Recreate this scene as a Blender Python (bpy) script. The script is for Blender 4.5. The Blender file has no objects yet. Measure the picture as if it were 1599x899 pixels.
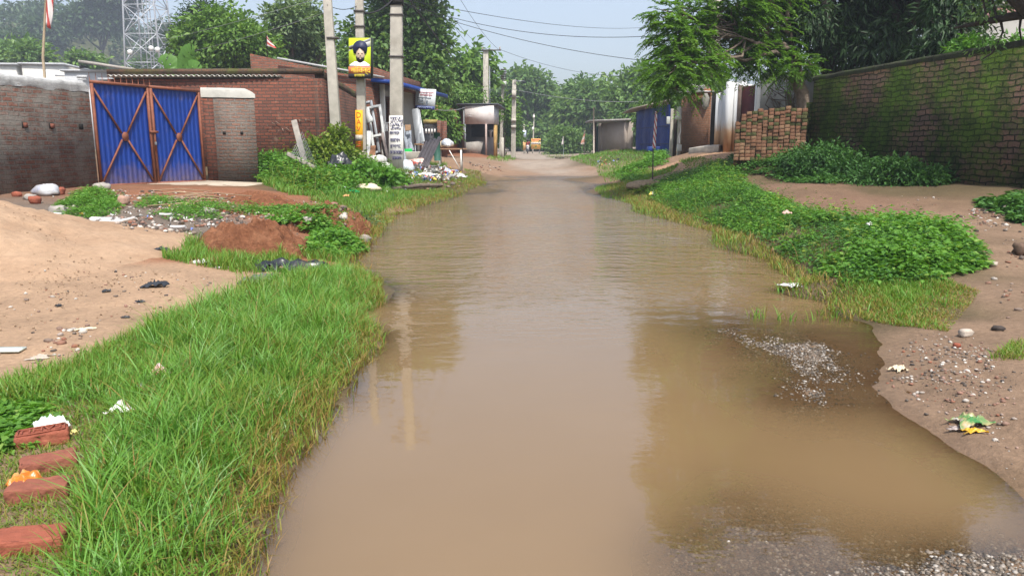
import bpy, math
import numpy as np
from mathutils import Vector, Matrix
from mathutils.geometry import tessellate_polygon
rng = np.random.default_rng(11)
S = bpy.context.scene
C = S.collection
# ------------------------------------------------------------------ camera model
F, CX, CY, HC, HY = 1180.0, 799.5, 449.5, 1.35, 225.0
PIT = math.atan((CY - HY) / F)
cp, sp = math.cos(PIT), math.sin(PIT)
def ray(px, py):
    u, v = (px - CX) / F, (CY - py) / F
    return np.array([u, cp + v * sp, -sp + v * cp])
def at(px, py, D):                 # point seen at a pixel of the photo, D metres down the road
    r = ray(px, py); t = D / r[1]
    return np.array([r[0] * t, D, HC + r[2] * t])
def gz(px, py, z=0.0):             # same, on the level z
    r = ray(px, py); t = (z - HC) / r[2]
    return np.array([r[0] * t, r[1] * t, z])
cam_d = bpy.data.cameras.new('camera'); cam = bpy.data.objects.new('camera', cam_d); C.objects.link(cam)
cam.location = (0, 0, HC); cam.rotation_euler = (math.pi / 2 - PIT, 0, 0)
cam_d.sensor_width = 36; cam_d.lens = 36 * F / 1599; cam_d.clip_end = 4000; cam_d.clip_start = 0.05
S.camera = cam
# ------------------------------------------------------------------ noise
def _h(i, j, s):
    n = (i * 374761393 + j * 668265263 + s * 974634777) & 0xffffffff
    n = ((n ^ (n >> 13)) * 1274126177) & 0xffffffff
    return ((n ^ (n >> 16)) & 0xffff) / 65535.0
def vn(x, y, s=0):
    x = np.asarray(x, float); y = np.asarray(y, float)
    i = np.floor(x).astype(np.int64); j = np.floor(y).astype(np.int64)
    fx, fy = x - i, y - j
    fx = fx * fx * (3 - 2 * fx); fy = fy * fy * (3 - 2 * fy)
    a, b, c, d = _h(i, j, s), _h(i + 1, j, s), _h(i, j + 1, s), _h(i + 1, j + 1, s)
    return (a * (1 - fx) + b * fx) * (1 - fy) + (c * (1 - fx) + d * fx) * fy
def fbm(x, y, s=0, o=4):
    r, a, t = 0, 1.0, 0
    for k in range(o):
        r = r + a * vn(np.asarray(x) * 2 ** k + 17.3 * k, np.asarray(y) * 2 ** k - 9.1 * k, s + k); t += a; a *= .5
    return r / t
# ------------------------------------------------------------------ node materials
class NT:
    def __init__(s, name):
        s.m = bpy.data.materials.new(name); s.m.use_nodes = True
        s.t = s.m.node_tree; s.t.nodes.clear()
        s.out = s.t.nodes.new('ShaderNodeOutputMaterial')
    def n(s, typ, **kw):
        nd = s.t.nodes.new('ShaderNode' + typ)
        for k, v in kw.items():
            if k[0] == '_': setattr(nd, k[1:], v)
            else:
                key = k.replace('_', ' ')
                if key not in nd.inputs: key = int(k[1:])
                if hasattr(v, 'is_output') or isinstance(v, bpy.types.NodeSocket): s.t.links.new(v, nd.inputs[key])
                else:
                    if isinstance(v, (tuple, list)) and len(v) == 3 and nd.inputs[key].type == 'RGBA': v = (*v, 1)
                    nd.inputs[key].default_value = v
        return nd
    def l(s, a, b): s.t.links.new(a, b)
    def noise(s, vec, scale, detail=5, rough=.55):
        nd = s.n('TexNoise', Scale=scale, Detail=detail, Roughness=rough)
        if vec is not None: s.l(vec, nd.inputs['Vector'])
        return nd.outputs['Fac']
    def ramp(s, fac, stops, interp='LINEAR'):
        nd = s.n('ValToRGB'); s.l(fac, nd.inputs[0]); r = nd.color_ramp; r.interpolation = interp
        while len(r.elements) < len(stops): r.elements.new(.5)
        for e, (p, c) in zip(r.elements, stops):
            e.position = p
            if not hasattr(c, '__len__'): c = (c, c, c)
            e.color = (*c, 1)
        return nd.outputs[0]
    def mix(s, f, a, b, mode='MIX'):
        nd = s.t.nodes.new('ShaderNodeMix'); nd.data_type = 'RGBA'; nd.blend_type = mode
        for sock, v in ((nd.inputs[0], f), (nd.inputs[6], a), (nd.inputs[7], b)):
            if isinstance(v, bpy.types.NodeSocket): s.l(v, sock)
            elif hasattr(v, '__len__'): sock.default_value = (*v, 1)
            else: sock.default_value = v
        return nd.outputs[2]
    def math(s, op, a, b=0.0, clamp=False):
        nd = s.t.nodes.new('ShaderNodeMath'); nd.operation = op; nd.use_clamp = clamp
        for sock, v in ((nd.inputs[0], a), (nd.inputs[1], b)):
            if isinstance(v, bpy.types.NodeSocket): s.l(v, sock)
            else: sock.default_value = v
        return nd.outputs[0]
    def bump(s, h, strength, dist, normal=None):
        nd = s.n('Bump', Strength=strength, Distance=dist); s.l(h, nd.inputs['Height'])
        if normal is not None: s.l(normal, nd.inputs['Normal'])
        return nd.outputs['Normal']
    def done(s, col, rough=.8, normal=None, metallic=0.0, spec=.3):
        p = s.n('BsdfPrincipled', Roughness=rough, Metallic=metallic)
        p.inputs['Specular IOR Level'].default_value = spec
        if isinstance(col, bpy.types.NodeSocket): s.l(col, p.inputs['Base Color'])
        else: p.inputs['Base Color'].default_value = (*col, 1)
        if normal is not None: s.l(normal, p.inputs['Normal'])
        s.l(p.outputs[0], s.out.inputs[0]); return s.m
def mul(c, k): return tuple(min(1, x * k) for x in c)
def M(name, col, rough=.75, var=.25, vs=5, col2=None, bump=.3, bs=45, bd=.01, spec=.25, metallic=0, spots=None, stain=None):
    t = NT(name); g = t.n('TexCoord').outputs['Object']
    c = t.ramp(t.noise(g, vs, 7, .62), [(.28, mul(col, 1 - var)), (.5, col), (.72, col2 or mul(col, 1 + var))])
    if spots:                                      # (colour, scale, threshold)
        c = t.mix(t.ramp(t.noise(g, spots[1], 3), [(spots[2], 0.), (spots[2] + .06, 1.)]), c, spots[0])
    if stain:
        c = t.mix(t.ramp(t.noise(g, stain[1], 6, .7), [(stain[2], 0.), (stain[2] + .2, .85)]), c, stain[0])
    nr = t.bump(t.noise(g, bs, 5), bump, bd) if bump else None
    return t.done(c, rough, nr, metallic, spec)
def leafM(name, stops, transl=.35, rough=.5, spec=.35):
    t = NT(name); a = t.n('Attribute', _attribute_name='rnd').outputs['Fac']
    c = t.ramp(a, stops)
    p = t.n('BsdfPrincipled', Roughness=rough); p.inputs['Specular IOR Level'].default_value = spec
    t.l(c, p.inputs['Base Color'])
    tr = t.n('BsdfTranslucent'); t.l(t.mix(1.0, c, (1.0, 1.0, .45), 'MULTIPLY'), tr.inputs['Color'])
    mx = t.n('MixShader', F0=transl) if False else t.n('MixShader')
    mx.inputs[0].default_value = transl; t.l(p.outputs[0], mx.inputs[1]); t.l(tr.outputs[0], mx.inputs[2])
    t.l(mx.outputs[0], t.out.inputs[0]); return t.m
def brickM(name, c1, c2, mortar, bw=.235, bh=.085, ms=.011, smear=None, moss=None, dark=None, wob=.012, bstr=.8, soot=None):
    t = NT(name); uv = t.n('UVMap').outputs[0]
    nz = t.n('TexNoise', Scale=3.5, Detail=3); t.l(uv, nz.inputs['Vector'])
    off = t.n('VectorMath', _operation='SUBTRACT'); t.l(nz.outputs['Color'], off.inputs[0]); off.inputs[1].default_value = (.5, .5, .5)
    sc = t.n('VectorMath', _operation='SCALE'); t.l(off.outputs[0], sc.inputs[0]); sc.inputs['Scale'].default_value = wob * 3
    ad = t.n('VectorMath', _operation='ADD'); t.l(uv, ad.inputs[0]); t.l(sc.outputs[0], ad.inputs[1])
    b = t.n('TexBrick', Scale=1.0, Mortar_Size=ms, Mortar_Smooth=.35, Bias=0.0, Brick_Width=bw, Row_Height=bh)
    b.inputs['Color1'].default_value = (*c1, 1); b.inputs['Color2'].default_value = (*c2, 1); b.inputs['Mortar'].default_value = (*mortar, 1)
    t.l(ad.outputs[0], b.inputs['Vector'])
    fine = t.noise(uv, 28, 6, .7)
    col = t.mix(.85, b.outputs['Color'], t.ramp(fine, [(.3, .55), (.7, 1.25)]), 'MULTIPLY')
    if smear: col = t.mix(t.ramp(t.noise(uv, smear[1], 8, .72), [(smear[2], 0.), (smear[2] + .16, .9)]), col, t.mix(fine, mul(smear[0], .75), mul(smear[0], 1.2)))
    if soot: col = t.mix(t.ramp(t.noise(uv, soot[1], 7, .65), [(soot[2], 0.), (soot[2] + .2, .85)]), col, soot[0])
    if moss:
        st = t.n('Mapping'); t.l(uv, st.inputs['Vector']); st.inputs['Scale'].default_value = (1, .45, 1)
        m1 = t.ramp(t.noise(st.outputs[0], moss[1], 8, .68), [(moss[2], 0.), (moss[2] + .13, 1.)])
        mc = t.mix(t.noise(uv, 14, 6, .7), mul(moss[0], .35), mul(moss[0], 1.5))
        col = t.mix(m1, col, mc)
    h = t.math('ADD', t.math('MULTIPLY', b.outputs['Fac'], -1.0), t.math('MULTIPLY', t.noise(uv, 22, 6, .65), .9))
    return t.done(col, .9, t.bump(h, bstr, .02), 0, .15)
# ------------------------------------------------------------------ mesh helpers
def np_mesh(name, V, faces, mat=None, parent=None, rnd=None, smooth=False, uv=False, attrs=None):
    """faces: list of (M,k) int arrays"""
    V = np.asarray(V, np.float32); me = bpy.data.meshes.new(name)
    faces = [np.asarray(f, np.int32) for f in faces if len(f)]
    me.vertices.add(len(V)); me.vertices.foreach_set('co', V.ravel())
    li = np.concatenate([f.ravel() for f in faces]); me.loops.add(len(li)); me.loops.foreach_set('vertex_index', li)
    cnt = np.concatenate([np.full(len(f), f.shape[1], np.int32) for f in faces])
    st = np.concatenate([[0], np.cumsum(cnt)[:-1]]).astype(np.int32)
    me.polygons.add(len(cnt)); me.polygons.foreach_set('loop_start', st)
    if smooth: me.polygons.foreach_set('use_smooth', np.ones(len(cnt), bool))
    me.update(calc_edges=True)
    if rnd is not None:
        a = me.attributes.new('rnd', 'FLOAT', 'POINT'); a.data.foreach_set('value', np.asarray(rnd, np.float32))
    for k, v in (attrs or {}).items():
        v = np.asarray(v, np.float32)
        if v.ndim == 1: me.attributes.new(k, 'FLOAT', 'POINT').data.foreach_set('value', v)
        else: me.attributes.new(k, 'FLOAT_COLOR', 'POINT').data.foreach_set('color', np.c_[v, np.ones(len(v))].astype(np.float32).ravel())
    if uv:
        u = me.uv_layers.new(name='UVMap'); nP = len(cnt)
        nr = np.empty(nP * 3, np.float32); me.polygons.foreach_get('normal', nr); nr = np.repeat(nr.reshape(-1, 3), cnt, axis=0)
        p = V[li]; hl = np.hypot(nr[:, 0], nr[:, 1]) + 1e-9; flat = np.abs(nr[:, 2]) > .75
        tx, ty = -nr[:, 1] / hl, nr[:, 0] / hl
        U = np.where(flat, p[:, 0], p[:, 0] * tx + p[:, 1] * ty); W = np.where(flat, p[:, 1], p[:, 2])
        u.data.foreach_set('uv', np.c_[U, W].astype(np.float32).ravel())
    if mat is not None: me.materials.append(mat)
    o = bpy.data.objects.new(name, me); C.objects.link(o)
    if parent is not None:
        o.parent = parent
        o.matrix_parent_inverse = Matrix.Translation(-parent.location) if parent.get('_w') else Matrix()
    return o
def tag(o, label=None, cat=None, group=None, kind=None):
    if label: o['label'] = label
    if cat: o['category'] = cat
    if group: o['group'] = group
    if kind: o['kind'] = kind
    return o
def thing(name, label, cat, loc=(0, 0, 0), group=None, world=True):
    o = bpy.data.objects.new(name, None); C.objects.link(o); o.location = Vector([float(q) for q in loc]); o.empty_display_size = .1
    if world: o['_w'] = 1
    return tag(o, label, cat, group)
V3 = lambda p: np.array([float(p[0]), float(p[1]), float(p[2])])
class MB:
    def __init__(s): s.v = []; s.f = {3: [], 4: []}; s.k = 0; s.ng = []
    def add(s, V, faces):
        V = np.asarray(V, float).reshape(-1, 3); flip_ = False
        for f in faces:
            f = [int(i) + s.k for i in f]
            if len(f) in (3, 4): s.f[len(f)].append(f)
            else:
                for tr in tessellate_polygon([[Vector(V[i - s.k]) for i in f]]): s.f[3].append([f[tr[2]], f[tr[1]], f[tr[0]]] if flip_ else [f[i] for i in tr])
        s.v.append(V); s.k += len(V); return s
    def hexa(s, b, t):                 # 4 bottom, 4 top points, counterclockwise from above
        return s.add(np.r_[np.array(b, float), np.array(t, float)], [(3, 2, 1, 0), (4, 5, 6, 7), (0, 1, 5, 4), (1, 2, 6, 5), (2, 3, 7, 6), (3, 0, 4, 7)])
    def box(s, c, size, rz=0.0):
        c = V3(c); a, b, h = size[0] / 2, size[1] / 2, size[2] / 2; cs, sn = math.cos(rz), math.sin(rz)
        q = [(c[0] + x * cs - y * sn, c[1] + x * sn + y * cs) for x, y in ((-a, -b), (a, -b), (a, b), (-a, b))]
        return s.hexa([(x, y, c[2] - h) for x, y in q], [(x, y, c[2] + h) for x, y in q])
    def wall(s, A, B, t, a0, a1, b0=None, b1=None):   # visible face on the right-hand side of A->B
        b0 = a0 if b0 is None else b0; b1 = a1 if b1 is None else b1
        A = np.array(A[:2], float); B = np.array(B[:2], float); e = (B - A) / np.linalg.norm(B - A); n = np.array([e[1], -e[0]])
        A2, B2 = A - n * t, B - n * t
        return s.hexa([(*A, a0), (*B, b0), (*B2, b0), (*A2, a0)], [(*A, a1), (*B, b1), (*B2, b1), (*A2, a1)])
    def bar(s, p, q, w, h=None, up=(0, 0, 1), w2=None):
        p, q = V3(p), V3(q); h = h or w; d = (q - p) / (np.linalg.norm(q - p) + 1e-9); up = np.array(up, float)
        if abs(d @ up) > .98: up = np.array([0, 1., 0])
        x = np.cross(d, up); x /= np.linalg.norm(x); y = np.cross(x, d); k = (w2 or w) / w
        b = [p + x * sx * w / 2 + y * sy * h / 2 for sx, sy in ((-1, -1), (1, -1), (1, 1), (-1, 1))]
        t = [q + (x * sx * w / 2 + y * sy * h / 2) * k for sx, sy in ((-1, -1), (1, -1), (1, 1), (-1, 1))]
        return s.hexa(b, t)
    def tube(s, pts, r, n=8, cap=True):
        pts = np.array(pts, float); m = len(pts); r = np.broadcast_to(r, (m,)); T = np.gradient(pts, axis=0)
        T /= np.linalg.norm(T, axis=1)[:, None] + 1e-12; ref = np.array([.13, .27, .95]) if abs(T[0][2]) < .9 else np.array([1., .1, 0])
        X = np.cross(T, ref); X /= np.linalg.norm(X, axis=1)[:, None] + 1e-12; Y = np.cross(T, X)
        a = np.linspace(0, 2 * math.pi, n, endpoint=False)
        V = (pts[:, None] + r[:, None, None] * (X[:, None] * np.cos(a)[None, :, None] + Y[:, None] * np.sin(a)[None, :, None])).reshape(-1, 3)
        fs = [(i * n + j, i * n + (j + 1) % n, (i + 1) * n + (j + 1) % n, (i + 1) * n + j) for i in range(m - 1) for j in range(n)]
        if cap: fs += [tuple(range(n)), tuple((m - 1) * n + j for j in range(n))[::-1]]
        return s.add(V, fs)
    def prism(s, poly, d):
        P = np.array(poly, float); n = len(P); d = np.array(d, float)
        return s.add(np.r_[P, P + d], [tuple(range(n))[::-1], tuple(range(n, 2 * n))] + [(i, (i + 1) % n, n + (i + 1) % n, n + i) for i in range(n)])
    def grid(s, fn, nu, nv):           # fn(u,v)->point arrays
        u, v = np.meshgrid(np.linspace(0, 1, nu), np.linspace(0, 1, nv)); Pp = fn(u.ravel(), v.ravel())
        return s.add(Pp, [(j * nu + i, j * nu + i + 1, (j + 1) * nu + i + 1, (j + 1) * nu + i) for j in range(nv - 1) for i in range(nu - 1)])
    def lathe(s, c, prof, n=16):
        c = V3(c); m = len(prof); a = np.linspace(0, 2 * math.pi, n, endpoint=False)
        V = [(c[0] + r * math.cos(t), c[1] + r * math.sin(t), c[2] + z) for r, z in prof for t in a]
        return s.add(V, [(i * n + j, i * n + (j + 1) % n, (i + 1) * n + (j + 1) % n, (i + 1) * n + j) for i in range(m - 1) for j in range(n)] + [tuple(range(n))[::-1], tuple((m - 1) * n + j for j in range(n))])
    def build(s, name, mat, parent=None, smooth=False, uv=True, bevel=0):
        o = np_mesh(name, np.concatenate(s.v), [np.array(s.f[3], np.int32).reshape(-1, 3), np.array(s.f[4], np.int32).reshape(-1, 4)], mat, parent, smooth=smooth, uv=uv)
        if bevel:
            b = o.modifiers.new('bevel', 'BEVEL'); b.width = bevel; b.segments = 2; b.limit_method = 'ANGLE'
        return o
def copy_tree(o, parent=None):
    c = o.copy(); C.objects.link(c)
    if parent is not None: c.parent = parent
    for ch in list(o.children): copy_tree(ch, c)
    return c
def text_mesh(txt, size=1.0, space=1.0, offset=0.0):
    cu = bpy.data.curves.new('lettering', 'FONT'); cu.body = txt; cu.size = size; cu.align_x = 'CENTER'; cu.align_y = 'CENTER'; cu.space_character = space; cu.offset = offset; cu.resolution_u = 3
    o = bpy.data.objects.new('lettering', cu); C.objects.link(o); dg = bpy.context.evaluated_depsgraph_get()
    me = bpy.data.meshes.new_from_object(o.evaluated_get(dg)); bpy.data.objects.remove(o)
    n = len(me.vertices); co = np.empty(n * 3, np.float32); me.vertices.foreach_get('co', co)
    fs = [tuple(p.vertices) for p in me.polygons]; bpy.data.meshes.remove(me)
    return co.reshape(-1, 3).astype(float), fs
def put_text(mb, txt, origin, ex, ey, w=None, h=None, lift=0.0):
    """lay lettering on a plane: centred at origin, fitted to w x h along ex, ey"""
    co, fs = text_mesh(txt)
    if not len(co): return mb
    lo, hi = co.min(0), co.max(0); c = (lo + hi) / 2; sc = hi - lo
    kx = w / sc[0] if w else h / sc[1]; ky = h / sc[1] if h else kx
    ex, ey = V3(ex), V3(ey); nrm = np.cross(ex, ey); nrm /= np.linalg.norm(nrm)
    V = V3(origin) + np.outer((co[:, 0] - c[0]) * kx, ex) + np.outer((co[:, 1] - c[1]) * ky, ey) + nrm * lift
    return mb.add(V, fs)
# ------------------------------------------------------------------ terrain
ctl = []
def cA(*L): ctl.extend([at(*p) for p in L])
def cG(*L): ctl.extend([gz(*p) for p in L])
def cW(*L): ctl.extend([np.array(p, float) for p in L])
SHL = [(370,960),(388,899),(416,800),(449,740),(482,690),(519,640),(546,600),(574,555),(592,520),(602,470),(592,438),(553,422),(548,405),(572,378),(592,352),(600,337),(650,322),(705,308),(748,294),(752,284),(740,277)]
SHF = [(785,275),(830,275),(870,277),(900,275),(930,277)]
SHR = [(960,290),(1000,320),(1060,345),(1130,368),(1200,404),(1255,445),(1300,480),(1345,502)]
SHN = [(1345,502),(1374,530),(1388,570),(1394,610),(1414,645),(1455,678),(1540,727),(1599,780),(1650,850)]
for L in (SHL, SHF, SHR, SHN[1:]): cG(*[(x, y, 0.) for x, y in L])
# left foreground, sand, rubble
cG((60,850,.11),(60,690,.13),(200,600,.12),(350,520,.11),(330,700,.09),(480,510,.09),(250,850,.09),(430,600,.06),(-300,700,.15),(-300,950,.15),(0,960,.12),(340,960,.05),
   (150,520,.14),(300,470,.14),(10,560,.15),(390,430,.12),(500,450,.08),(190,350,.25),(260,370,.22),(110,335,.3),(330,322,.3),(400,400,.14),(520,380,.08),(330,390,.17),(480,330,.26),(400,300,.38),(560,318,.1),(610,325,.05),(690,300,.06))
cA((160,291,16.2),(330,283,18.95),(10,304,13.9),(395,283,19.5),(290,290,17),(430,282,19.5),(470,277,20),(565,262,23),(619,266,24),(660,262,26),(520,255,22),(600,285,20),(690,267,27),(725,283,23),
   (610,249,28),(680,244,33),(555,252,25),(705,247,37),(730,255,33),(748,240,48),(790,249,47),(770,262,36),(745,268,30),(760,240,60))
cW((-20,30,.7),(-40,60,1.0),(-13,40,.9),(-14,17,.45),(-14,8,.2),(-10,3,.15),(-10,-3,.15),(-12,90,.8),(-60,150,1.),(-60,20,.6))
# the road beyond the water
cA((830,264,38),(840,252,60),(835,246,75),(826,240,95),(822,237,115),(775,257,50),(800,241,92),(930,258,48),(903,247,68))
cW((1,170,.35),(4,260,.6),(-12,150,.6),(16,150,.9))
# right bank
cA((912,244,55),(935,241,58),(960,233,55),(985,234,45),(1020,235,40),(1000,257,33),(960,270,30.5),(1020,281,22),(1050,263,26),(1060,242,30),(1110,230,28),(1140,237,26),(1100,252,24),(1050,292,19),(1150,262,19.5),
   (1200,250,19),(1260,264,18),(1300,278,16.5),(1450,288,14),(1599,294,12.6),(1200,292,15),(1300,318,12.5),(1400,342,10.8),(1500,347,10.2),(1590,352,10))
cG((1530,430,.16),(1599,450,.2),(1330,400,.22),(1250,360,.25),(1150,325,.24),(1400,430,.18),(1450,465,.1),(1080,305,.22),(1500,540,.07),(1599,610,.1),(1500,640,.05),(1599,690,.06),(1460,610,.045),
   (1850,700,.14),(1850,520,.2),(1430,515,.05),(1410,556,.02),(1425,590,.025),(1440,560,.04),(1280,440,.12),(1480,500,.09))
cW((12,16,.9),(12,26,1.25),(20,40,1.3),(40,80,1.3),(9,7,.35),(9,2,.2),(8,-3,.1),(60,20,1.2),(60,150,1.2),(14,90,1.))
# submerged bed
cG((700,600,-.13),(750,800,-.14),(850,450,-.2),(780,350,-.2),(900,320,-.15),(600,720,-.12),(800,300,-.12),(950,400,-.2),(1060,420,-.17),(1080,375,-.1),(560,800,-.1),(500,920,-.07),(650,420,-.14),(700,350,-.13),(640,520,-.12),
   (1100,520,-.012),(1180,525,-.004),(1140,538,-.008),(1260,540,-.003),(1310,560,-.003),(1350,585,-.002),(1330,620,-.005),(1290,595,-.003),(1220,560,-.005),(1240,515,-.012),(1310,525,-.012),(1350,545,-.007),(1140,485,-.05),(1200,445,-.09),(1285,485,-.05),(1050,508,-.03),(1040,560,-.06),(1190,590,-.009),(1190,625,-.014),(1260,640,-.009),(1370,660,-.018),(1130,590,-.03),(1130,650,-.05),(1300,690,-.045),(1250,700,-.05),(1400,750,-.06),(1500,810,-.045),(1300,780,-.05),
   (1200,815,-.013),(1300,870,-.010),(1500,868,-.006),(1100,865,-.011),(1060,800,-.028),(1000,870,-.032),(950,700,-.14),(900,860,-.11),(850,1000,-.1),(1200,960,-.002),(1500,960,.008))
cW((.5,-3,-.08))
ctl = np.array(ctl)
_c2 = .15
def _phi(d2): return np.sqrt(d2 + _c2)
def _w(p):                          # compress far distances so that all scales count alike
    p = np.asarray(p, float); return np.c_[p[:, 0], p[:, 1]]
_A = _phi(((ctl[:, None, :2] - ctl[None, :, :2]) ** 2).sum(-1)); N_ = len(ctl)
_P = np.c_[np.ones(N_), ctl[:, :2] * .01]
_K = np.block([[_A - np.eye(N_) * 2e-3, _P], [_P.T, np.zeros((3, 3))]])
_cf = np.linalg.solve(_K, np.r_[ctl[:, 2], 0, 0, 0])
def ground_fn(x, y):
    x = np.asarray(x, float).ravel(); y = np.asarray(y, float).ravel(); out = np.empty(len(x))
    for i in range(0, len(x), 20000):
        a, b = x[i:i+20000], y[i:i+20000]
        out[i:i+20000] = _phi((a[:, None] - ctl[:, 0]) ** 2 + (b[:, None] - ctl[:, 1]) ** 2) @ _cf[:N_] + _cf[N_] + .01 * (a * _cf[N_+1] + b * _cf[N_+2])
    return np.clip(out, -.35, 1.5)
def axis(a, lo, hi, d0, dmax, k):
    r = [a]; d = d0
    while r[-1] < hi: r.append(r[-1] + d); d = min(dmax, d0 + k * max(0, abs(r[-1]) - 4))
    l = [a]; d = d0
    while l[-1] > lo: l.append(l[-1] - d); d = min(dmax, d0 + k * max(0, abs(l[-1]) - 4))
    return np.array(sorted(set(l + r)))
gx = axis(0., -900, 900, .05, 60, .026); gy = axis(3., -8, 2200, .05, 90, .018)
GX, GY = np.meshgrid(gx, gy)
GZ = ground_fn(GX, GY).reshape(GX.shape)
far = np.clip((np.hypot(GX, GY - 20) - 120) / 150, 0, 1); GZ = GZ * (1 - far) + 1.0 * far
land = np.clip((GZ + .01) / .06, 0, 1)
near_k = np.clip(1.3 - np.hypot(GX, GY) / 40, 0.15, 1)
GZ = GZ + (land * (.085 * (fbm(GX * .9, GY * .9, 3) - .5) + .03 * (fbm(GX * 4, GY * 4, 5) - .5)) + .012 * (fbm(GX * 7, GY * 7, 9, 3) - .5)) * near_k * np.where(GZ > .12, 1, .35) + (np.abs(GZ) < .06) * (.010 * (fbm(GX * 3.3, GY * 3.3, 33, 3) - .5) + .010 * (fbm(GX * 9, GY * 9, 34, 2) - .5)) * (GY < 30)
rut = np.array([gz(*p)[:2] for p in ((1425,612),(1500,655),(1560,690),(1640,735),(1760,800))]); rut2 = rut + [.42, .18]
for L_, a_ in ((rut, .022), (rut2, .018)):
    sel = (np.abs(GX) < 8) & (GY < 9) & (GY > 1.5); d_ = np.full(GX.shape, 9.); dm = np.full(sel.sum(), 9.)
    for a0, b0 in zip(L_[:-1], L_[1:]):
        e0 = b0 - a0; t0 = np.clip(((GX[sel] - a0[0]) * e0[0] + (GY[sel] - a0[1]) * e0[1]) / (e0 @ e0), 0, 1); dm = np.minimum(dm, np.hypot(GX[sel] - a0[0] - t0 * e0[0], GY[sel] - a0[1] - t0 * e0[1]))
    d_[sel] = dm; GZ = GZ + a_ * (.55 * np.exp(-((d_ - .13) / .06) ** 2) - np.exp(-(d_ / .07) ** 2)) * (.5 + fbm(GX * 3, GY * 3, 55, 3))
def gh(x, y):
    x = np.asarray(x, float); y = np.asarray(y, float)
    i = np.clip(np.searchsorted(gx, x) - 1, 0, len(gx) - 2); j = np.clip(np.searchsorted(gy, y) - 1, 0, len(gy) - 2)
    u = np.clip((x - gx[i]) / (gx[i+1] - gx[i]), 0, 1); v = np.clip((y - gy[j]) / (gy[j+1] - gy[j]), 0, 1)
    return (GZ[j, i] * (1-u) + GZ[j, i+1] * u) * (1-v) + (GZ[j+1, i] * (1-u) + GZ[j+1, i+1] * u) * v
_T = np.concatenate([np.linspace(1.5, 30, 1200), np.linspace(30.05, 140, 900)])
def P(px, py, up=0.0):               # where the ground is seen at a pixel
    r = ray(px, py); X, Y, Z = r[0] * _T, r[1] * _T, HC + r[2] * _T
    hit = np.nonzero((Z < gh(X, Y) + up) & (Y > (10.0 if px < 340 and py < 372 else 1.0)))[0]; k = hit[0] if len(hit) else len(_T) - 1
    return np.array([X[k], Y[k], float(gh(X[k], Y[k]))])
def on(x, y, dz=0.0): return np.array([x, y, float(gh(x, y)) + dz])
def poly(*px): return np.array([P(a, b)[:2] for a, b in px])
def inside(x, y, pl):
    r = np.zeros(len(x), bool); n = len(pl)
    for i in range(n):
        x1, y1 = pl[i]; x2, y2 = pl[(i + 1) % n]
        c = ((y1 > y) != (y2 > y)) & (x < (x2 - x1) * (y - y1) / (y2 - y1 + 1e-12) + x1); r ^= c
    return r
def scatter(pl, n, maxtry=40):
    lo, hi = pl.min(0), pl.max(0); X = []; Y = []; c = 0
    for _ in range(maxtry):
        x = rng.uniform(lo[0], hi[0], n); y = rng.uniform(lo[1], hi[1], n); k = inside(x, y, pl); X.append(x[k]); Y.append(y[k]); c += k.sum()
        if c >= n: break
    return np.concatenate(X)[:n], np.concatenate(Y)[:n]
def pdist(x, y, line):               # distance to a polyline
    d = np.full(len(x), 1e9)
    for a, b in zip(line[:-1], line[1:]):
        e = b - a; t = np.clip(((x - a[0]) * e[0] + (y - a[1]) * e[1]) / (e @ e + 1e-12), 0, 1)
        d = np.minimum(d, np.hypot(x - a[0] - t * e[0], y - a[1] - t * e[1]))
    return d
shoreL = np.array([gz(x, y)[:2] for x, y in SHL]); shoreR = np.array([gz(x, y)[:2] for x, y in SHR]); shoreN = np.array([gz(x, y)[:2] for x, y in SHN])
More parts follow.
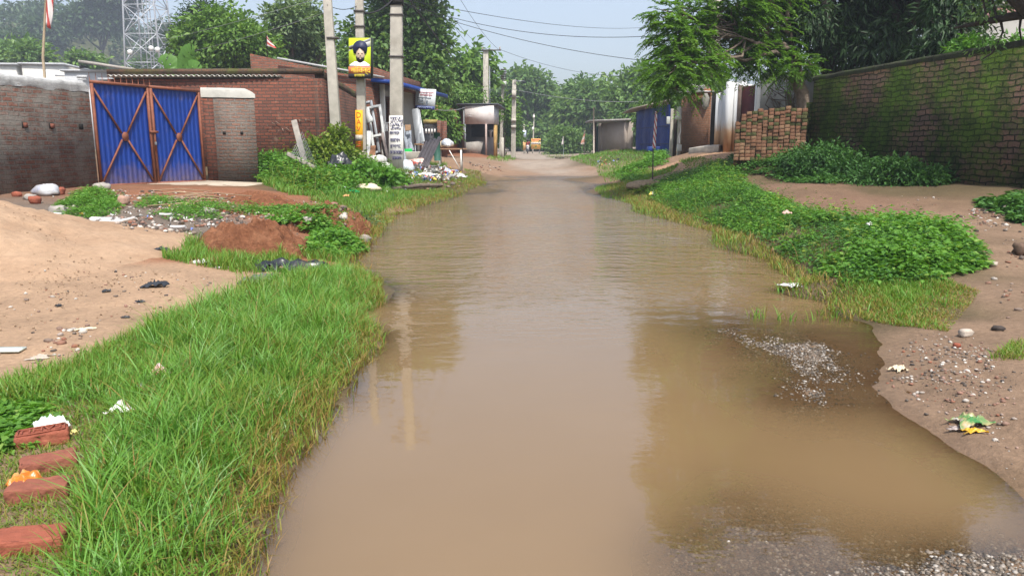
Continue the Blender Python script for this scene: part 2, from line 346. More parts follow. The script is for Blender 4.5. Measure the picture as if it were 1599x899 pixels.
# soil colours by zone: (px, py, colour); blended by distance
SAND, DIRT, WET, RED, DEB, SOIL, ROAD, APR, MUD, PATH = (.33,.22,.14), (.21,.14,.092), (.20,.135,.088), (.24,.105,.055), (.15,.12,.095), (.10,.075,.04), (.30,.245,.195), (.24,.155,.10), (.23,.15,.085), (.185,.112,.074)
zones = [(10,560,SAND),(150,520,SAND),(300,470,SAND),(390,435,SAND),(100,450,SAND),(250,430,SAND),(200,345,DEB),(260,360,DEB),(120,335,DEB),(300,340,DEB),(400,330,RED),(450,400,RED),(540,370,RED),(350,400,RED),(330,305,RED),(420,300,RED),
  (60,690,DIRT),(60,850,DIRT),(200,600,SOIL),(350,520,SOIL),(330,700,SOIL),(250,850,SOIL),(450,560,SOIL),(0,640,DIRT),(480,300,SOIL),(560,290,SOIL),(430,262,SOIL),(660,290,SOIL),(600,300,SOIL),(500,270,SOIL),
  (700,247,APR),(740,260,APR),(770,255,APR),(720,240,RED),(830,258,ROAD),(840,247,ROAD),(828,240,ROAD),(880,268,ROAD),(800,268,APR),(915,265,APR),
  (960,250,SOIL),(990,262,SOIL),(940,240,SOIL),(1000,240,SOIL),(1060,255,APR),(1100,240,APR),(1080,280,APR),(1130,240,APR),(1100,320,SOIL),(985,305,SOIL),(1020,325,SOIL),(1070,348,SOIL),(1140,370,SOIL),(1210,405,SOIL),(1260,440,SOIL),(1320,485,SOIL),(740,283,SOIL),(700,305,SOIL),(640,322,SOIL),(600,345,SOIL),(590,370,SOIL),(600,440,SOIL),(1200,370,SOIL),(1300,430,SOIL),(1400,400,SOIL),(1450,480,SOIL),(1200,250,SOIL),(1300,280,SOIL),(1420,295,SOIL),
  (1200,290,PATH),(1300,318,PATH),(1400,342,PATH),(1500,345,DIRT),(1590,360,DIRT),(1550,400,DIRT),(1590,460,DIRT),(1560,520,DIRT),(1500,560,DIRT),(1590,620,DIRT),(1480,625,DIRT),(1560,690,DIRT),(1400,590,WET),(1340,580,WET),
  (750,600,MUD),(850,400,MUD),(1000,700,MUD),(1150,420,MUD),(1300,700,MUD),(1450,770,MUD),(1200,540,MUD),(1300,870,WET),(700,850,MUD),(1100,860,WET),(650,330,MUD),(560,800,MUD)]
zp = np.array([P(a, b)[:2] for a, b, _ in zones]); zc = np.array([c for *_, c in zones])
zp = np.r_[zp, [(-14, 17), (-30, 40), (12, 25), (30, 60), (0, 150), (-30, 150), (60, 300), (-60, 300)]]; zc = np.r_[zc, [RED, SOIL, SOIL, SOIL, ROAD, SOIL, SOIL, SOIL]]
vx, vy = GX.ravel(), GY.ravel()
wx = vx + .5 * (fbm(vx * 1.3, vy * 1.3, 21) - .5) * np.clip(vy / 8, .5, 2); wy = vy + .9 * (fbm(vx * 1.3, vy * 1.3, 22) - .5) * np.clip(vy / 8, .5, 2)
num = np.zeros((len(vx), 3)); den = np.zeros(len(vx))
for p, c in zip(zp, zc):
    w = 1 / (((wx - p[0]) ** 2 + (wy - p[1]) ** 2) + .02 + .0004 * p[1] ** 2) ** 2.2; num += w[:, None] * c; den += w
col = num / den[:, None]
wetk = np.clip(1 - (GZ.ravel() - .0) / .035, 0, 1)
wetk *= (vy < 40)
nv, nu = GX.shape
idx = np.arange(nv * nu).reshape(nv, nu)
tq = np.c_[idx[:-1, :-1].ravel(), idx[:-1, 1:].ravel(), idx[1:, 1:].ravel(), idx[1:, :-1].ravel()]
t = NT('soil'); g = t.n('TexCoord').outputs['Object']
base = t.n('Attribute', _attribute_name='soil').outputs['Color']; wet = t.n('Attribute', _attribute_name='wet').outputs['Fac']
n1 = t.noise(g, 2.2, 8, .65); n2 = t.noise(g, 26, 6, .7); n3 = t.noise(g, 110, 3, .6)
c = t.mix(.8, base, t.ramp(n1, [(.25, .72), (.5, 1.), (.75, 1.25)]), 'MULTIPLY'); c = t.mix(.8, c, t.ramp(n2, [(.25, .62), (.5, 1.), (.75, 1.35)]), 'MULTIPLY')
c = t.mix(t.ramp(n3, [(.66, 0.), (.72, .55)]), c, (.42, .36, .30)); c = t.mix(t.ramp(t.noise(g, 70, 3), [(.66, 0.), (.73, .7)]), c, (.05, .035, .025))
c = t.mix(t.math('MULTIPLY', wet, .26), c, t.mix(1.0, c, (.42, .38, .35), 'MULTIPLY'))
h = t.math('ADD', t.math('ADD', n1, t.math('MULTIPLY', n2, .45)), t.math('MULTIPLY', n3, .18))
rg = t.math('SUBTRACT', .92, t.math('MULTIPLY', wet, .45))
soil = t.done(c, .9, t.bump(h, .75, .035), 0, .2)
t.l(rg, soil.node_tree.nodes['Principled BSDF'].inputs['Roughness'])
tag(np_mesh('ground', np.c_[vx, vy, GZ.ravel()], [tq], soil, smooth=True, attrs={'soil': col, 'wet': wetk}), kind='structure')
# ------------------------------------------------------------------ flood water
wxs = np.arange(-7, 9.01, .12); wys = np.concatenate([np.arange(-4, 14, .12), np.arange(14, 40, .25)])
WX, WY = np.meshgrid(wxs, wys); dep = np.clip(-gh(WX, WY), -.05, .4)
ii = np.arange(WX.size).reshape(WX.shape); wq = np.c_[ii[:-1, :-1].ravel(), ii[:-1, 1:].ravel(), ii[1:, 1:].ravel(), ii[1:, :-1].ravel()]
dq = dep.ravel()[wq].max(1); wq = wq[dq > -.03]
t = NT('muddy_water'); g = t.n('TexCoord').outputs['Object']
sep = t.n('SeparateXYZ'); t.l(g, sep.inputs[0]); Yc = sep.outputs[1]
mp = t.n('Mapping'); t.l(g, mp.inputs['Vector']); mp.inputs['Scale'].default_value = (1, 1.9, 1)
w1 = t.noise(mp.outputs[0], 3.6, 4, .5); w2 = t.noise(mp.outputs[0], 1.1, 3, .5); w3 = t.noise(mp.outputs[0], 11, 2, .5)
hh = t.math('ADD', t.math('ADD', w1, t.math('MULTIPLY', w2, 1.2)), t.math('MULTIPLY', w3, .22))
br = t.n('MapRange'); br.interpolation_type = 'SMOOTHSTEP'; t.l(t.math('ADD', Yc, t.math('MULTIPLY', t.math('SUBTRACT', t.noise(g, .5, 3), .5), 3.5)), br.inputs['Value'])
for k, v in (('From Min', 4.2), ('From Max', 10.0), ('To Min', .03), ('To Max', 1.0)): br.inputs[k].default_value = v
calm = t.ramp(t.noise(g, .35, 3), [(.35, .35), (.6, 1.)])
nb = t.n('Bump', Distance=.06); t.l(hh, nb.inputs['Height']); t.l(t.math('MULTIPLY', t.math('MULTIPLY', br.outputs[0], calm), 1.0), nb.inputs['Strength'])
dpt = t.n('Attribute', _attribute_name='depth').outputs['Fac']
al = t.math('SUBTRACT', 1.0, t.math('POWER', 2.718, t.math('MULTIPLY', t.math('MAXIMUM', dpt, 0.0), -38.0)))
mud = t.mix(t.noise(g, .8, 4), (.195, .124, .058), (.23, .152, .078))
df = t.n('BsdfDiffuse'); t.l(mud, df.inputs['Color']); tp = t.n('BsdfTransparent'); tp.inputs[0].default_value = (.95, .88, .77, 1)
m1 = t.n('MixShader'); t.l(al, m1.inputs[0]); t.l(tp.outputs[0], m1.inputs[1]); t.l(df.outputs[0], m1.inputs[2])
gl = t.n('BsdfGlossy', Roughness=.02); t.l(nb.outputs[0], gl.inputs['Normal']); fr = t.n('Fresnel', IOR=1.85); t.l(nb.outputs[0], fr.inputs['Normal'])
m2 = t.n('MixShader'); t.l(fr.outputs[0], m2.inputs[0]); t.l(m1.outputs[0], m2.inputs[1]); t.l(gl.outputs[0], m2.inputs[2]); t.l(m2.outputs[0], t.out.inputs[0])
water_mat = t.m
tag(np_mesh('water', np.c_[WX.ravel(), WY.ravel(), np.zeros(WX.size)], [wq], water_mat, smooth=True, attrs={'depth': dep.ravel()}), kind='structure')
# a small puddle further up the road
pc = at(893, 247, 66)
pv = [(pc[0] + 2.1 * math.cos(a) * (1 + .2 * math.sin(3 * a)), pc[1] + 3.6 * math.sin(a), 0) for a in np.linspace(0, 6.283, 40, endpoint=False)]
pz = max(gh(np.array([p[0] for p in pv]), np.array([p[1] for p in pv]))) + .004
tag(np_mesh('water', np.array([(pc[0], pc[1], pz)] + [(x, y, pz) for x, y, _ in pv]), [np.array([(0, 1 + i, 1 + (i + 1) % 40) for i in range(40)])], water_mat, attrs={'depth': np.full(41, .08)}), kind='structure')
# ------------------------------------------------------------------ foliage makers
def unit(a): return a / (np.linalg.norm(a, axis=-1, keepdims=True) + 1e-9)
def leaves(pos, ax, nr, ln, wd, rnd, fold=.25):
    """folded two-triangle leaf blades; returns verts, faces, rnd"""
    n = len(pos); ax = unit(ax); sd = unit(np.cross(ax, nr)); nr = np.cross(sd, ax)
    ln = np.broadcast_to(ln, (n,))[:, None]; wd = np.broadcast_to(wd, (n,))[:, None]
    b = pos; tip = pos + ax * ln - nr * ln * .12; m = pos + ax * ln * .42
    l = m + sd * wd * .5 + nr * wd * fold; r = m - sd * wd * .5 + nr * wd * fold
    V = np.stack([b, l, tip, r], 1).reshape(-1, 3); k = np.arange(n)[:, None] * 4
    return V, np.concatenate([k + [0, 2, 1], k + [0, 3, 2]]), np.repeat(rnd, 4)
def blades(x, y, z, h, w, lean, rnd, seg=3):
    n = len(x); a = rng.uniform(0, 6.283, n); d = np.c_[np.cos(a), np.sin(a), np.zeros(n)]; s = np.c_[-np.sin(a), np.cos(a), np.zeros(n)]
    a2 = rng.uniform(0, 6.283, n); s = unit(s + .6 * np.c_[np.cos(a2), np.sin(a2), np.zeros(n)]); V = []
    for k in range(seg + 1):
        q = k / seg; c = np.c_[x, y, z] + d * (lean * h * q ** 2)[:, None] + np.c_[np.zeros(n), np.zeros(n), h * (q - .32 * lean * q ** 2)]
        if k < seg: ww = (w * (1 - .75 * q ** 1.5) * .5)[:, None]; V += [c - s * ww, c + s * ww]
        else: V += [c]
    m = 2 * seg + 1; V = np.stack(V, 1).reshape(-1, 3); k = np.arange(n)[:, None] * m
    q4 = np.concatenate([k + [2*i, 2*i+1, 2*i+3, 2*i+2] for i in range(seg - 1)]); q3 = k + [2*seg-2, 2*seg-1, 2*seg]
    return V, q3, q4, np.repeat(rnd, m)
def rdir(n): return unit(rng.normal(size=(n, 3)))
def crown_points(lobes, n, shell=.5):
    vol = np.array([l[3] * l[4] * l[5] for l in lobes]); vol = vol ** .75; cnt = rng.multinomial(n, vol / vol.sum()); Pp, Oo = [], []
    for l, c in zip(lobes, cnt):
        d = rdir(c); r = rng.uniform(shell ** 3, 1, c) ** (1 / 3); bum = .84 + .34 * fbm(d[:, 0] * 2.3 + l[0], d[:, 1] * 2.3 + d[:, 2] * 2 + l[2], 31, 3)
        Pp.append(np.array(l[:3]) + d * (r * bum)[:, None] * np.array(l[3:6])); Oo.append(d)
    return np.concatenate(Pp), np.concatenate(Oo)
def clump_leaves(cen, out, per, crad, ln, wd, droop=.25, vr=.25, flat=.6):
    n = len(cen); p = np.repeat(cen, per, 0); o = np.repeat(out, per, 0); N = n * per
    off = rng.normal(size=(N, 3)) * crad * np.array([1, 1, flat]); p = p + off
    nr = unit(o * .55 + np.array([0, 0, .75]) + rng.normal(size=(N, 3)) * .5); ax = unit(unit(off) * .8 + o * .4 + rng.normal(size=(N, 3)) * .5 + np.array([0, 0, -droop]))
    base = np.repeat(rng.uniform(0, 1, n), per); r = np.clip(base * .6 + rng.uniform(0, 1, N) * .4 + vr * (off[:, 2] / (crad + 1e-9)) * .12, 0, 1)
    sc = rng.uniform(.65, 1.25, N); return leaves(p, ax, nr, ln * sc, wd * sc, r)
def branchy(mb, p, q, r0, r1, wob=.08, n=6):
    p, q = V3(p), V3(q); L = np.linalg.norm(q - p); t_ = np.linspace(0, 1, n)[:, None]; pts = p + (q - p) * t_ + rng.normal(size=(n, 3)) * wob * L * (t_ * (1 - t_) * 2)
    pts += np.array([0, 0, 1]) * L * .06 * np.sin(t_ * math.pi); mb.tube(pts, np.linspace(r0, r1, n), 7, cap=True); return pts
def lobe_px(px, py, D, rx, ry, rd=None):
    c = at(px, py, D); k = D / F; return (*c, rx * k, (rd or .85 * (rx + ry) / 2) * k, ry * k)
def tree(name, label, cat, base, lobes, mat, bark, n=900, per=14, crad=.28, ln=.2, wd=.09, trunk=.16, group=None, fork=.45, shell=.5, droop=.25, twigs=40, cut=True, flat=.6):
    base = V3(base); T = thing(name, label, cat, base, group)
    lobes = [tuple(l) for l in lobes]; cen, out = crown_points(lobes, n, shell)
    if cut:                                       # gaps between leaf masses
        s = 2.2 / max(.5, np.mean([l[3] for l in lobes])); f = fbm(cen[:, 0] * s, cen[:, 2] * s + cen[:, 1] * s * .6, 41, 3); k = f > np.quantile(f, .16); cen, out = cen[k], out[k]
    V, f3, rd = clump_leaves(cen, out, per, crad, ln, wd, droop, flat=flat)
    np_mesh('crown', V, [f3], mat, T, rnd=rd)
    top = np.mean([l[:3] for l in lobes], 0); zb = min(l[2] - l[5] for l in lobes); fk = base + (top - base) * fork; fk[2] = max(base[2] + .4, min(fk[2], top[2]))
    mb = MB(); branchy(mb, base - [0, 0, .15], fk, trunk, trunk * .7, .04, 8)
    for l in lobes:
        pts = branchy(mb, fk, np.array(l[:3]), trunk * .55, trunk * .12, .10, 7)
        for k in range(max(1, twigs // len(lobes))):
            d = rdir(1)[0]; d[2] = abs(d[2]) * .8; e = np.array(l[:3]) + d * np.array(l[3:6]) * .85; branchy(mb, pts[rng.integers(3, 7)], e, trunk * .16, trunk * .04, .1, 5)
    mb.build('trunk', bark, T, smooth=True, uv=False); return T
LG = leafM('leaf_bright', [(0, (.07,.155,.024)), (.5, (.125,.25,.038)), (1, (.21,.34,.065))])
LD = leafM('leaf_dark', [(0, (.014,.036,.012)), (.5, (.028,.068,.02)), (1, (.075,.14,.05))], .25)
LM = leafM('leaf_mid', [(0, (.065,.14,.04)), (.5, (.14,.26,.07)), (1, (.26,.39,.13))], .42)
LP = leafM('leaf_pale', [(0, (.075,.135,.045)), (.5, (.14,.225,.08)), (1, (.25,.33,.15))], .36)
LF = leafM('leaf_feathery', [(0, (.07,.16,.02)), (.5, (.125,.27,.03)), (1, (.20,.36,.045))], .46)
LW = leafM('leaf_weed', [(0, (.06,.16,.022)), (.5, (.11,.27,.036)), (.85, (.16,.35,.05)), (1, (.26,.40,.08))], .4)
LWD = leafM('leaf_weed_dark', [(0, (.032,.10,.022)), (.5, (.06,.165,.034)), (1, (.11,.24,.05))], .34)
LY = leafM('leaf_yellow', [(0, (.09,.17,.02)), (.5, (.16,.25,.03)), (1, (.27,.33,.045))], .36)
LGR = leafM('grass_blade', [(0, (.34,.20,.075)), (.14, (.36,.27,.075)), (.24, (.24,.27,.045)), (.45, (.16,.30,.035)), (.7, (.145,.34,.05)), (.88, (.20,.43,.09)), (1, (.30,.47,.19))], .4, .45)
LX = leafM('far_foliage', [(0, (.035,.075,.028)), (.5, (.06,.115,.042)), (1, (.11,.17,.065))], .28)
BARK = M('bark', (.16,.125,.095), .9, .4, 9, bump=.8, bs=18, bd=.03)
BARKD = M('bark_dark', (.055,.045,.036), .9, .4, 9, bump=.8, bs=18, bd=.03)
# ================================================================== LEFT SIDE
CONC = M('weathered_concrete', (.40,.37,.32), .85, .3, 4, bump=.4, bs=60, stain=((.22,.20,.17), 1.6, .55))
CONCP = M('pole_concrete', (.46,.43,.37), .85, .22, 3, bump=.3, bs=70, stain=((.30,.27,.22), 1.3, .52))
CAPM = M('cement_cap', (.42,.42,.41), .9, .3, 6, bump=.7, bs=35, bd=.02, stain=((.17,.17,.165), 2.4, .52))
BLUE = M('blue_paint', (.006,.042,.27), .42, .12, 2.2, bump=.05, spec=.45, stain=((.012,.04,.19), 1.1, .55))
_t = NT.__new__(NT); _t.m = BLUE; _t.t = BLUE.node_tree; _b = _t.t.nodes['Principled BSDF']; _c = _b.inputs['Base Color'].links[0].from_socket; _g = _t.n('TexCoord').outputs['Object']; _s = _t.n('SeparateXYZ'); _t.l(_g, _s.inputs[0]); _m = _t.n('MapRange'); _t.l(_t.math('ADD', _s.outputs[2], _t.math('MULTIPLY', _t.math('SUBTRACT', _t.noise(_g, 5, 6, .7), .5), -1.1)), _m.inputs[0]); _m.inputs[1].default_value = .42; _m.inputs[2].default_value = .95; _m.inputs[3].default_value = .6; _m.inputs[4].default_value = .0; _t.l(_t.mix(_m.outputs[0], _t.mix(_t.ramp(_t.noise(_g, 2.6, 8, .72), [(.60, 0.), (.72, .35)]), _c, (.16, .13, .14)), (.20, .13, .09)), _b.inputs['Base Color'])
RUST = M('red_oxide_paint', (.23,.085,.05), .6, .3, 7, bump=.2, stain=((.15,.05,.03), 3, .55))
STEEL = M('grey_steel', (.22,.235,.25), .45, .15, 5, bump=.1, metallic=.4, spec=.5)
DARK = M('gap_shade_and_black', (.02,.018,.016), .9, .2, 5, bump=0)  # near-black colour for painted shade in holes and doorways, and for black parts
WHITE = M('white_paint', (.78,.77,.73), .55, .08, 3, bump=.1, stain=((.5,.47,.42), 1.4, .62))
OLDB = brickM('old_wall_brick', (.22,.095,.065), (.16,.085,.065), (.17,.15,.125), .235, .088, .016, smear=((.235,.215,.185), 2.6, .43), soot=((.08,.075,.06), 1.3, .68), wob=.022, bstr=1.0)
GREYB = brickM('grey_smeared_brick', (.24,.125,.09), (.19,.12,.09), (.17,.155,.135), .235, .085, .02, smear=((.20,.175,.15), 3.0, .47), soot=((.07,.06,.05), 1.3, .55), wob=.02, bstr=1.1)
REDB = brickM('red_brick', (.215,.078,.05), (.135,.056,.04), (.075,.058,.047), .24, .088, .012, smear=((.30,.20,.15), 2.2, .58), soot=((.06,.05,.04), 1.2, .62), wob=.008)
SIDEB = brickM('dull_side_brick', (.20,.085,.055), (.14,.07,.05), (.085,.07,.058), .24, .088, .012, soot=((.05,.045,.036), .9, .48), wob=.01)
RAWB = brickM('raw_brick', (.25,.095,.06), (.17,.068,.046), (.15,.115,.09), .24, .088, .014, smear=((.4,.3,.22), 1.3, .6), wob=.014)
# ---- boundary wall with rounded cement cap
A0, A1 = np.array([-10.35, 9.0]), np.array([-8.81, 16.22])
e = (A1 - A0) / np.linalg.norm(A1 - A0); nn = np.array([e[1], -e[0]])
W = thing('boundary_wall', 'long old brick boundary wall with rounded grey cement cap, ending at the blue gate', 'wall', (*A1, .3))
zt = 2.45
hol = []
Lw = np.linalg.norm(A1 - A0)
for px in (38, 80, 126):
    r = ray(px, 193); k = None
    s_ = np.linspace(0, Lw, 4000); q = A0 + e * s_[:, None]; k = np.argmin(np.abs(q[:, 0] / q[:, 1] - r[0] / r[1])); hol.append(s_[k])
z0h = at(80, 201, (A0 + e * hol[1])[1])[2]; z1h = z0h + .11
mb = MB(); mb.wall(A0, A1, .26, -.1, zt); mb.build('brickwork', OLDB, W)
for k_, s_ in enumerate(hol):
    m = MB(); m.wall(A0 + e * (s_ - .06) + nn * .004, A0 + e * (s_ + .06) + nn * .004, .05, z0h, z1h); h_ = m.build('weep_hole_shade', DARK, W)  # no recess: proud dark block, its colour stands for the shade in the hole
    if k_ < 2: m = MB(); m.wall(A0 + e * (s_ - .03) + nn * .03, A0 + e * (s_ + .05) + nn * .03, .05, z0h + .012, z1h - .012); m.build('brick_end', M('brick_end', (.20,.075,.05), .9, .3, 20, bump=.5), h_)
def capfn(A, B, z, w, hgt, seed, drop0=0, drop1=0):
    A, B = np.array(A), np.array(B); E = (B - A) / np.linalg.norm(B - A); n2 = np.array([E[1], -E[0]]); L = np.linalg.norm(B - A)
    prof = [(.002, -.10), (.004, -.02), (.004, .35), (.01, .72), (-.07, .95), (-w / 2, 1.02), (-w + .07, .95), (-w - .01, .7), (-w - .04, .3), (-w - .04, -.1)]
    m = MB()
    def fn(u, v):
        k = np.clip((v * 9).round().astype(int), 0, 9); pr = np.array(prof)[k]; s = u * L
        jit = .022 * (fbm(s * 3, v * 6 + seed, 5) - .5) * 2; endk = np.minimum(1, np.minimum(s, L - s) / .12 + .55)
        o = pr[:, 0] + jit; zz = np.where(k % 9 == 0, z - .02 - .06 * fbm(s * 2.2, 0 * s + seed, 8), z + hgt * pr[:, 1] * endk + jit * .6)
        p = A + E * s[:, None] + n2 * o[:, None]; return np.c_[p, zz - drop1 * s / L]
    return m.grid(fn, max(8, int(L * 14)), 10)
capfn(A0, A1, zt, .26, .17, 3, 0, 0).build('cement_cap', CAPM, W, smooth=True, uv=False)
# moss and weeds grow at its foot: handled with the ground cover
# ---- blue gate
G0, G1 = np.array([-8.83, 16.26]), np.array([-7.60, 18.93]); ge = (G1 - G0); gl_ = np.linalg.norm(ge); ge /= gl_; gn = np.array([ge[1], -ge[0]])
gate = thing('metal_gate', 'double blue corrugated metal gate with red brown frame and cross braces', 'gate', (*((G0 + G1) / 2), .43))
zb0, zb1, zt0, zt1 = .44, .42, 2.66, 2.64
def gp(s, z, o=0.): p = G0 + ge * s + gn * o; return np.array([p[0], p[1], z])
def zbt(s): return zb0 + (zb1 - zb0) * s / gl_, zt0 + (zt1 - zt0) * s / gl_
half = gl_ / 2
for k, (sa, sb) in enumerate(((.03, half - .02), (half + .02, gl_ - .03))):
    m = MB(); n = 140; ss = np.linspace(sa + .03, sb - .03, n); pr = [0, 0, .022, .022, .022, .022, .0, 0]
    ph = (ss - sa) / .125; fr_ = ph % 1; off = np.clip(np.minimum((fr_ - .25) / .12, (.85 - fr_) / .12), 0, 1) * .022
    V = []; 
    for s_, o_ in zip(ss, off): V += [gp(s_, zbt(s_)[0] + .05, o_ - .03), gp(s_, zbt(s_)[1] - .03, o_ - .03)]
    m.add(V, [(2*i, 2*i+2, 2*i+3, 2*i+1) for i in range(n - 1)])
    leaf = m.build('gate_leaf', BLUE, gate)
    f = MB()
    for z_ in (0, 1): f.bar(gp(sa, zbt(sa)[z_] + (.03 if not z_ else -.03), .02), gp(sb, zbt(sb)[z_] + (.03 if not z_ else -.03), .02), .05, .06)
    for s_ in (sa + .025, sb - .025): f.bar(gp(s_, zbt(s_)[0] + .062, .02), gp(s_, zbt(s_)[1] - .062, .02), .05, .05, up=(*gn, 0))
    f.build('leaf_frame', RUST, leaf)
    zc = (zbt(half)[0] + zbt(half)[1]) / 2 - .03; mid = (sa + sb) / 2
    for (s1, z1), (s2, z2) in ((((sa + .05), .5), (mid, 0)),):
        pass
    for sx in (-1, 1):
        for sz in (-1, 1):
            b = MB(); b.bar(gp(mid + sx * .07, zc + sz * .07, .018), gp(mid + sx * (sb - sa - .12) / 2, zc + sz * .99, .018), .034, .03, up=(*gn, 0)); b.build('brace', RUST, leaf)
    c = MB(); c.prism([gp(mid + .085 * math.cos(a), zc + .105 * math.sin(a), .032) for a in np.linspace(0, 6.283, 8, endpoint=False) + .39], (*(gn * .012), 0)); c.build('centre_plate', RUST, leaf)
for i in range(11):
    s_ = .04 + i * .148; m = MB(); m.tube([gp(s_, zbt(s_)[1], 0), gp(s_ + rng.uniform(-.008, .008), zbt(s_)[1] + .16, 0)], [.007, .005], 5); m.build('spike', RUST, gate)
m = MB(); m.bar(gp(half - .08, 1.62, .05), gp(half + .12, 1.62, .05), .05, .05); m.bar(gp(half + .03, 1.2, .05), gp(half + .03, 1.66, .05), .025, .025, up=(*gn, 0)); m.build('latch', RUST, gate)
m = MB(); m.box(gp(half + .02, 1.36, .075), (.05, .03, .07)); m.build('padlock', STEEL, gate, bevel=.006)
# ---- gate pillar (short wall stub) and ramp
B0, B1 = np.array([-7.56, 18.98]), np.array([-6.42, 19.35])
PL = thing('gate_pillar', 'short brick wall stub with pale rounded cement top, on the far side of the blue gate', 'wall', (*B0, .4))
be = (B1 - B0) / np.linalg.norm(B1 - B0)
m = MB(); m.wall(B0, B0 + be * .24, .3, .2, 2.5); m.build('brick_edge', REDB, PL)
m = MB(); m.wall(B0 + be * .24, B1, .3, .2, 2.5); m.build('brickwork', GREYB, PL)
m = MB()
def fn(u, v):
    L = np.linalg.norm(B1 - B0) + .06; s = u * L - .03; w = (v - .5) * 2; o = -.15 + w * .17
    z = 2.5 + .21 * np.sqrt(np.clip(1 - np.abs(w) ** 3, 0, 1)) * np.clip((L - s) / .28, 0.05, 1) ** .5 + .015 * (fbm(s * 5, v * 5, 4) - .5) - .03 * (np.abs(w) > .99)
    p = B0 + be * s[:, None] + np.array([be[1], -be[0]]) * -o[:, None] * -1; return np.c_[p, z]
m.grid(fn, 22, 13).build('cement_cap', M('pale_cement', (.40,.39,.35), .85, .2, 5, bump=.6, bs=30, stain=((.22,.21,.19), 2.5, .55)), PL, smooth=True, uv=False)
for s_ in (.45, .86):
    m = MB(); p = B0 + be * s_ + np.array([be[1], -be[0]]) * .003; m.box((*p, 1.62), (.07, .02, .07), math.atan2(be[1], be[0])); m.build('weep_hole_shade', DARK, PL)  # dark block on the brick face, hole shade put into its colour
m = MB(); R = [gp(-.05, .47, .0), gp(gl_ + .1, .46, .0), gp(gl_ + .4, .42, 1.5), gp(gl_ * .5, .37, 2.2), gp(.25, .36, 2.0), gp(-.1, .42, .9)]
m.prism([(x, y, z - .35) for x, y, z in R], (0, 0, .35)); tag(m.build('entrance_ramp', M('ramp_concrete', (.47,.40,.31), .9, .2, 3, bump=.5, bs=50), bevel=.02), 'pale concrete ramp sloping down from the blue gate', 'ramp')
# ---- low brick building behind the gate
K0, K1, K2 = np.array([-11.5, 22.2]), np.array([-5.35, 22.0]), np.array([-5.25, 28.0])
BB = thing('brick_building', 'low red brick building with a corrugated sheet roof edge showing under its parapet', 'building', (*K1, .5))
zr = 3.42
m = MB(); m.wall(K0, K1, .25, .2, zr - .25); m.build('front_wall', REDB, BB)
m = MB(); m.wall(K1 + [0, .002], K2, .25, .2, zr - .25, .2, 2.75); m.build('side_wall', SIDEB, BB)
m = MB(); m.wall(K0 + [0, 5.5], K0, .25, .2, zr - .25); m.wall(K2 - [.25, 0], K0 + [0, 5.8], .25, .2, 2.6); m.build('back_wall', SIDEB, BB)
MOSSB = brickM('mossy_parapet', (.17,.09,.06), (.13,.08,.05), (.10,.085,.065), .24, .088, .012, moss=((.11,.11,.04), 1.6, .5), soot=((.06,.05,.04), 1.2, .45))
m = MB(); m.wall(K0, K1, .27, zr - .12, zr + .02); m.wall(K1 + [.0, .272], K2, .27, zr - .248, zr - .05, 2.752, 2.95); m.build('parapet', MOSSB, BB)
m = MB(); n = 240
def fn(u, v):
    x = K0[0] + .1 + u * (4.95 - .1); return np.c_[x, K0[1] - .22 + v * 5.5, zr - .175 + .028 * np.sin(x * 2 * math.pi / .146) - v * .5]
m.grid(fn, n, 3); o = m.build('roof_sheet', M('asbestos_sheet', (.42,.40,.36), .9, .25, 6, bump=.3), BB); s_ = o.modifiers.new('solid', 'SOLIDIFY'); s_.thickness = .012
m = MB()
for i in range(26):
    x = K0[0] + 3.1 + rng.uniform(0, 3.0); z = 1.85 + rng.uniform(-.14, .14) + .1 * math.sin(x * 2); m.bar((x, 21.992 , z), (x + rng.uniform(-.12, .12), 21.992, z + rng.uniform(-.05, .12)), .018, .006)
m.build('chalk_mark', M('chalk', (.33,.26,.21), .95, .3, 20, bump=0), BB)['kind'] = 'stuff'
# ---- taller brick building with the workshop front
T0, T1, T2 = np.array([-9.0, 27.0]), np.array([-4.95, 27.6]), np.array([-4.05, 34.5])
SB = thing('workshop_building', 'taller brick building with sloping top, blue awning and grey roller shutter', 'building', (*T1, .8))
m = MB(); m.wall(T0, T1, .25, .5, at(433, 84, 27.0)[2], .5, at(598, 122, 27.6)[2] - .05); m.build('front_wall', RAWB, SB)
m = MB(); m.wall(T0 + [0, .02], T1 + [-.02, .02], .02, 4.0, 4.02); 
sl0, sl1 = at(433, 91, 26.95), at(600, 121, 27.5); m = MB(); m.bar(sl0, sl1, .10, .06); m.build('roof_edge', M('roof_edge', (.42,.42,.42), .6, .1, 5), SB)
te = (T2 - T1) / np.linalg.norm(T2 - T1); tn = np.array([te[1], -te[0]]); TL = np.linalg.norm(T2 - T1)
def tp_(s, z, o=0.): p = T1 + te * s + tn * o; return np.array([p[0], p[1], z])
def tseg(m, a, b, t_, z0, z1, o=0.): m.wall(T1 + te * a + tn * o, T1 + te * b + tn * o, t_, z0, z1); return m
zaw = at(600, 124, 27.8)[2]
m = MB(); tseg(m, 0, TL, .22, zaw - .1, zaw + .42); tseg(m, 0, .9, .22, .5, zaw - .105); tseg(m, 2.25, 2.6, .22, .5, zaw - .105); tseg(m, 6.2, TL, .22, .5, zaw - .105); m.build('side_wall', RAWB, SB)
m = MB(); m.bar(tp_(.95, .75, .08), tp_(.95, zaw - .12, .08), .16, .16, up=(*tn, 0)); m.build('column', WHITE, SB, bevel=.01)
m = MB(); m.bar(tp_(2.4, .75, .05), tp_(2.4, zaw - .5, .05), .12, .12, up=(*tn, 0)); m.build('door_frame', WHITE, SB); m = MB(); m.bar(tp_(6.1, .75, .05), tp_(6.1, zaw - .3, .05), .1, .1, up=(*tn, 0)); m.build('door_frame', WHITE, SB)
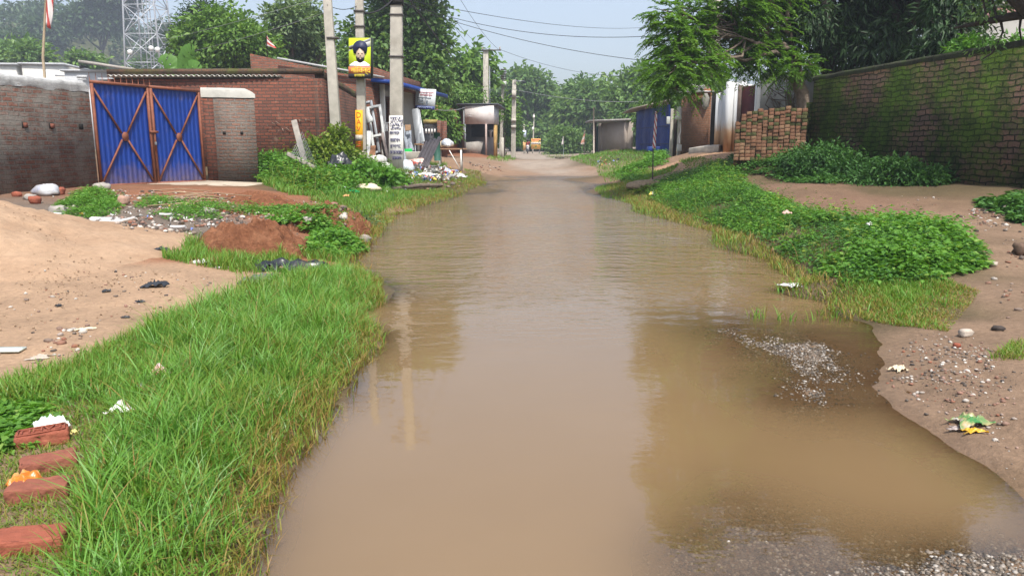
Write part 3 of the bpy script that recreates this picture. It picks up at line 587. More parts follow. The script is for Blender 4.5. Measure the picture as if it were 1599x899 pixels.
m = MB(); tseg(m, .9, 2.25, .05, .7, zaw - .5, -.2); m.build('doorway', DARK, SB)  # solid dark panel, interior shade painted as its colour
m = MB(); tseg(m, .9, 2.25, .06, zaw - .5, zaw - .102, .0); m.build('lintel_shutter', STEEL, SB)
m = MB(); n = 60
zz = np.linspace(.8, zaw - .15, n); V = []
for i, z_ in enumerate(zz):
    o_ = .012 if i % 2 else -.012
    V += [tp_(2.62, z_, o_ - .1), tp_(6.18, z_, o_ - .1)]
m.add(V, [(2*i, 2*i+1, 2*i+3, 2*i+2) for i in range(n - 1)]); m.build('roller_shutter', M('shutter_grey', (.33,.33,.31), .55, .15, 4, bump=.05, metallic=.2), SB)
# awning: sloping sheet out from the wall
m = MB(); aw0, aw1 = tp_(-.1, zaw + .02, 0), tp_(TL + .4, zaw - .05, 0); b0, b1 = tp_(.0, zaw - .10, .75), tp_(TL + .3, zaw - .16, 1.15)
m.hexa([aw0, b0, b1, aw1], [p + [0, 0, .03] for p in (aw0, b0, b1, aw1)]); aw = m.build('awning', M('grey_sheet', (.45,.47,.5), .5, .1, 4, metallic=.3), SB)
m = MB(); m.bar(b0 - [0, 0, .02], b1 - [0, 0, .02], .05, .15); m.bar(aw0 - [0, 0, .06], b0 - [0, 0, .02], .04, .14); m.build('awning_edge', M('awning_blue', (.02,.055,.25), .5, .2, 5), aw)
# ---- signboard hanging under the awning
c0 = at(664, 155, 30.5); sx = np.array([.93, -.36, -.07]); sx /= np.linalg.norm(sx); sz = np.array([.10, 0, .99]); sz -= sx * (sx @ sz); sz /= np.linalg.norm(sz); sw, sh = .86, .78
SG = thing('shop_sign', 'tilted white signboard with red lines and a blue foot strip, hanging under the blue awning', 'sign', c0)
sn = np.cross(sx, sz)
def sq(m, u0, u1, v0, v1, d0, d1): q = [c0 + sx * u * sw + sz * v * sh for u, v in ((u0, v0), (u1, v0), (u1, v1), (u0, v1))]; m.prism([p + sn * d0 for p in q], sn * (d1 - d0)); return m
sq(MB(), -.5, .5, -.5, .5, -.05, 0).build('board', M('sign_white', (.66,.70,.72), .5, .05, 4, bump=0), SG)
sq(MB(), -.5, .5, -.5, -.34, .001, .006).build('foot_strip', M('sign_blue', (.04,.06,.22), .5, .1, 5, bump=0), SG)
INK = M('sign_ink', (.12,.15,.19), .6, .1, 5, bump=0); REDI = M('sign_red', (.5,.09,.09), .6, .1, 5, bump=0); LBL = M('sign_pale_ink', (.45,.52,.72), .6, .1, 5, bump=0)
def scrib(m, u0, u1, v, h, n, d=.008):
    us = np.linspace(u0, u1, n + 1); q = lambda u, w: c0 + sx * u * sw + sz * w * sh + sn * d
    m.bar(q(u0, v + h / 2), q(u1, v + h / 2), .016, .004, up=sn)
    for i in range(n):
        if rng.random() < .85:
            u = (us[i] + us[i+1]) / 2 + rng.uniform(-.01, .01); m.bar(q(u, v - h / 2 * rng.uniform(.5, 1)), q(u + rng.uniform(-.015, .015), v + h / 2), .014, .004, up=sn)
            if rng.random() < .6: m.bar(q(u - .02, v - h * .1), q(u + .02, v - h * rng.uniform(-.2, .3)), .014, .004, up=sn)
    return m
m = MB(); scrib(m, -.34, .42, .28, .11, 12); scrib(m, -.28, .36, .17, .08, 10); m.build('lettering', REDI, SG)
m = MB(); scrib(m, -.4, .3, .04, .06, 14); scrib(m, -.38, -.08, -.10, .11, 6); scrib(m, -.38, -.1, -.22, .08, 6); m.build('lettering', INK, SG); m = MB(); m.add(*(lambda q: (q, [(0, 1, 2, 3)]))([c0 + sx * u * sw + sz * v * sh + sn * .009 for u, v in ((.06, -.28), (.14, -.28), (.14, -.06), (.06, -.06))])); m.build('pictogram', INK, SG)
m = MB(); scrib(m, -.36, .4, -.42, .08, 14, .011); m.build('lettering', LBL, SG)
# ---- things leaning and lying in front of the workshop
def frame_leaning(name, label, cat, p0, p1, w, dpt, mat, rungs=(.0, .45, .97), group=None):
    p0, p1 = V3(p0), V3(p1); up = p1 - p0; L = np.linalg.norm(up); u = up / L; s = np.cross(u, [0, -1, 0]); s = np.array([s[0], s[1], s[2]]); s /= np.linalg.norm(s); s = np.array([1., -.1, 0]); s -= u * (s @ u); s /= np.linalg.norm(s)
    T = thing(name, label, cat, p0, group); f = np.cross(s, u)
    for k in (-1, 1): m = MB(); m.bar(p0 + s * k * w / 2, p1 + s * k * w / 2, .085, dpt, up=f); m.build('stile', mat, T, bevel=.006)
    for r in rungs: m = MB(); q = p0 + u * (L * r + .03); m.bar(q - s * (w / 2 - .045), q + s * (w / 2 - .045), .085, dpt * .9, up=f); m.build('rail', mat, T, bevel=.006)
    return T
FR = M('primer_white', (.50,.52,.50), .5, .08, 4, bump=.05, stain=((.42,.42,.4), 3, .62))
frame_leaning('door_frame', 'tall white door frame leaning behind the writing-covered pole', 'door frame', at(596, 253, 26.2), at(584, 166, 27.2), .42, .1, FR)
frame_leaning('door_frame', 'upper grey-white frame end leaning behind the poster pole', 'door frame', at(586, 240, 26.6), at(573, 159, 27.4), .30, .08, STEEL, (.0, .97))
m = MB(); m.prism([at(569, 164, 26.9), at(582, 186, 26.5), at(582, 190, 26.5), at(571, 194, 26.5)], (.02, .03, 0)); tag(m.build('metal_sheet', FR), 'small crooked white sheet hung beside the orange banner', 'sheet')
def leaning(name, label, cat, p, q, w, d, mat, **k): m = MB(); m.bar(p, q, w, d, up=(0, -1, 0)); return tag(m.build(name, mat, bevel=.004), label, cat, **k)
leaning('steel_plank', 'short pale steel channel standing just beside the orange banner pole', 'plank', at(573, 250, 25.4), at(576, 205, 25.9), .17, .05, FR)
leaning('wooden_board', 'short brown wooden board leaning by the white door frame', 'board', at(581, 250, 25.3), at(582, 228, 25.7), .2, .04, M('brown_wood', (.30,.15,.075), .7, .25, 6, bump=.2))
leaning('metal_sheet', 'dark sheet leaning between the white door frame and the written pole', 'sheet', at(609, 252, 26.1), at(601, 206, 26.7), .36, .03, M('dark_sheet', (.05,.035,.03), .6, .3, 6))
leaning('steel_plank', 'brown-grey channel leaning across the dark sheet', 'plank', at(607, 251, 25.8), at(597, 208, 26.4), .09, .05, M('taupe_steel', (.26,.22,.20), .6, .2, 6))
leaning('steel_plank', 'grey channel with its top behind the written pole', 'plank', at(632, 250, 26.0), at(622, 205, 26.6), .13, .06, M('blue_grey_steel', (.27,.30,.34), .5, .2, 6))
for k, (a, b, lab) in enumerate((((637, 236), (629, 196), 'thin blue-grey steel strip leaning at the left edge of the shutter'), ((644, 236), (634, 206), 'wider blue-grey steel strip leaning before the shutter foot'), ((641, 234), (640, 204), 'upright narrow steel strip before the shutter'))):
    leaning('steel_strip', lab, 'steel strip', at(*a, 27.8), at(*b, 28.4), .10 + .05 * (k == 1), .03, M('blue_grey_steel', (.27,.30,.34), .5, .2, 6), group='steel strips leaning on the shutter')
for k, (a, b, lab) in enumerate((((655, 224), (648, 170), 'tall grey steel sheet leaning on the shutter under the signboard'), ((660, 222), (652, 172), 'tall pale steel sheet leaning just beyond another under the signboard'))):
    leaning('steel_sheet', lab, 'steel sheet', at(*a, 29.5), at(*b, 30.2), .26 - .08 * k, .03, STEEL, group='tall sheets under the signboard')
leaning('cardboard_piece', 'small brown cardboard piece by the shutter edge', 'cardboard', at(637, 204, 28.0), at(637, 195, 28.1), .2, .02, M('cardboard', (.30,.19,.11), .9, .2, 6))
# white plastic chair beside the column
ch = thing('plastic_chair', 'white plastic chair mostly hidden behind the written pole', 'chair', at(608, 240, 27.0))
cc = at(609, 212, 27.0); wv = M('white_plastic', (.74,.74,.71), .4, .05, 5, bump=0)
m = MB(); [m.bar(cc + [dx, 0, -.02], cc + [dx, .03, .42], .045, .02) for dx in (-.2, -.1, 0, .1, .2)]; m.bar(cc + [-.25, .03, .44], cc + [.25, .03, .44], .05, .03); m.build('backrest', wv, ch)
m = MB(); m.box(cc + [0, -.2, -.04], (.46, .42, .04)); m.build('seat', wv, ch, bevel=.01)
for dx in (-.2, .2):
    for dy in (-.36, -.02): m = MB(); m.bar(cc + [dx, dy, -.05], cc + [dx * 1.15, dy * 1.1, -.46], .05, .04); m.build('leg', wv, ch)
# green crate on a concrete step
m = MB(); q = at(644, 252, 26.4); m.box((q[0], q[1] + .3, q[2] + .16), (.95, .7, .34)); tag(m.build('concrete_step', CONC, bevel=.02), 'low grey concrete step before the shutter, green tray on it', 'step')
m = MB(); q = at(637, 243, 26.5); a, b = .2, .12
m.hexa([q + [-a, -b, 0], q + [a, -b, 0], q + [a, b, 0], q + [-a, b, 0]], [q + [-a * .85, -b * .85, .22], q + [a * .6, -b * .85, .24], q + [a * .6, b * .85, .24], q + [-a * .85, b * .85, .22]])
tag(m.build('plastic_tray', M('bright_green', (.01,.50,.09), .45, .08, 5, bump=0), bevel=.01), 'bright green plastic tray on the step by the shutter', 'tray')
# dark corrugated sheet leaning toward the road
p0, p1, q0, q1 = at(645, 262, 24.6), at(667, 262, 24.3), at(664, 222, 26.6), at(690, 213, 26.4)
m = MB()
def fn(u, v):
    b = p0 + (p1 - p0) * u[:, None]; tt = q0 + (q1 - q0) * u[:, None]; p = b + (tt - b) * v[:, None]; nrm = np.cross(p1 - p0, q0 - p0); nrm /= np.linalg.norm(nrm)
    w = np.clip(np.sin(u * 2 * math.pi * 4.0) * 2.2, -1, 1); return p + nrm * (.03 * w)[:, None]
m.grid(fn, 90, 4); o = m.build('roofing_sheet', M('dark_roofing', (.085,.075,.08), .5, .35, 5, bump=.1, metallic=.15, spec=.45)); sl_ = o.modifiers.new('solid', 'SOLIDIFY'); sl_.thickness = .006
tag(o, 'dark ribbed roofing sheet leaning over above the litter', 'roofing sheet')
# tables behind
WOODT = M('plank_wood', (.36,.22,.13), .7, .2, 8, bump=.2)
tb = thing('wooden_table', 'rough wooden table with thin pale legs between roofing sheet and kiosk', 'table', at(707, 245, 29.5))
a, b = at(682, 230, 29.6), at(724, 233, 29.2); a[2] = b[2]
m = MB(); m.bar(a + [0, .25, 0], b + [0, .25, 0], .6, .05); m.build('table_top', WOODT, tb, bevel=.006)
for x, yy, lab in ((b[0] - .1, b[1], 0), (b[0] - .1, b[1] + .5, 0), (a[0] + .1, a[1], 0), (a[0] + .1, a[1] + .5, 0)):
    m = MB(); z = float(gh(x, yy)); m.bar((x, yy, z - .05), (x, yy, b[2] - .03), .06, .06); m.build('leg', WHITE, tb)
m = MB(); m.bar((b[0] - .12, b[1] + .02, float(gh(b[0], b[1])) + .03), (b[0] - .55, b[1] + .02, b[2] - .04), .04, .03); m.build('strut', WHITE, tb)
tb = thing('small_table', 'small table with metal legs left of the roofing sheet', 'table', at(652, 252, 26.8))
a = at(647, 225.5, 26.8); b = at(663, 226, 26.8)
m = MB(); m.bar(a + [0, .2, 0], b + [0, .2, 0], .45, .04); m.build('table_top', WOODT, tb)
for x in (a[0] + .03, b[0] - .03):
    for yy in (a[1], a[1] + .4): m = MB(); m.bar((x, yy, float(gh(x, yy)) - .05), (x, yy, a[2] - .02), .035, .035); m.build('leg', STEEL, tb)
# parked motorcycle behind the sheet (dark) and the green post
m = MB(); q = at(683, 251, 27.8); m.tube([q, q + [0, 0, 1.0]], .12, 10); tag(m.build('green_post', M('green_paint', (.035,.11,.08), .6, .2, 5)), 'stubby dark green post under the wooden table edge', 'post')
# thin iron rod
m = MB(); q = P(721, 284); m.tube([q - [0, 0, .1], at(722, 230, q[1])], .011, 5); tag(m.build('iron_rod', M('rust_rod', (.12,.07,.05), .8, .2, 8)), 'thin rusty iron rod standing at the grass edge before the table', 'rod')
# ---- compound wall, dark gate and brick post behind
CW = thing('compound_wall', 'red brick compound wall with creepers between workshop and kiosk', 'wall', at(700, 230, 41))
m = MB(); a, b = at(668, 170, 40)[:2], at(724, 168, 49.5)[:2]; m.wall(a, b, .25, .5, at(690, 163, 41)[2]); m.build('brickwork', brickM('orange_brick', (.40,.15,.075), (.30,.11,.06), (.22,.15,.1), smear=((.42,.22,.12), 1.0, .6)), CW)
gt = thing('metal_gate', 'dark small gate with pale spear holes under a mossy lintel behind the leaning roofing sheet', 'gate', at(672, 232, 38))
m = MB(); a, b = at(662, 199, 38), at(682, 199, 38); m.wall(a[:2], b[:2], .05, .7, a[2]); m.build('gate_leaf', M('gate_dark', (.035,.035,.04), .5, .2, 5), gt)
m = MB(); [m.box(at(665.5 + 4.5 * i, 205, 37.95), (.07, .03, .22)) for i in range(4)]; m.build('spear_plate', WHITE, gt)
m = MB(); m.wall(at(662, 192, 38)[:2], at(682, 192, 38)[:2], .2, a[2] + .005, at(670, 193, 38)[2]); m.build('lintel', STEEL, gt)
m = MB(); m.wall(at(661, 192, 37.9)[:2], at(683, 192, 37.9)[:2], .3, at(670, 192.9, 38)[2], at(670, 187, 38)[2]); m.build('lintel_top', M('mossy_ochre', (.30,.24,.08), .9, .3, 3), gt)
m = MB(); m.wall(at(682.5, 192, 37.6)[:2], at(688, 192, 37.6)[:2], .25, .7, at(685, 188, 37.6)[2]); m.wall(at(688.2, 192, 37.7)[:2], at(697, 192, 37.7)[:2], .3, .7, at(690, 189, 37.7)[2]); m.build('gate_post', RAWB, gt)
# ---- kiosk
KD = 47.
KS = thing('kiosk', 'roadside kiosk with peeling white fascia, thin posts and a flat sheet roof', 'kiosk', at(752, 239, KD))
a, b, c_ = at(726, 194, KD), at(771, 194, KD - .4), at(779, 192, KD + 2.2); zf0, zf1 = at(748, 194, KD)[2], at(748, 165.5, KD)[2]
FAS = M('peeling_fascia', (.66,.62,.60), .7, .10, 2, bump=.1, stain=((.56,.36,.33), 3.5, .56))
m = MB(); m.wall(a[:2], b[:2], .08, zf0, zf1); m.build('fascia', FAS, KS)
m = MB(); m.wall(b[:2] + [.003, .083], c_[:2], .06, zf0 + .02, zf1 - .05); m.build('side_fascia', M('grey_fascia', (.5,.5,.5), .7, .1, 2), KS)
m = MB(); q = at(748, 181, KD - .25); [m.bar(q + [dx, 0, dz], q + [dx + l_, 0, dz], .03, .01, up=(0, -1, 0)) for dx, dz, l_ in ((-.7, -.02, .25), (-.72, .08, .3), (.3, .02, .2), (.42, -.12, .3))]
m.build('lettering', M('faded_ink', (.44,.42,.42), .8, .1, 5, bump=0), KS)
m = MB(); za = zf1 + .06; m.hexa([(*(a[:2] + [-.5, -.06]), za), (*(b[:2] + [.25, -.06]), za), (*(c_[:2] + [.45, 1.5]), za - .12), (*(a[:2] + [-.5, 3.5]), za - .1)], [(*(a[:2] + [-.5, -.06]), za + .07), (*(b[:2] + [.25, -.06]), za + .07), (*(c_[:2] + [.45, 1.5]), za - .05), (*(a[:2] + [-.5, 3.5]), za - .03)]); m.build('roof', M('kiosk_roof', (.10,.11,.13), .6, .2, 5), KS)
gk = lambda p: float(gh(p[0], p[1]))
for px_, w_, mt in ((726.2, .08, STEEL), (759, .11, M('post_pinkish', (.42,.33,.30), .8, .2, 6))):
    q = at(px_, 200, KD - .3); m = MB(); m.bar((q[0], q[1], gk(q) - .1), (q[0], q[1], zf0 + (0 if px_ > 740 else .0)), w_, w_); m.build('post', mt, KS)
m = MB(); a2, b2 = at(727, 200, KD + 1.9), at(772, 200, KD + 1.9); m.wall(a2[:2], b2[:2], .12, .5, za - .1); m.build('back_wall', M('kiosk_grey', (.23,.24,.25), .8, .15, 3), KS)
m = MB(); m.wall(at(736, 200, KD + 1.6)[:2], at(770, 200, KD + 1.6)[:2], .05, at(750, 214, KD + 1.6)[2], zf0 + .2); m.build('opening_shade_panel', M('kiosk_dark', (.02,.022,.028), .6, .2, 5), KS)  # near-black panel painted as the shade inside the kiosk opening
m = MB(); m.wall(at(725.5, 200, KD + .05)[:2], at(727.5, 200, KD + 1.9)[:2], .08, .5, za - .1); m.build('side_wall', M('kiosk_grey', (.23,.24,.25), .8, .15, 3), KS)
m = MB(); a2, b2 = at(727.5, 222, KD + .35), at(755, 222, KD + .35); m.prism([(a2[0], a2[1], gk(a2) - .1), (b2[0] - .25, b2[1], gk(b2) - .1), (b2[0], b2[1], a2[2] + .0), (b2[0] - .15, b2[1], a2[2] + .06), (a2[0], a2[1], a2[2] - .02)], (0, .25, 0)); m.build('counter', M('counter_plaster', (.36,.34,.31), .9, .15, 3), KS)
m = MB(); q = at(773, 205, KD + .1); m.wall(q[:2], q[:2] + [.14, .3], .1, gk(q) - .1, zf0 - .05); m.build('side_board', M('yellow_wood', (.42,.27,.10), .8, .3, 4), KS)
m = MB(); q = at(766, 207, KD + 1.2); m.lathe(q, [(.05, -.3), (.07, 0), (.16, .12), (.1, .16)], 12); m.build('hanging_fan', FR, KS)
# low gate posts beyond the kiosk
m = MB(); q = at(784.5, 232, KD + 6); m.bar((q[0], q[1], gk(q) - .2), (q[0], q[1], at(784, 215, KD + 6)[2]), .2, .2); tag(m.build('gate_post', CONCP), 'short pale post just past the kiosk', 'post')
# ---- poles
def pole(label, base, top, w0, w1, d0=None, mat=CONCP, arms=(), n='utility_pole', group=None):
    T = thing(n, label, 'utility pole', base, group); m = MB(); d0 = d0 or w0 * .75
    base, top = V3(base), V3(top); m.bar(base - (top - base) / np.linalg.norm(top - base) * .4, top, w0, d0, up=(0, 1, 0), w2=w1); m.build('shaft', mat, T, bevel=.02); return T
IRON = M('iron_arm', (.10,.09,.085), .6, .2, 6, bump=.1)
INSM = M('insulator', (.5,.42,.36), .3, .1, 6, bump=0)
def band(T, px, py, D, w): m = MB(); q = at(px, py, D); m.box(q, (w + .05, w * .75 + .05, .05)); m.build('band', IRON, T)
def arm(T, q, l, r, ins=3, ez=0.0):
    m = MB(); m.bar(q - [l, 0, 0], q + [r, 0, ez], .07, .07); A = m.build('crossarm', IRON, T)
    for k in range(ins):
        x = -l + .08 + (l + r - .16) * k / max(1, ins - 1); m = MB(); m.lathe(q + [x, 0, .035], [(.02, 0), (.045, .05), (.03, .09), (.05, .13), (.02, .18)], 8); m.build('insulator', INSM, A)
b_ = P(529, 256); lp = pole('leaning plain concrete utility pole at the corner of the low brick building', at(528, 252, 21.6), at(505, -95, 21.6), .30, .20)
band(lp, 520, 60, 21.6, .25); arm(lp, at(508, -60, 21.6), .5, .5)
PD = 22.6; pp = pole('concrete utility pole carrying a portrait poster and an orange banner', at(566, 259, PD), at(559, -110, PD), .27, .21)
for y_ in (18, 42): band(pp, 561 + (y_ > 30) * .5, y_, PD, .24)
arm(pp, at(560, -70, PD), .6, .6)
WD = 24.0; wp = pole('whitewashed-foot concrete utility pole with blue handwriting down its face', at(619.5, 268, WD), at(619, -165, WD), .43, .30)
for y_, w_ in ((24, .36), (89, .39)): band(wp, 619, y_, WD, w_)
m = MB(); m.box(at(619, 3, WD), (.4, .34, .22)); m.build('black_wrap', DARK, wp)
arm(wp, at(619, -150, WD), .65, .65); arm(wp, at(619, -120, WD), .4, .4, 2)
# whitewash and handwriting on the pole face
fy = WD - .43 * .75 / 2
def fq(px, py, o): p = at(px, py, WD); p[1] = fy - o; return p
m = MB(); m.prism([fq(608.2, 266, .004), fq(631.2, 266, .004), fq(630.2, 181, .0), fq(608.9, 181, .0)], (0, .01, 0)); m.build('whitewash', M('whitewash', (.74,.72,.68), .8, .1, 4, bump=.2, stain=((.52,.38,.32), 1.6, .62)), wp)
m = MB()
for row, y_ in enumerate((185, 189.5, 195, 200.5, 208, 219, 228.5, 238, 247)):
    x0 = 611 + rng.uniform(-1, 1.2); x1 = 626 + rng.uniform(-2, 2.5)
    if row in (8,): x0 += 3
    q = lambda x, y: fq(x, y, .014)
    if row > 3: m.bar(q(x0, y_ - 2.2), q(x1, y_ - 2.5), .009, .004, up=(0, -1, 0))
    x = x0
    while x < x1:
        w_ = rng.uniform(1.4, 2.6); h_ = rng.uniform(2.6, 4.2); a_ = rng.uniform(0, 1)
        pts = [q(x + w_ * .5 * (1 + math.cos(s)) * .9, y_ + h_ * .55 * math.sin(s)) for s in np.linspace(a_ * 3, a_ * 3 + rng.uniform(3, 5.5), 7)]
        for i in range(6): m.bar(pts[i], pts[i+1], .014, .004, up=(0, -1, 0))
        if rng.random() < .6: m.bar(q(x + w_, y_ - h_ * .6), q(x + w_ * .95, y_ + h_ * .6), .02, .004, up=(0, -1, 0))
        x += w_ + rng.uniform(.3, .8)
m.build('handwriting', M('blue_ink', (.10,.10,.20), .7, .1, 5, bump=0), wp)
# ---- portrait poster (a plain made-up portrait)
py0, py1, pxa, pxb = 122, 59, 544.5, 579; pd = PD - .32
PS = thing('portrait_poster', 'framed yellow-green poster of a bearded man in a dark turban, fixed high on a pole', 'poster', at(562, 90, pd))
def pq(u, v, o=0.): p = at(pxa + (pxb - pxa) * u, py0 + (py1 - py0) * v, pd); p[1] = pd - o; return p
def flat(name, pts, mat, o): m = MB(); m.prism([pq(u, v, o) for u, v in pts], (0, .004, 0)); return m.build(name, mat, PS, uv=False)
def PM(n, c): return M(n, c, .45, .05, 6, bump=0)
m = MB(); m.prism([pq(-.0, -.0), pq(1.06, .0), pq(1.06, 1.0), pq(0, 1)], (0, .2, 0)); m.build('backing_box', M('poster_edge', (.03,.04,.035), .5, .1, 5, bump=0), PS)
flat('panel', [(0.005, .01), (.995, .01), (.995, .99), (.005, .99)], PM('lime', (.55,.68,.03)), .006)
flat('stripe', [(.01, .66), (.45, .86), (.99, .96), (.99, .78), (.6, .72), (.01, .70)], PM('stripe_grey', (.48,.48,.46)), .010)
flat('stripe', [(.01, .78), (.99, .99), (.99, .93), (.01, .72)], PM('stripe_dark', (.30,.30,.31)), .014)
ell = lambda cx, cy, rx, ry, n=28, a0=0, a1=6.283: [(cx + rx * math.cos(a), cy + ry * math.sin(a)) for a in np.linspace(a0, a1, n, endpoint=a1 < 6.2)]
flat('shirt', [(.03, .275), (.97, .275), (.95, .33), (.72, .41), (.5, .40), (.28, .41), (.05, .33)], PM('shirt_white', (.74,.75,.80)), .018)
flat('face', ell(.53, .555, .20, .18), PM('skin_print', (.55,.42,.32)), .022)
flat('beard', ell(.53, .50, .185, .115, 24, math.pi, 2 * math.pi) + [(.72, .55), (.66, .50), (.53, .51), (.40, .50), (.34, .55)], PM('beard_print', (.03,.03,.04)), .026)
flat('mouth', ell(.53, .475, .05, .022), PM('mouth_print', (.42,.27,.22)), .03)
for u in (.45, .61): flat('eye', ell(u, .60, .035, .012), PM('eye_print', (.06,.045,.04)), .03)
flat('nose', [(.50, .535), (.56, .535), (.535, .61)], PM('nose_print', (.47,.34,.26)), .03)
flat('turban', ell(.53, .74, .33, .19, 24, -.15, math.pi + .15) + [(.24, .60), (.34, .60), (.36, .66), (.50, .75), (.70, .66), (.72, .60), (.80, .60)], PM('turban_print', (.025,.03,.075)), .034)
flat('text_band', [(0, .105), (1, .105), (1, .275), (0, .275)], PM('orange_band', (.72,.21,.10)), .038)
flat('foot_band', [(0, 0), (1, 0), (1, .104), (0, .104)], PM('black_band', (.03,.03,.035)), .038)
YE = PM('yellow_letter', (.80,.66,.05))
m = MB(); put_text(m, 'गोिवन्द', pq(.56, .185, .046), (1, 0, 0), (0, 0, 1), w=.56, h=.24); m.build('lettering', YE, PS, uv=False)
m = MB(); m.bar(pq(.27, .085, .044), pq(.73, .085, .044), .012, .004, up=(0, -1, 0))
for u in np.linspace(.29, .71, 9): m.bar(pq(u, .085, .044), pq(u + rng.uniform(-.03, .03), .025, .044), .014, .004, up=(0, -1, 0)); m.bar(pq(u - .02, .05, .044), pq(u + .02, .045, .044), .012, .004, up=(0, -1, 0))
m.build('lettering', YE, PS, uv=False)
# ---- vertical orange banner with D A V
bn = thing('vertical_banner', 'narrow orange banner lettered D A V, wrapped on the poster pole', 'banner', at(562, 220, PD - .25))
bD = PD - .175
def bq(px, py, o=0.): p = at(px, py, PD); p[1] = bD - o; return p
ORG = M('banner_orange', (.82,.40,.015), .6, .08, 4, bump=.05)
m = MB(); m.prism([bq(557.3, 235), bq(568.4, 235), bq(568, 172.5), bq(556.6, 172.5)], (0, .03, 0)); m.build('cloth', ORG, bn)
m = MB(); m.prism([bq(557, 220, .004), bq(568, 220, .004), bq(568, 211, .004), bq(557, 211, .004)], (0, .003, 0)); m.build('portrait_strip', M('banner_grey', (.45,.42,.36), .7, .2, 30, bump=0), bn)
for ch_, y_ in (('D', 180), ('A', 190.5), ('V', 201)):
    m = MB(); put_text(m, ch_, bq(562, y_, .008), (1, 0, 0), (0, 0, 1), w=.125, h=.15); m.build('letter', M('banner_red', (.52,.10,.02), .7, .1, 5, bump=0), bn, uv=False)
m = MB(); [m.bar(bq(558 + rng.uniform(0, 3), y_, .008), bq(566 + rng.uniform(-2, 1), y_ - 1.5, .008), .03, .004, up=(0, -1, 0)) for y_ in (223, 226, 229)]; m.build('small_print', M('banner_red', (.52,.10,.02), .7, .1, 5, bump=0), bn)
m = MB(); m.prism([bq(557, 258), bq(569.3, 258), bq(568.6, 236), bq(557.4, 236)], (0, .02, 0)); tag(m.build('faded_paper', M('faded_yellow', (.48,.43,.30), .9, .3, 9, bump=.2, stain=((.5,.36,.08), 4, .5))), 'torn faded yellowish paper pasted below the orange banner', 'poster')
# far poles
tp1 = pole('concrete pole with an iron crossarm rising behind the kiosk roof', at(758.5, 236, 52), at(758.5, 78, 52), .42, .34); arm(tp1, at(760, 78.5, 51.8), .35, .95, 2)
q = at(764.5, 120, 52); m = MB(); m.bar((q[0], 52, 2), at(764.5, 103, 52), .06, .06); m.build('side_pipe', STEEL, tp1)
tp2 = pole('thin pole with a dark cage-like box near its top, beyond the kiosk', at(782, 236, 60), at(786, 112, 60), .26, .2)
m = MB()
for k in range(6): m.box(at(786, 109 + 3.4 * k, 60), (.42, .42, .06))
for dx in (-.18, .18):
    for dy in (-.18, .18): m.bar(at(786, 127, 60) + [dx, dy, 0], at(786, 108, 60) + [dx, dy, 0], .05, .05)
m.build('cage_box', IRON, tp2); m = MB(); m.box(at(787.5, 131, 59.7), (.32, .25, .36)); m.build('meter_box', FR, tp2)
tp3 = pole('pale roadside pole with short stub arm, closest of the far group to the road', at(801.5, 238, 56), at(803, 125, 56), .36, .28)
m = MB(); m.bar(at(803, 127, 55.8), at(819, 127, 55.8), .06, .06); m.bar(at(802, 152, 55.8), at(811, 152, 55.8), .05, .05); m.build('stub_arm', STEEL, tp3)
m = MB(); m.box(at(802.5, 147, 55.7), (.30, .27, .5)); m.build('collar', CONCP, tp3)
for y_ in (188, 198): m = MB(); m.box(at(802, y_, 55.8), (.36, .29, .2)); m.build('band', CONCP, tp3)
tp4 = pole('short orange-footed pole with a blue-white poster, at the far end of the road', at(819, 235, 86), at(817.5, 194, 86), .28, .22)
m = MB(); q = at(818.7, 209, 85.7); m.box(q, (.42, .03, .75)); m.build('poster_sheet', M('poster_bluewhite', (.52,.60,.72), .7, .15, 2, bump=0), tp4)
m = MB(); m.box(at(818.7, 228, 85.6), (.3, .12, .9)); m.build('orange_foot', M('faded_orange', (.55,.33,.14), .8, .2, 3), tp4)
tp5 = pole('thin far lamp pole beside the orange hoarding', at(832, 236, 94), at(834, 178, 94), .16, .12)
m = MB(); m.lathe(at(833.6, 182, 93.8), [(.04, -.2), (.13, -.08), (.13, .08), (.04, .18)], 10); m.build('lamp_head', WHITE, tp5); m = MB(); m.lathe(at(832.2, 201, 93.9), [(.06, -.2), (.14, -.06), (.14, .1), (.06, .2)], 8); m.build('meter_box', WHITE, tp5)
# orange hoarding at the far end
HB = thing('roadside_hoarding', 'small orange hoarding on legs at the far end of the road', 'hoarding', at(837, 236, 92)); a, b = at(829.5, 216.5, 92), at(844.2, 216.5, 92); zt_, zb_ = a[2], at(837, 233, 92)[2]
m = MB(); m.wall(a[:2], b[:2], .08, zb_, zt_); m.build('board', M('hoarding_orange', (.72,.40,.10), .6, .1, 2, bump=0), HB)
m = MB(); zc_ = at(837, 223.5, 92)[2]; m.wall(a[:2] - [0, .004], b[:2] - [0, .004], .003, zc_ - .16, zc_ + .1); m.build('white_band', M('hoarding_white', (.66,.58,.50), .6, .3, 6, bump=0), HB)
m = MB(); [m.bar((x, a[1] - .02, zt_ - .1), (x + rng.uniform(-.03, .03), a[1] - .02, zt_ - .36), .05, .01, up=(0, -1, 0)) for x in np.linspace(a[0] + .12, b[0] - .12, 8)]; m.bar((a[0] + .1, a[1] - .02, zt_ - .09), (b[0] - .1, a[1] - .02, zt_ - .09), .04, .01, up=(0, -1, 0)); m.build('lettering', REDI, HB)
m = MB(); [m.bar((x, a[1] - .02, zc_ - .1), (x + .07, a[1] - .02, zc_ + .05), .06, .01, up=(0, -1, 0)) for x in np.linspace(a[0] + .12, b[0] - .2, 6)]; m.build('lettering', INK, HB)
for x in (a[0] + .15, b[0] - .15): m = MB(); m.bar((x, a[1] + .05, float(gh(x, a[1])) - .1), (x, a[1] + .05, zb_), .08, .08); m.build('leg', IRON, HB)
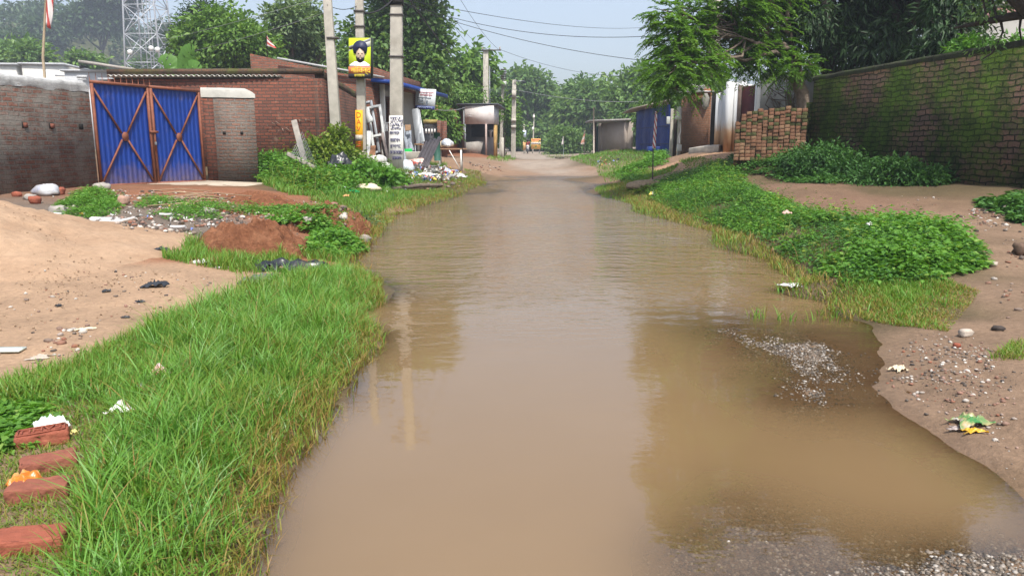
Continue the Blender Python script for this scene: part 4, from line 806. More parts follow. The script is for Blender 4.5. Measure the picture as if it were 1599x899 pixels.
# ================================================================== RIGHT SIDE
MOSSW = brickM('mossy_brick', (.20,.115,.085), (.13,.088,.07), (.045,.04,.03), .25, .10, .013, smear=((.17,.085,.065), .9, .6), soot=((.02,.02,.014), 1.0, .48), wob=.045, bstr=1.3)
_nt = MOSSW.node_tree; _p = _nt.nodes['Principled BSDF']; _src = _p.inputs['Base Color'].links[0].from_socket
t = NT.__new__(NT); t.m = MOSSW; t.t = _nt; uv = t.n('UVMap').outputs[0]; st = t.n('Mapping'); t.l(uv, st.inputs['Vector']); st.inputs['Scale'].default_value = (1, .55, 1)
ms_ = t.math('ADD', t.math('ADD', t.math('MULTIPLY', t.noise(st.outputs[0], .9, 4, .6), .55), t.math('MULTIPLY', t.noise(uv, 5, 6, .7), .30)), t.math('MULTIPLY', t.noise(uv, 24, 4, .7), .15))
mc = t.mix(t.ramp(t.noise(uv, 2.2, 7, .7), [(.35, 0.), (.65, 1.)]), (.03, .06, .010), (.11, .22, .018)); mc = t.mix(t.ramp(t.noise(uv, 40, 4, .7), [(.35, .0), (.7, .6)]), mc, (.012, .018, .006))
bk_ = [n_ for n_ in _nt.nodes if n_.bl_idname == 'ShaderNodeTexBrick'][0].outputs['Fac']
t.l(t.mix(t.math('MULTIPLY', bk_, .5), t.mix(t.ramp(ms_, [(.435, 0.), (.53, .88)]), _src, mc), (.012, .014, .008)), _p.inputs['Base Color'])
RW0, RW1 = at(1263, 240, 18.6)[:2], np.array([9.35, 8.2])
MW = thing('mossy_wall', 'tall dark brick wall covered in green moss, running along the shaded bank', 'wall', (*RW0, .7))
zl, zr_ = at(1263, 124, 18.6)[2], 1.35 + 152 * 12.6 / F
m = MB(); d = (RW1 - RW0); zr2 = zl + (zr_ - zl) * (18.6 - 8.2) / 6.0
n = 40; V = []
e = d / np.linalg.norm(d); rn = np.array([e[1], -e[0]])
m.wall(RW0, RW1, .3, .2, zl, .0, zr2); m.build('brickwork', MOSSW, MW)
m = MB()
def fn(u, v):
    s = u; k = (v * 6).round(); o = np.array([.03, .045, .02, -.15, -.3, -.335, -.33])[k.astype(int)]; hz = np.array([-.05, .02, .06, .085, .06, .02, -.05])[k.astype(int)]
    p = RW0 + d * s[:, None] + rn * (o + .02 * (fbm(s * 40, v * 4, 3) - .5))[:, None]; return np.c_[p, zl + (zr2 - zl) * s + hz + .05 * (fbm(s * 30, v * 3, 6) - .5)]
m.grid(fn, 120, 7).build('coping', M('mossy_coping', (.045,.048,.03), .95, .5, 4, col2=(.04,.075,.012), bump=.8, bs=20, bd=.03), MW, smooth=True, uv=False)
# ---- stack of bricks
BK = [M('stack_brick', (.19,.10,.06), .9, .3, 30, bump=.6, bs=60), M('stack_brick_pale', (.25,.15,.09), .9, .3, 30, bump=.6, bs=60), M('stack_brick_dark', (.20,.10,.06), .9, .3, 30, bump=.6, bs=60), M('stack_brick_mossy', (.085,.085,.035), .95, .4, 20, bump=.6, bs=60)]
protos = []
for mt in BK:
    m = MB(); m.box((0, 0, 0), (.118, .235, .078)); o = m.build('loose_brick', mt, bevel=.008); protos.append(o)
S0, S1 = at(1146, 240, 18.9), at(1257, 240, 18.45); sd = (S1 - S0)[:2]; SL = np.linalg.norm(sd); sd /= SL; sn_ = np.array([sd[1], -sd[0]]); ang = math.atan2(sd[1], sd[0])
ncol = int(SL / .1225); first = [True] * 4; base_z = at(1200, 250, 18.6)[2] - .02
for c in range(ncol):
    u = (c + .5) / ncol; px = 1146 + u * 111; topy = np.interp(px, [1142, 1160, 1170, 1200, 1258], [196, 176, 170, 166, 163]); ztop = at(px, topy, 18.7)[2]
    nr = int((ztop - base_z) / .084); sag = .03 * math.sin(c * .9) + .02 * math.sin(c * 2.3); bow = .05 * math.sin(c * 1.1)
    for r in range(nr):
        k = rng.choice(4, p=[.42, .33, .15, .10]) if r < nr - 5 else rng.choice(4, p=[.22, .1, .28, .40])
        o = protos[k] if first[k] else protos[k].copy()
        if not first[k]: C.objects.link(o)
        first[k] = False
        p = S0[:2] + sd * (u * SL + rng.uniform(-.006, .006)) + sn_ * (-.13 + .02 * math.sin(r * .8 + c) + bow * r / nr + rng.uniform(-.014, .014))
        o.location = (p[0], p[1], base_z + .042 + r * .0835 + sag * r / nr); o.rotation_euler = (rng.uniform(-.02, .02), rng.uniform(-.03, .03), ang + rng.uniform(-.09, .09))
        tag(o, 'weathered brick lying end-on in the stacked brick pile beside the mossy wall', 'brick', 'bricks in the stacked pile')
# inner rows keep the pile thick
m = MB(); p0 = S0[:2] - sn_ * .27; p1 = S1[:2] - sn_ * .27; m.wall(p0, p1, .22, .5, at(1155, 190, 18.8)[2], .5, at(1250, 168, 18.6)[2]); tag(m.build('brick_pile', brickM('pile_brick', (.3,.15,.085), (.2,.1,.06), (.03,.025,.02), .12, .084, .012)), 'rear rows of the brick pile, standing directly against the back of its end-on bricks', 'brick pile')
m = MB(); m.wall(at(1254, 240, 18.85)[:2], at(1264, 240, 18.8)[:2], .3, .6, at(1260, 160, 18.8)[2]); tag(m.build('brick_pier', MOSSW), 'narrow dark brick pier where the brick pile meets the mossy wall', 'pier')
# ---- white doorway house
H0, H1, H2 = at(1107.5, 228, 28.5), at(1118, 228, 27.2), at(1151, 236, 25.6)
WH = thing('white_house', 'whitewashed house front with an open dark doorway, stained orange at the foot', 'house', H2)
zt1, zt2 = at(1110, 134, 28)[2], at(1150, 126, 25.6)[2]
t = NT('stained_whitewash'); g = t.n('TexCoord').outputs['Object']; sp_ = t.n('SeparateXYZ'); t.l(g, sp_.inputs[0])
hz = t.math('ADD', sp_.outputs[2], t.math('MULTIPLY', t.math('SUBTRACT', t.noise(g, 3, 5), .5), .5))
mr = t.n('MapRange'); t.l(hz, mr.inputs[0]); mr.inputs[1].default_value = 1.35; mr.inputs[2].default_value = 2.15
c = t.ramp(mr.outputs[0], [(0, (.40,.21,.10)), (.5, (.55,.36,.22)), (.8, (.56,.53,.50)), (1, (.60,.61,.62))])
c = t.mix(t.ramp(t.noise(g, 1.6, 6, .7), [(.6, 0.), (.75, .35)]), c, (.5, .47, .43)); WWM = t.done(c, .85, t.bump(t.noise(g, 30, 5), .25, .01))
dj = H1[:2] + (H2[:2] - H1[:2]) * .2
m = MB(); m.wall(dj, H2[:2], .22, .8, zt2 - .25, .8, zt2); m.build('front_wall', WWM, WH)
m = MB(); m.wall(H0[:2], H1[:2], .22, .8, at(1112, 148, 28)[2]); m.build('door_jamb', WWM, WH)
m = MB(); zh = at(1118, 146, 27)[2]; m.wall(H0[:2] + [0, .01], dj, .2, zh + .002, zt2 - .28); m.build('lintel', WWM, WH)
m = MB(); m.wall(H1[:2] + [-.1, .5], dj + [.45, .5], .05, .8, zh + .1); m.build('doorway', DARK, WH)  # dark sheet behind the door gap, coloured as the unlit interior
m = MB(); m.wall(H2[:2] + [-.22, .23], H2[:2] + [2.3, 3.5], .2, .8, zt2); m.build('back_wall', WWM, WH)
m = MB(); m.prism([H0 + [-.9, -.6, -.08], H1 + [-.1, -.75, .04], H1 + [.35, .1, .06], H0 + [0, .3, .04]], (0, 0, -.25)); tag(m.build('door_step', CONC, bevel=.02), 'low curved cement step under the open doorway of the white house', 'step')
q = at(1102, 157, 28); m = MB(); m.lathe(q, [(.04, -.32), (.12, -.2), (.13, .1), (.05, .25)], 10); tag(m.build('hanging_basket', M('old_grey', (.24,.23,.20), .9, .3, 6)), 'grey oval basket hanging by the doorway of the white house', 'basket')
# maroon door panel and frame by the house
q0, q1 = at(1157, 185, 24.6), at(1179, 185, 24.0)
DR = thing('maroon_gate', 'dark maroon sheet gate with pale post beyond the brick pile', 'gate', q0)
m = MB(); m.wall(q0[:2], q1[:2], .05, .9, at(1165, 134, 24.3)[2]); m.build('gate_leaf', M('maroon', (.085,.022,.022), .6, .3, 3), DR)
for p_, mt in ((at(1154, 185, 24.7), M('rough_post', (.16,.12,.10), .9, .3, 9)), (at(1181, 185, 23.9), WHITE)): m = MB(); m.bar((p_[0], p_[1], .9), (p_[0], p_[1], at(1165, 132, 24.3)[2]), .13, .13); m.build('post', mt, DR)
q0, q1 = at(1184, 170, 25), at(1268, 170, 23.2); m = MB(); m.wall(q0[:2], q1[:2], .2, .8, at(1200, 112, 24)[2]); tag(m.build('plaster_wall', M('grey_plaster', (.22,.22,.19), .9, .3, 1.5, bump=.4)), 'shaded grey plastered wall behind the thorny branches and brick pile', 'wall')
# ---- brick house
N0, N1 = at(1063, 237, 31.5), at(1104.5, 232, 29.2); BH = thing('brick_house', 'brown brick house wall with ragged top, between blue shack and white house', 'house', N1)
zt_ = at(1085, 148, 30.2)[2]; m = MB(); m.wall(N0[:2], N1[:2], .25, .6, zt_); m.wall(N0[:2] + [3, 3.8], N0[:2] + [0, .26], .25, .6, zt_ - .1)
m.build('wall', brickM('brown_brick', (.29,.145,.085), (.23,.115,.07), (.21,.14,.095), .24, .088, .014, smear=((.33,.2,.13), 1.5, .55), wob=.012), BH)
m = MB(); [m.box((*(N0[:2] + (N1 - N0)[:2] * u), zt_ + .06), (.3, .24, .118 + .1 * (u > .6)), math.atan2(*(N1 - N0)[1::-1])) for u in (.52, .65, .78, .9)]; m.build('broken_course', M('loose_course', (.30,.13,.07), .9, .3, 9, bump=.5), BH)
m = MB(); a, b = at(1062, 145, 31), at(1106, 143, 28.9); m.bar(a, b, .5, .05); m.build('eave', M('tin_eave', (.45,.43,.42), .5, .2, 6, metallic=.3), BH)
m = MB(); a, b = at(1076, 139, 30.5), at(1104, 139, 29.5); m.tube([a, b], .16, 10); tag(m.build('rolled_mat', M('pale_roll', (.52,.48,.45), .8, .2, 8)), 'pale rolled mat lying on the brick house eave', 'mat')
for (px0, px1, D, mt, lab) in ((1045, 1049.5, 32.5, CONCP, 'pale concrete post at the edge of the blue shack'), (1057, 1062, 31.2, CONCP, 'pale concrete post standing against the brick house')):
    q = at((px0 + px1) / 2, 240, D); m = MB(); w_ = (px1 - px0) * D / F; m.bar((q[0], D, float(gh(q[0], D)) - .2), (q[0], D, at(px0, 170, D)[2]), w_, w_); tag(m.build('concrete_post', mt, bevel=.01), lab, 'post')
m = MB(); m.box(at(1043.5, 188, 32.3), (.14, .1, .3)); tag(m.build('meter_box', FR, bevel=.01), 'small white electric meter box on the post by the blue shack', 'meter box')
m = MB(); m.box(at(1060, 177, 30.9), (.16, .1, .5)); m.box(at(1059, 184, 30.88), (.26, .08, .12)); tag(m.build('electric_box', FR, bevel=.01), 'white switch box fixed above the post on the brick house corner', 'electric box')
m = MB(); q = at(1060.5, 231, 30.9); m.box(q, (.18, .12, .26)); tag(m.build('white_box', FR, bevel=.01), 'small white box low on the brick house corner', 'box')
m = MB(); m.tube([at(1062, 190, 30.9), at(1063, 205, 30.9), at(1060.5, 212, 30.9), at(1061, 224, 30.9)], .022, 6); tag(m.build('drain_pipe', WHITE), 'thin white pipe running down the brick house corner', 'pipe')
for px_, lab in ((1053, 'dark slim post in the gap between two concrete posts'),):
    q = at(px_, 236, 32.4); m = MB(); m.bar((q[0], 32.4, float(gh(q[0], 32.4)) - .2), (q[0], 32.4, at(px_, 172, 32.4)[2]), .12, .1); tag(m.build('dark_post', BARKD), lab, 'post')
# ---- blue tarp shack
t = NT('blue_tarp'); g = t.n('TexCoord').outputs['Object']
c = t.ramp(t.noise(g, 1.3, 6, .6), [(.3, (.004,.018,.12)), (.55, (.007,.036,.20)), (.75, (.016,.065,.30))]); TARP = t.done(c, .5, t.bump(t.noise(g, 2.5, 5, .6), .6, .12), 0, .4)
Q0, Q1, Q2 = at(992.5, 233, 42), at(1043, 236, 37.5), at(996, 232, 46)
SH = thing('blue_shack', 'shack clad in bright blue tarpaulin with a thin sagging sheet roof', 'shack', Q0)
def tarpwall(name, a, b, za, zb):
    m = MB(); L = np.linalg.norm((b - a)[:2]); dd = (b - a)[:2] / L; n2 = np.array([dd[1], -dd[0]])
    def fn(u, v):
        z0 = .75; z = z0 + (za + (zb - za) * u - z0) * v; o = .05 * (fbm(u * 7, v * 5, 14) - .5) + .02 * np.sin(u * L * 5.2)
        return np.c_[a[:2] + dd * (u * L)[:, None] + n2 * o[:, None], z]
    m.grid(fn, 40, 24); o = m.build(name, TARP, SH, smooth=True); s_ = o.modifiers.new('solid', 'SOLIDIFY'); s_.thickness = .02
za, zb = at(992.5, 174, 42)[2], at(1043, 163, 37.5)[2]
tarpwall('tarp_front', Q0, Q1, za, zb); tarpwall('tarp_side', Q2, Q0, za, za); tarpwall('tarp_back', Q1 + [1.2, 5, 0], Q2, zb, za)
m = MB()
for v_ in (.25, .6): m.bar([Q0[0] + .02, Q0[1] - .07, .75 + (za - .75) * v_], [Q1[0], Q1[1] - .07, .75 + (zb - .75) * v_], .05, .03)
m.build('batten', M('blue_batten', (.05,.06,.12), .8, .3, 8), SH)
m = MB(); a, b = at(985, 171, 41.5), at(1046, 157, 36.8); m.hexa([a, b, b + [1.0, 5.5, -.1], a + [.4, 6, 0]], [p + [0, 0, .06] for p in (a, b, b + [1.0, 5.5, -.1], a + [.4, 6, 0])]); m.build('roof', M('old_thatch_sheet', (.36,.31,.25), .9, .3, 4, bump=.5), SH)
m = MB(); q = at(1006, 236, 41.2); m.tube([(q[0], q[1], float(gh(q[0], q[1])) - .1), at(1008.5, 167, 41.2)], .055, 7); m.build('post', M('pale_bamboo', (.50,.43,.36), .7, .2, 9), SH)
m = MB(); m.hexa(*(lambda q: ([q + [-.35, -.1, 0], q + [.55, -.1, 0], q + [.55, .5, 0], q + [-.35, .5, 0]], [q + [-.3, -.1, .22], q + [.5, -.1, .22], q + [.5, .5, .22], q + [-.3, .5, .22]]))(at(1022, 236, 38.4))); tag(m.build('tarp_bundle', TARP, bevel=.03), 'dark blue bundle lying at the foot of the blue shack', 'bundle')
# ---- grey hut
U0, U1 = at(940, 234, 56), at(984.5, 232, 53.5); HT = thing('grey_hut', 'small grey plastered hut with flat roof overhanging an open porch', 'hut', U0)
PLS = M('hut_plaster', (.33,.28,.24), .95, .12, 2, bump=.3, stain=((.24,.20,.17), 1.2, .6)); zt_ = at(962, 191, 55)[2]
m = MB(); m.wall(U0[:2], U1[:2], .2, .6, zt_); m.wall(U0[:2] + [0, 3.2], U0[:2] + [.001, .201], .2, .6, zt_); m.wall(U1[:2] + [-.2, .21], U1[:2] + [-.2, 3.2], -.2 if False else .2, .6, zt_); m.build('wall', PLS, HT)
m = MB(); a, b = at(921, 190.2, 56), at(985, 188, 53.2); m.hexa([a, b, b + [0, 3.6, 0], a + [0, 3.6, 0]], [p + [0, 0, .12] for p in (a, b, b + [0, 3.6, 0], a + [0, 3.6, 0])]); m.build('roof', M('hut_roof', (.34,.32,.30), .8, .2, 4), HT)
for px_, yy in ((927, 56.2), (929.5, 58.5)):
    q = at(px_, 230, yy); m = MB(); m.bar((q[0], yy, float(gh(q[0], yy)) - .1), (q[0], yy, a[2]), .12, .12); m.build('post', M('hut_post', (.13,.085,.07), .9, .3, 8), HT)
m = MB(); q0, q1 = at(931, 230, 58.8), at(939, 230, 58.8); m.wall(q0[:2], q1[:2], .05, .6, zt_ - .2); m.build('porch_screen', M('green_screen', (.03,.09,.07), .8, .3, 5), HT)
m = MB(); q = at(927.5, 233, 55.4); m.tube([(q[0], 55.4, float(gh(q[0], 55.4)) - .1), at(927, 168, 55.4)], .05, 6); tag(m.build('bamboo_pole', M('pale_bamboo', (.50,.43,.36), .7, .2, 9)), 'tall thin pale pole standing before the grey hut porch', 'pole')
m = MB(); q = P(905, 236); m.lathe((q[0] - .1, q[1], q[2] - .02), [(.38, 0), (.44, .1), (.42, .3), (.44, .42), (.40, .56), (.42, .62)], 18); tag(m.build('blue_drum', M('drum_blue', (.03,.20,.55), .4, .1, 4, bump=0)), 'bright blue plastic drum on the grass verge near the far flag', 'drum')
# ---- flags
def stripeM(name, a, b, per, ang=0.0, th=.5):
    t = NT(name); u = t.n('UVMap').outputs[0]; mp = t.n('Mapping'); t.l(u, mp.inputs['Vector']); mp.inputs['Rotation'].default_value = (0, 0, ang); s_ = t.n('SeparateXYZ'); t.l(mp.outputs[0], s_.inputs[0])
    f = t.math('FRACT', t.math('MULTIPLY', s_.outputs[1], per)); c = t.ramp(f, [(th - .03, a), (th + .03, b)]); return t.done(c, .8, t.bump(t.noise(u, 9, 4), .3, .02))
FLM = stripeM('flag_stripes', (.70,.66,.64), (.50,.075,.06), 3.2, .35)
def flagcloth(name, parent, p0, p1, w0, w1, side, mat, sag=.0, rip=.05):
    m = MB(); p0, p1 = V3(p0), V3(p1); sx_ = np.array([side, -.25, 0.]); L = np.linalg.norm(p1 - p0)
    def fn(u, v):
        w = w0 + (w1 - w0) * v; o = rip * np.sin(u * 7 + v * 5) * u; return p0 + (p1 - p0) * v[:, None] + sx_ * (u * w)[:, None] + np.c_[0 * u, o, -sag * u * L]
    m.grid(fn, 10, 16); o = m.build(name, mat, parent, smooth=True, uv=False); me = o.data
    uv = me.uv_layers.new(name='UVMap'); li = np.empty(len(me.loops), np.int32); me.loops.foreach_get('vertex_index', li); uu, vv = np.meshgrid(np.linspace(0, 1, 10), np.linspace(0, 1, 16)); uvs = np.c_[uu.ravel() * .4, vv.ravel() * L / 1.0][li]; uv.data.foreach_set('uv', uvs.astype(np.float32).ravel())
    s_ = o.modifiers.new('solid', 'SOLIDIFY'); s_.thickness = .006; return o
q = P(1019, 281); FG = thing('flag', 'red and white striped flag hanging down a thin dark pole on the bank', 'flag', q)
D_ = q[1]; m = MB(); m.tube([q - [0, 0, .15], at(1020, 230, D_), at(1023.5, 172, D_)], [.018, .016, .012], 6); m.build('pole', M('flagpole_dark', (.06,.045,.04), .7, .2, 9), FG)
flagcloth('flag_cloth', FG, at(1018.5, 232, D_ - .03), at(1023, 174, D_ - .03), .10, .055, 1, stripeM('flag_twist', (.70,.67,.66), (.46,.085,.07), 5.5, .5, .58), 0, .02)
q = P(912, 244); FG = thing('flag', 'small faded orange flag on a dark stick beside the blue drum', 'flag', q); D_ = q[1]
m = MB(); m.tube([q - [0, 0, .1], at(913, 203, D_)], .022, 6); m.build('pole', M('flagpole_dark', (.06,.045,.04), .7, .2, 9), FG)
flagcloth('flag_cloth', FG, at(913, 226, D_), at(913.6, 204, D_), .32, .03, -1, stripeM('flag_faded', (.48,.40,.36), (.45,.22,.15), 2.5, .3), .0, .04)
q = at(880, 226, 72); FG = thing('flag', 'tiny pale flag poking up beside the round roadside bush', 'flag', q); m = MB(); m.tube([on(q[0], 72, -.05), at(880, 212, 72)], .02, 5); m.build('pole', STEEL, FG); flagcloth('flag_cloth', FG, at(880, 226, 72), at(880, 213, 72), .22, .05, -1, M('flag_pale', (.5,.46,.44), .8, .2, 5), 0, .03)
D_ = 14.6; q = at(67, 118, D_ + 1.2); D_ = q[1]; FG = thing('flag', 'red and white flag drooping from a tall bamboo pole behind the brick boundary wall', 'flag', on(q[0], D_))
m = MB(); m.tube([on(q[0], D_, -.1), at(67, 90, D_), at(70, 30, D_), at(74, -45, D_)], [.03, .026, .022, .018], 7); m.build('pole', M('bamboo', (.40,.32,.22), .7, .25, 8), FG)
flagcloth('flag_cloth', FG, at(70.5, 38, D_), at(73.5, -40, D_), .14, .32, .7, stripeM('flag_droop', (.70,.66,.65), (.50,.08,.07), 3.0, .9, .55), .1, .05)
D_ = 31; q = at(415, 80, D_); FG = thing('flag', 'small triangular red and white pennant above the low brick building', 'flag', at(415, 90, D_))
m = MB(); m.tube([(q[0], D_, 2.5), at(416, 53, D_)], .022, 6); m.build('pole', BARKD, FG); flagcloth('flag_cloth', FG, at(415.3, 72, D_), at(416, 54, D_), .44, .04, 1, stripeM('flag_pennant', (.66,.62,.60), (.55,.10,.07), 5, .3), .25, .03)
# ================================================================== PERSON ON A MOTORCYCLE
BD = 88.
bp = P(824, 240); BD = bp[1]; bx = at(824, 235, BD)[0]; bz = float(gh(bx, BD))
MC = thing('motorcycle', 'small white-fronted motorcycle ridden up the far road by a person in red', 'motorcycle', (bx, BD, bz))
TY = M('tyre_rubber', (.02,.02,.02), .9, .2, 9, bump=0); CH = M('engine_metal', (.25,.25,.26), .35, .2, 9, metallic=.7, bump=0); WF = M('front_white', (.70,.68,.66), .4, .05, 5, bump=0); RP = M('tank_red', (.30,.02,.02), .35, .1, 5, bump=0)
for yy in (-.64, .64):
    m = MB(); a = np.linspace(0, 2 * math.pi, 25); m.tube([(bx, BD + yy + .29 * math.cos(s), bz + .30 + .29 * math.sin(s)) for s in a], .055, 7, cap=False); w = m.build('wheel', TY, MC, smooth=True)
    m = MB(); [m.bar((bx, BD + yy, bz + .3), (bx, BD + yy + .26 * math.cos(s), bz + .3 + .26 * math.sin(s)), .02) for s in np.linspace(0, 6.283, 10)]; m.tube([(bx - .07, BD + yy, bz + .3), (bx + .07, BD + yy, bz + .3)], .05, 8); m.build('rim', CH, w)
m = MB(); [m.tube([(bx + s * .09, BD - .66, bz + .3), (bx + s * .09, BD - .45, bz + .98)], .025, 6) for s in (-1, 1)]; m.build('fork', CH, MC)
m = MB(); m.lathe((bx, BD - .25, bz + .72), [(.05, 0), (.17, .06), (.18, .16), (.06, .24)], 12); m.bar((bx, BD - .4, bz + .7), (bx, BD + .6, bz + .62), .16, .16); m.build('body', RP, MC)
m = MB(); m.box((bx, BD + .05, bz + .42), (.26, .42, .32)); m.build('engine', CH, MC, bevel=.04)
m = MB(); m.box((bx, BD + .35, bz + .80), (.24, .75, .1)); m.build('seat', TY, MC, bevel=.03)
m = MB(); m.box((bx, BD - .56, bz + .84), (.30, .16, .40)); m.box((bx, BD - .68, bz + .62), (.16, .1, .12)); m.build('front_cowl', WF, MC, bevel=.05)
m = MB(); m.lathe((bx, BD - .66, bz + .86), [(.03, 0), (.09, .02), (.09, .06), (.03, .08)], 12); m.build('headlight', M('headlight', (.7,.7,.68), .15, .05, 5, bump=0, spec=.6), MC)
m = MB(); m.tube([(bx - .36, BD - .34, bz + 1.02), (bx - .12, BD - .45, bz + .98), (bx + .12, BD - .45, bz + .98), (bx + .36, BD - .34, bz + 1.02)], .018, 6); m.build('handlebar', CH, MC)
def skin_body(name, joints, edges, radii, mat, parent, sub=2):
    me = bpy.data.meshes.new(name); me.from_pydata([tuple(map(float, j)) for j in joints], edges, []); o = bpy.data.objects.new(name, me); C.objects.link(o); me.materials.append(mat)
    o.modifiers.new('skin', 'SKIN'); s_ = o.modifiers.new('smooth', 'SUBSURF'); s_.levels = s_.render_levels = sub
    for i, r in enumerate(radii): me.skin_vertices[0].data[i].radius = (r, r)
    me.skin_vertices[0].data[0].use_root = True
    if parent: o.parent = parent; o.matrix_parent_inverse = Matrix.Translation(-parent.location)
    return o
SKIN = M('skin', (.16,.085,.055), .6, .1, 9, bump=0)
o3 = lambda x, y, z: (bx + x, BD + y, bz + z)
PR = thing('person', 'person in a red shirt and dark helmet riding the motorcycle up the far road', 'person', o3(0, .25, .86))
J = [o3(0,.28,.92), o3(0,.22,1.12), o3(0,.16,1.34), o3(0,.14,1.46), o3(0,.11,1.56), o3(.19,.14,1.38), o3(.30,-.06,1.20), o3(.32,-.28,1.06), o3(-.19,.14,1.38), o3(-.30,-.06,1.20), o3(-.32,-.28,1.06),
     o3(.12,.26,.90), o3(.21,-.16,.84), o3(.19,-.02,.42), o3(.19,-.12,.36), o3(-.12,.26,.90), o3(-.21,-.16,.84), o3(-.19,-.02,.42), o3(-.19,-.12,.36), o3(0,.09,1.66)]
Ed = [(0,1),(1,2),(2,3),(3,4),(2,5),(5,6),(6,7),(2,8),(8,9),(9,10),(0,11),(11,12),(12,13),(13,14),(0,15),(15,16),(16,17),(17,18),(4,19)]
Rd = [.14,.14,.15,.06,.075,.065,.048,.035,.065,.048,.035,.10,.075,.05,.045,.10,.075,.05,.045,.09]
skin_body('body', J, Ed, Rd, SKIN, PR)
m = MB(); m.lathe(o3(0, .26, .90), [(.17, 0), (.175, .1), (.165, .25), (.185, .4), (.19, .48), (.10, .56), (.07, .58)], 16)
for s in (-1, 1): m.tube([o3(s*.18,.14,1.39), o3(s*.25,.04,1.29), o3(s*.305,-.06,1.20)], [.085, .075, .062], 9)
m.build('shirt', M('red_shirt', (.42,.035,.04), .8, .15, 9), PR, smooth=True)
m = MB()
for s in (-1, 1): m.tube([o3(s*.1,.3,.92), o3(s*.2,-.12,.87), o3(s*.215,-.17,.80), o3(s*.19,-.04,.46)], [.12, .1, .09, .065], 10)
m.build('trousers', M('dark_trousers', (.03,.03,.04), .9, .2, 9), PR, smooth=True)
m = MB(); a = np.linspace(-math.pi / 2, math.pi / 2, 9); m.lathe(o3(0, .10, 1.66), [(max(.01, .142 * math.cos(s)), .15 * math.sin(s)) for s in a], 16); m.build('helmet', M('helmet_dark', (.02,.02,.025), .25, .1, 5, bump=0), PR, smooth=True)
m = MB(); m.box(o3(0, -.025, 1.66), (.17, .05, .09)); m.build('visor', M('visor', (.10,.09,.09), .15, .1, 5, bump=0), PR, bevel=.02)
# ================================================================== HEAPS
def heap(name, label, cat, cx, cy, rx, ry, h, mat, pw=1.3, rough=.05, fs=2.5, n=110, seed=1, rot=0.0, kind=None):
    th = np.linspace(0, 2 * math.pi, n, endpoint=False); rr = np.linspace(0, 1.06, 60); R, T = np.meshgrid(rr, th, indexing='ij')
    wob = 1 + .22 * (fbm(np.cos(T) * 1.6 + seed, np.sin(T) * 1.6, seed) - .5) * 2
    a, b = R * np.cos(T) * rx * wob, R * np.sin(T) * ry * wob; x = cx + a * math.cos(rot) - b * math.sin(rot); y = cy + a * math.sin(rot) + b * math.cos(rot)
    f = np.clip(1 - R, 0, 1) ** pw; nz = fbm(x * fs, y * fs, seed, 5) - .5; nz2 = fbm(x * fs * 4, y * fs * 4, seed + 9, 4) - .5
    z = gh(x, y) + h * f + (rough * 2 * nz + rough * 1.3 * nz2) * np.clip(f * 6, 0, 1) - .03 * np.clip((R - .9) / .1, 0, 1.6)
    i = np.arange(60 * n).reshape(60, n); i2 = np.roll(i, -1, 1); q = np.stack([i[:-1], i[1:], i2[1:], i2[:-1]], -1).reshape(-1, 4)
    global GZ
    dx_, dy_ = GX - cx, GY - cy; ca_, sa_ = math.cos(rot), math.sin(rot); uu_, vv_ = (dx_ * ca_ + dy_ * sa_) / rx, (-dx_ * sa_ + dy_ * ca_) / ry; rr_ = np.hypot(uu_, vv_); tt_ = np.arctan2(vv_, uu_); rr_ = rr_ / (1 + .22 * (fbm(np.cos(tt_) * 1.6 + seed, np.sin(tt_) * 1.6, seed) - .5) * 2)
    ff_ = np.clip(1 - rr_, 0, 1) ** pw; GZ = GZ + (h * ff_ + rough * 2 * (fbm(GX * fs, GY * fs, seed, 5) - .5) * np.clip(ff_ * 6, 0, 1)) * (ff_ > 0)
    return tag(np_mesh(name, np.c_[x.ravel(), y.ravel(), z.ravel()], [q], mat, smooth=True), label, cat)
t = NT('sand'); g = t.n('TexCoord').outputs['Object']
n1, n2, n3 = t.noise(g, 1.3, 7, .6), t.noise(g, 14, 6, .7), t.noise(g, 120, 3, .6)
c = t.ramp(n1, [(.3, (.32,.205,.128)), (.5, (.38,.255,.165)), (.75, (.43,.30,.20))]); c = t.mix(.7, c, t.ramp(n2, [(.3, .78), (.7, 1.2)]), 'MULTIPLY'); c = t.mix(t.ramp(n3, [(.64, 0.), (.7, .5)]), c, (.25, .17, .11))
SANDM = t.done(c, .95, t.bump(t.math('ADD', t.math('ADD', t.math('MULTIPLY', n1, .8), t.math('MULTIPLY', n2, .6)), t.math('MULTIPLY', n3, .2)), .6, .06), 0, .15)
t = NT('red_soil'); g = t.n('TexCoord').outputs['Object']; n1, n2 = t.noise(g, 4, 8, .7), t.noise(g, 22, 6, .72)
c = t.ramp(n1, [(.3, (.14,.055,.028)), (.5, (.235,.10,.052)), (.72, (.32,.155,.085))]); c = t.mix(.8, c, t.ramp(n2, [(.3, .6), (.7, 1.3)]), 'MULTIPLY')
REDM = t.done(c, .95, t.bump(t.math('ADD', n1, t.math('MULTIPLY', n2, .6)), 1., .07), 0, .1)
heap('sand_pile', 'large pale sand heap spread in front of the old brick wall', 'sand pile', -6.5, 8.15, 3.0, 2.45, .80, SANDM, 1.42, .06, 1.9, seed=3)
q = at(402, 388, 8.7); heap('soil_mound', 'rounded red soil mound beside the grass strip, nearest of the two to the sand', 'soil mound', q[0] - .02, q[1] + .02, .70, .52, .38, REDM, .62, .13, 3.2, seed=5)
q = at(505, 352, 11.2); heap('soil_mound', 'red brown soil bank with creepers and stones, reaching the water edge', 'soil mound', q[0] + .05, q[1] + .15, .62, .85, .38, REDM, .75, .16, 3., seed=8)
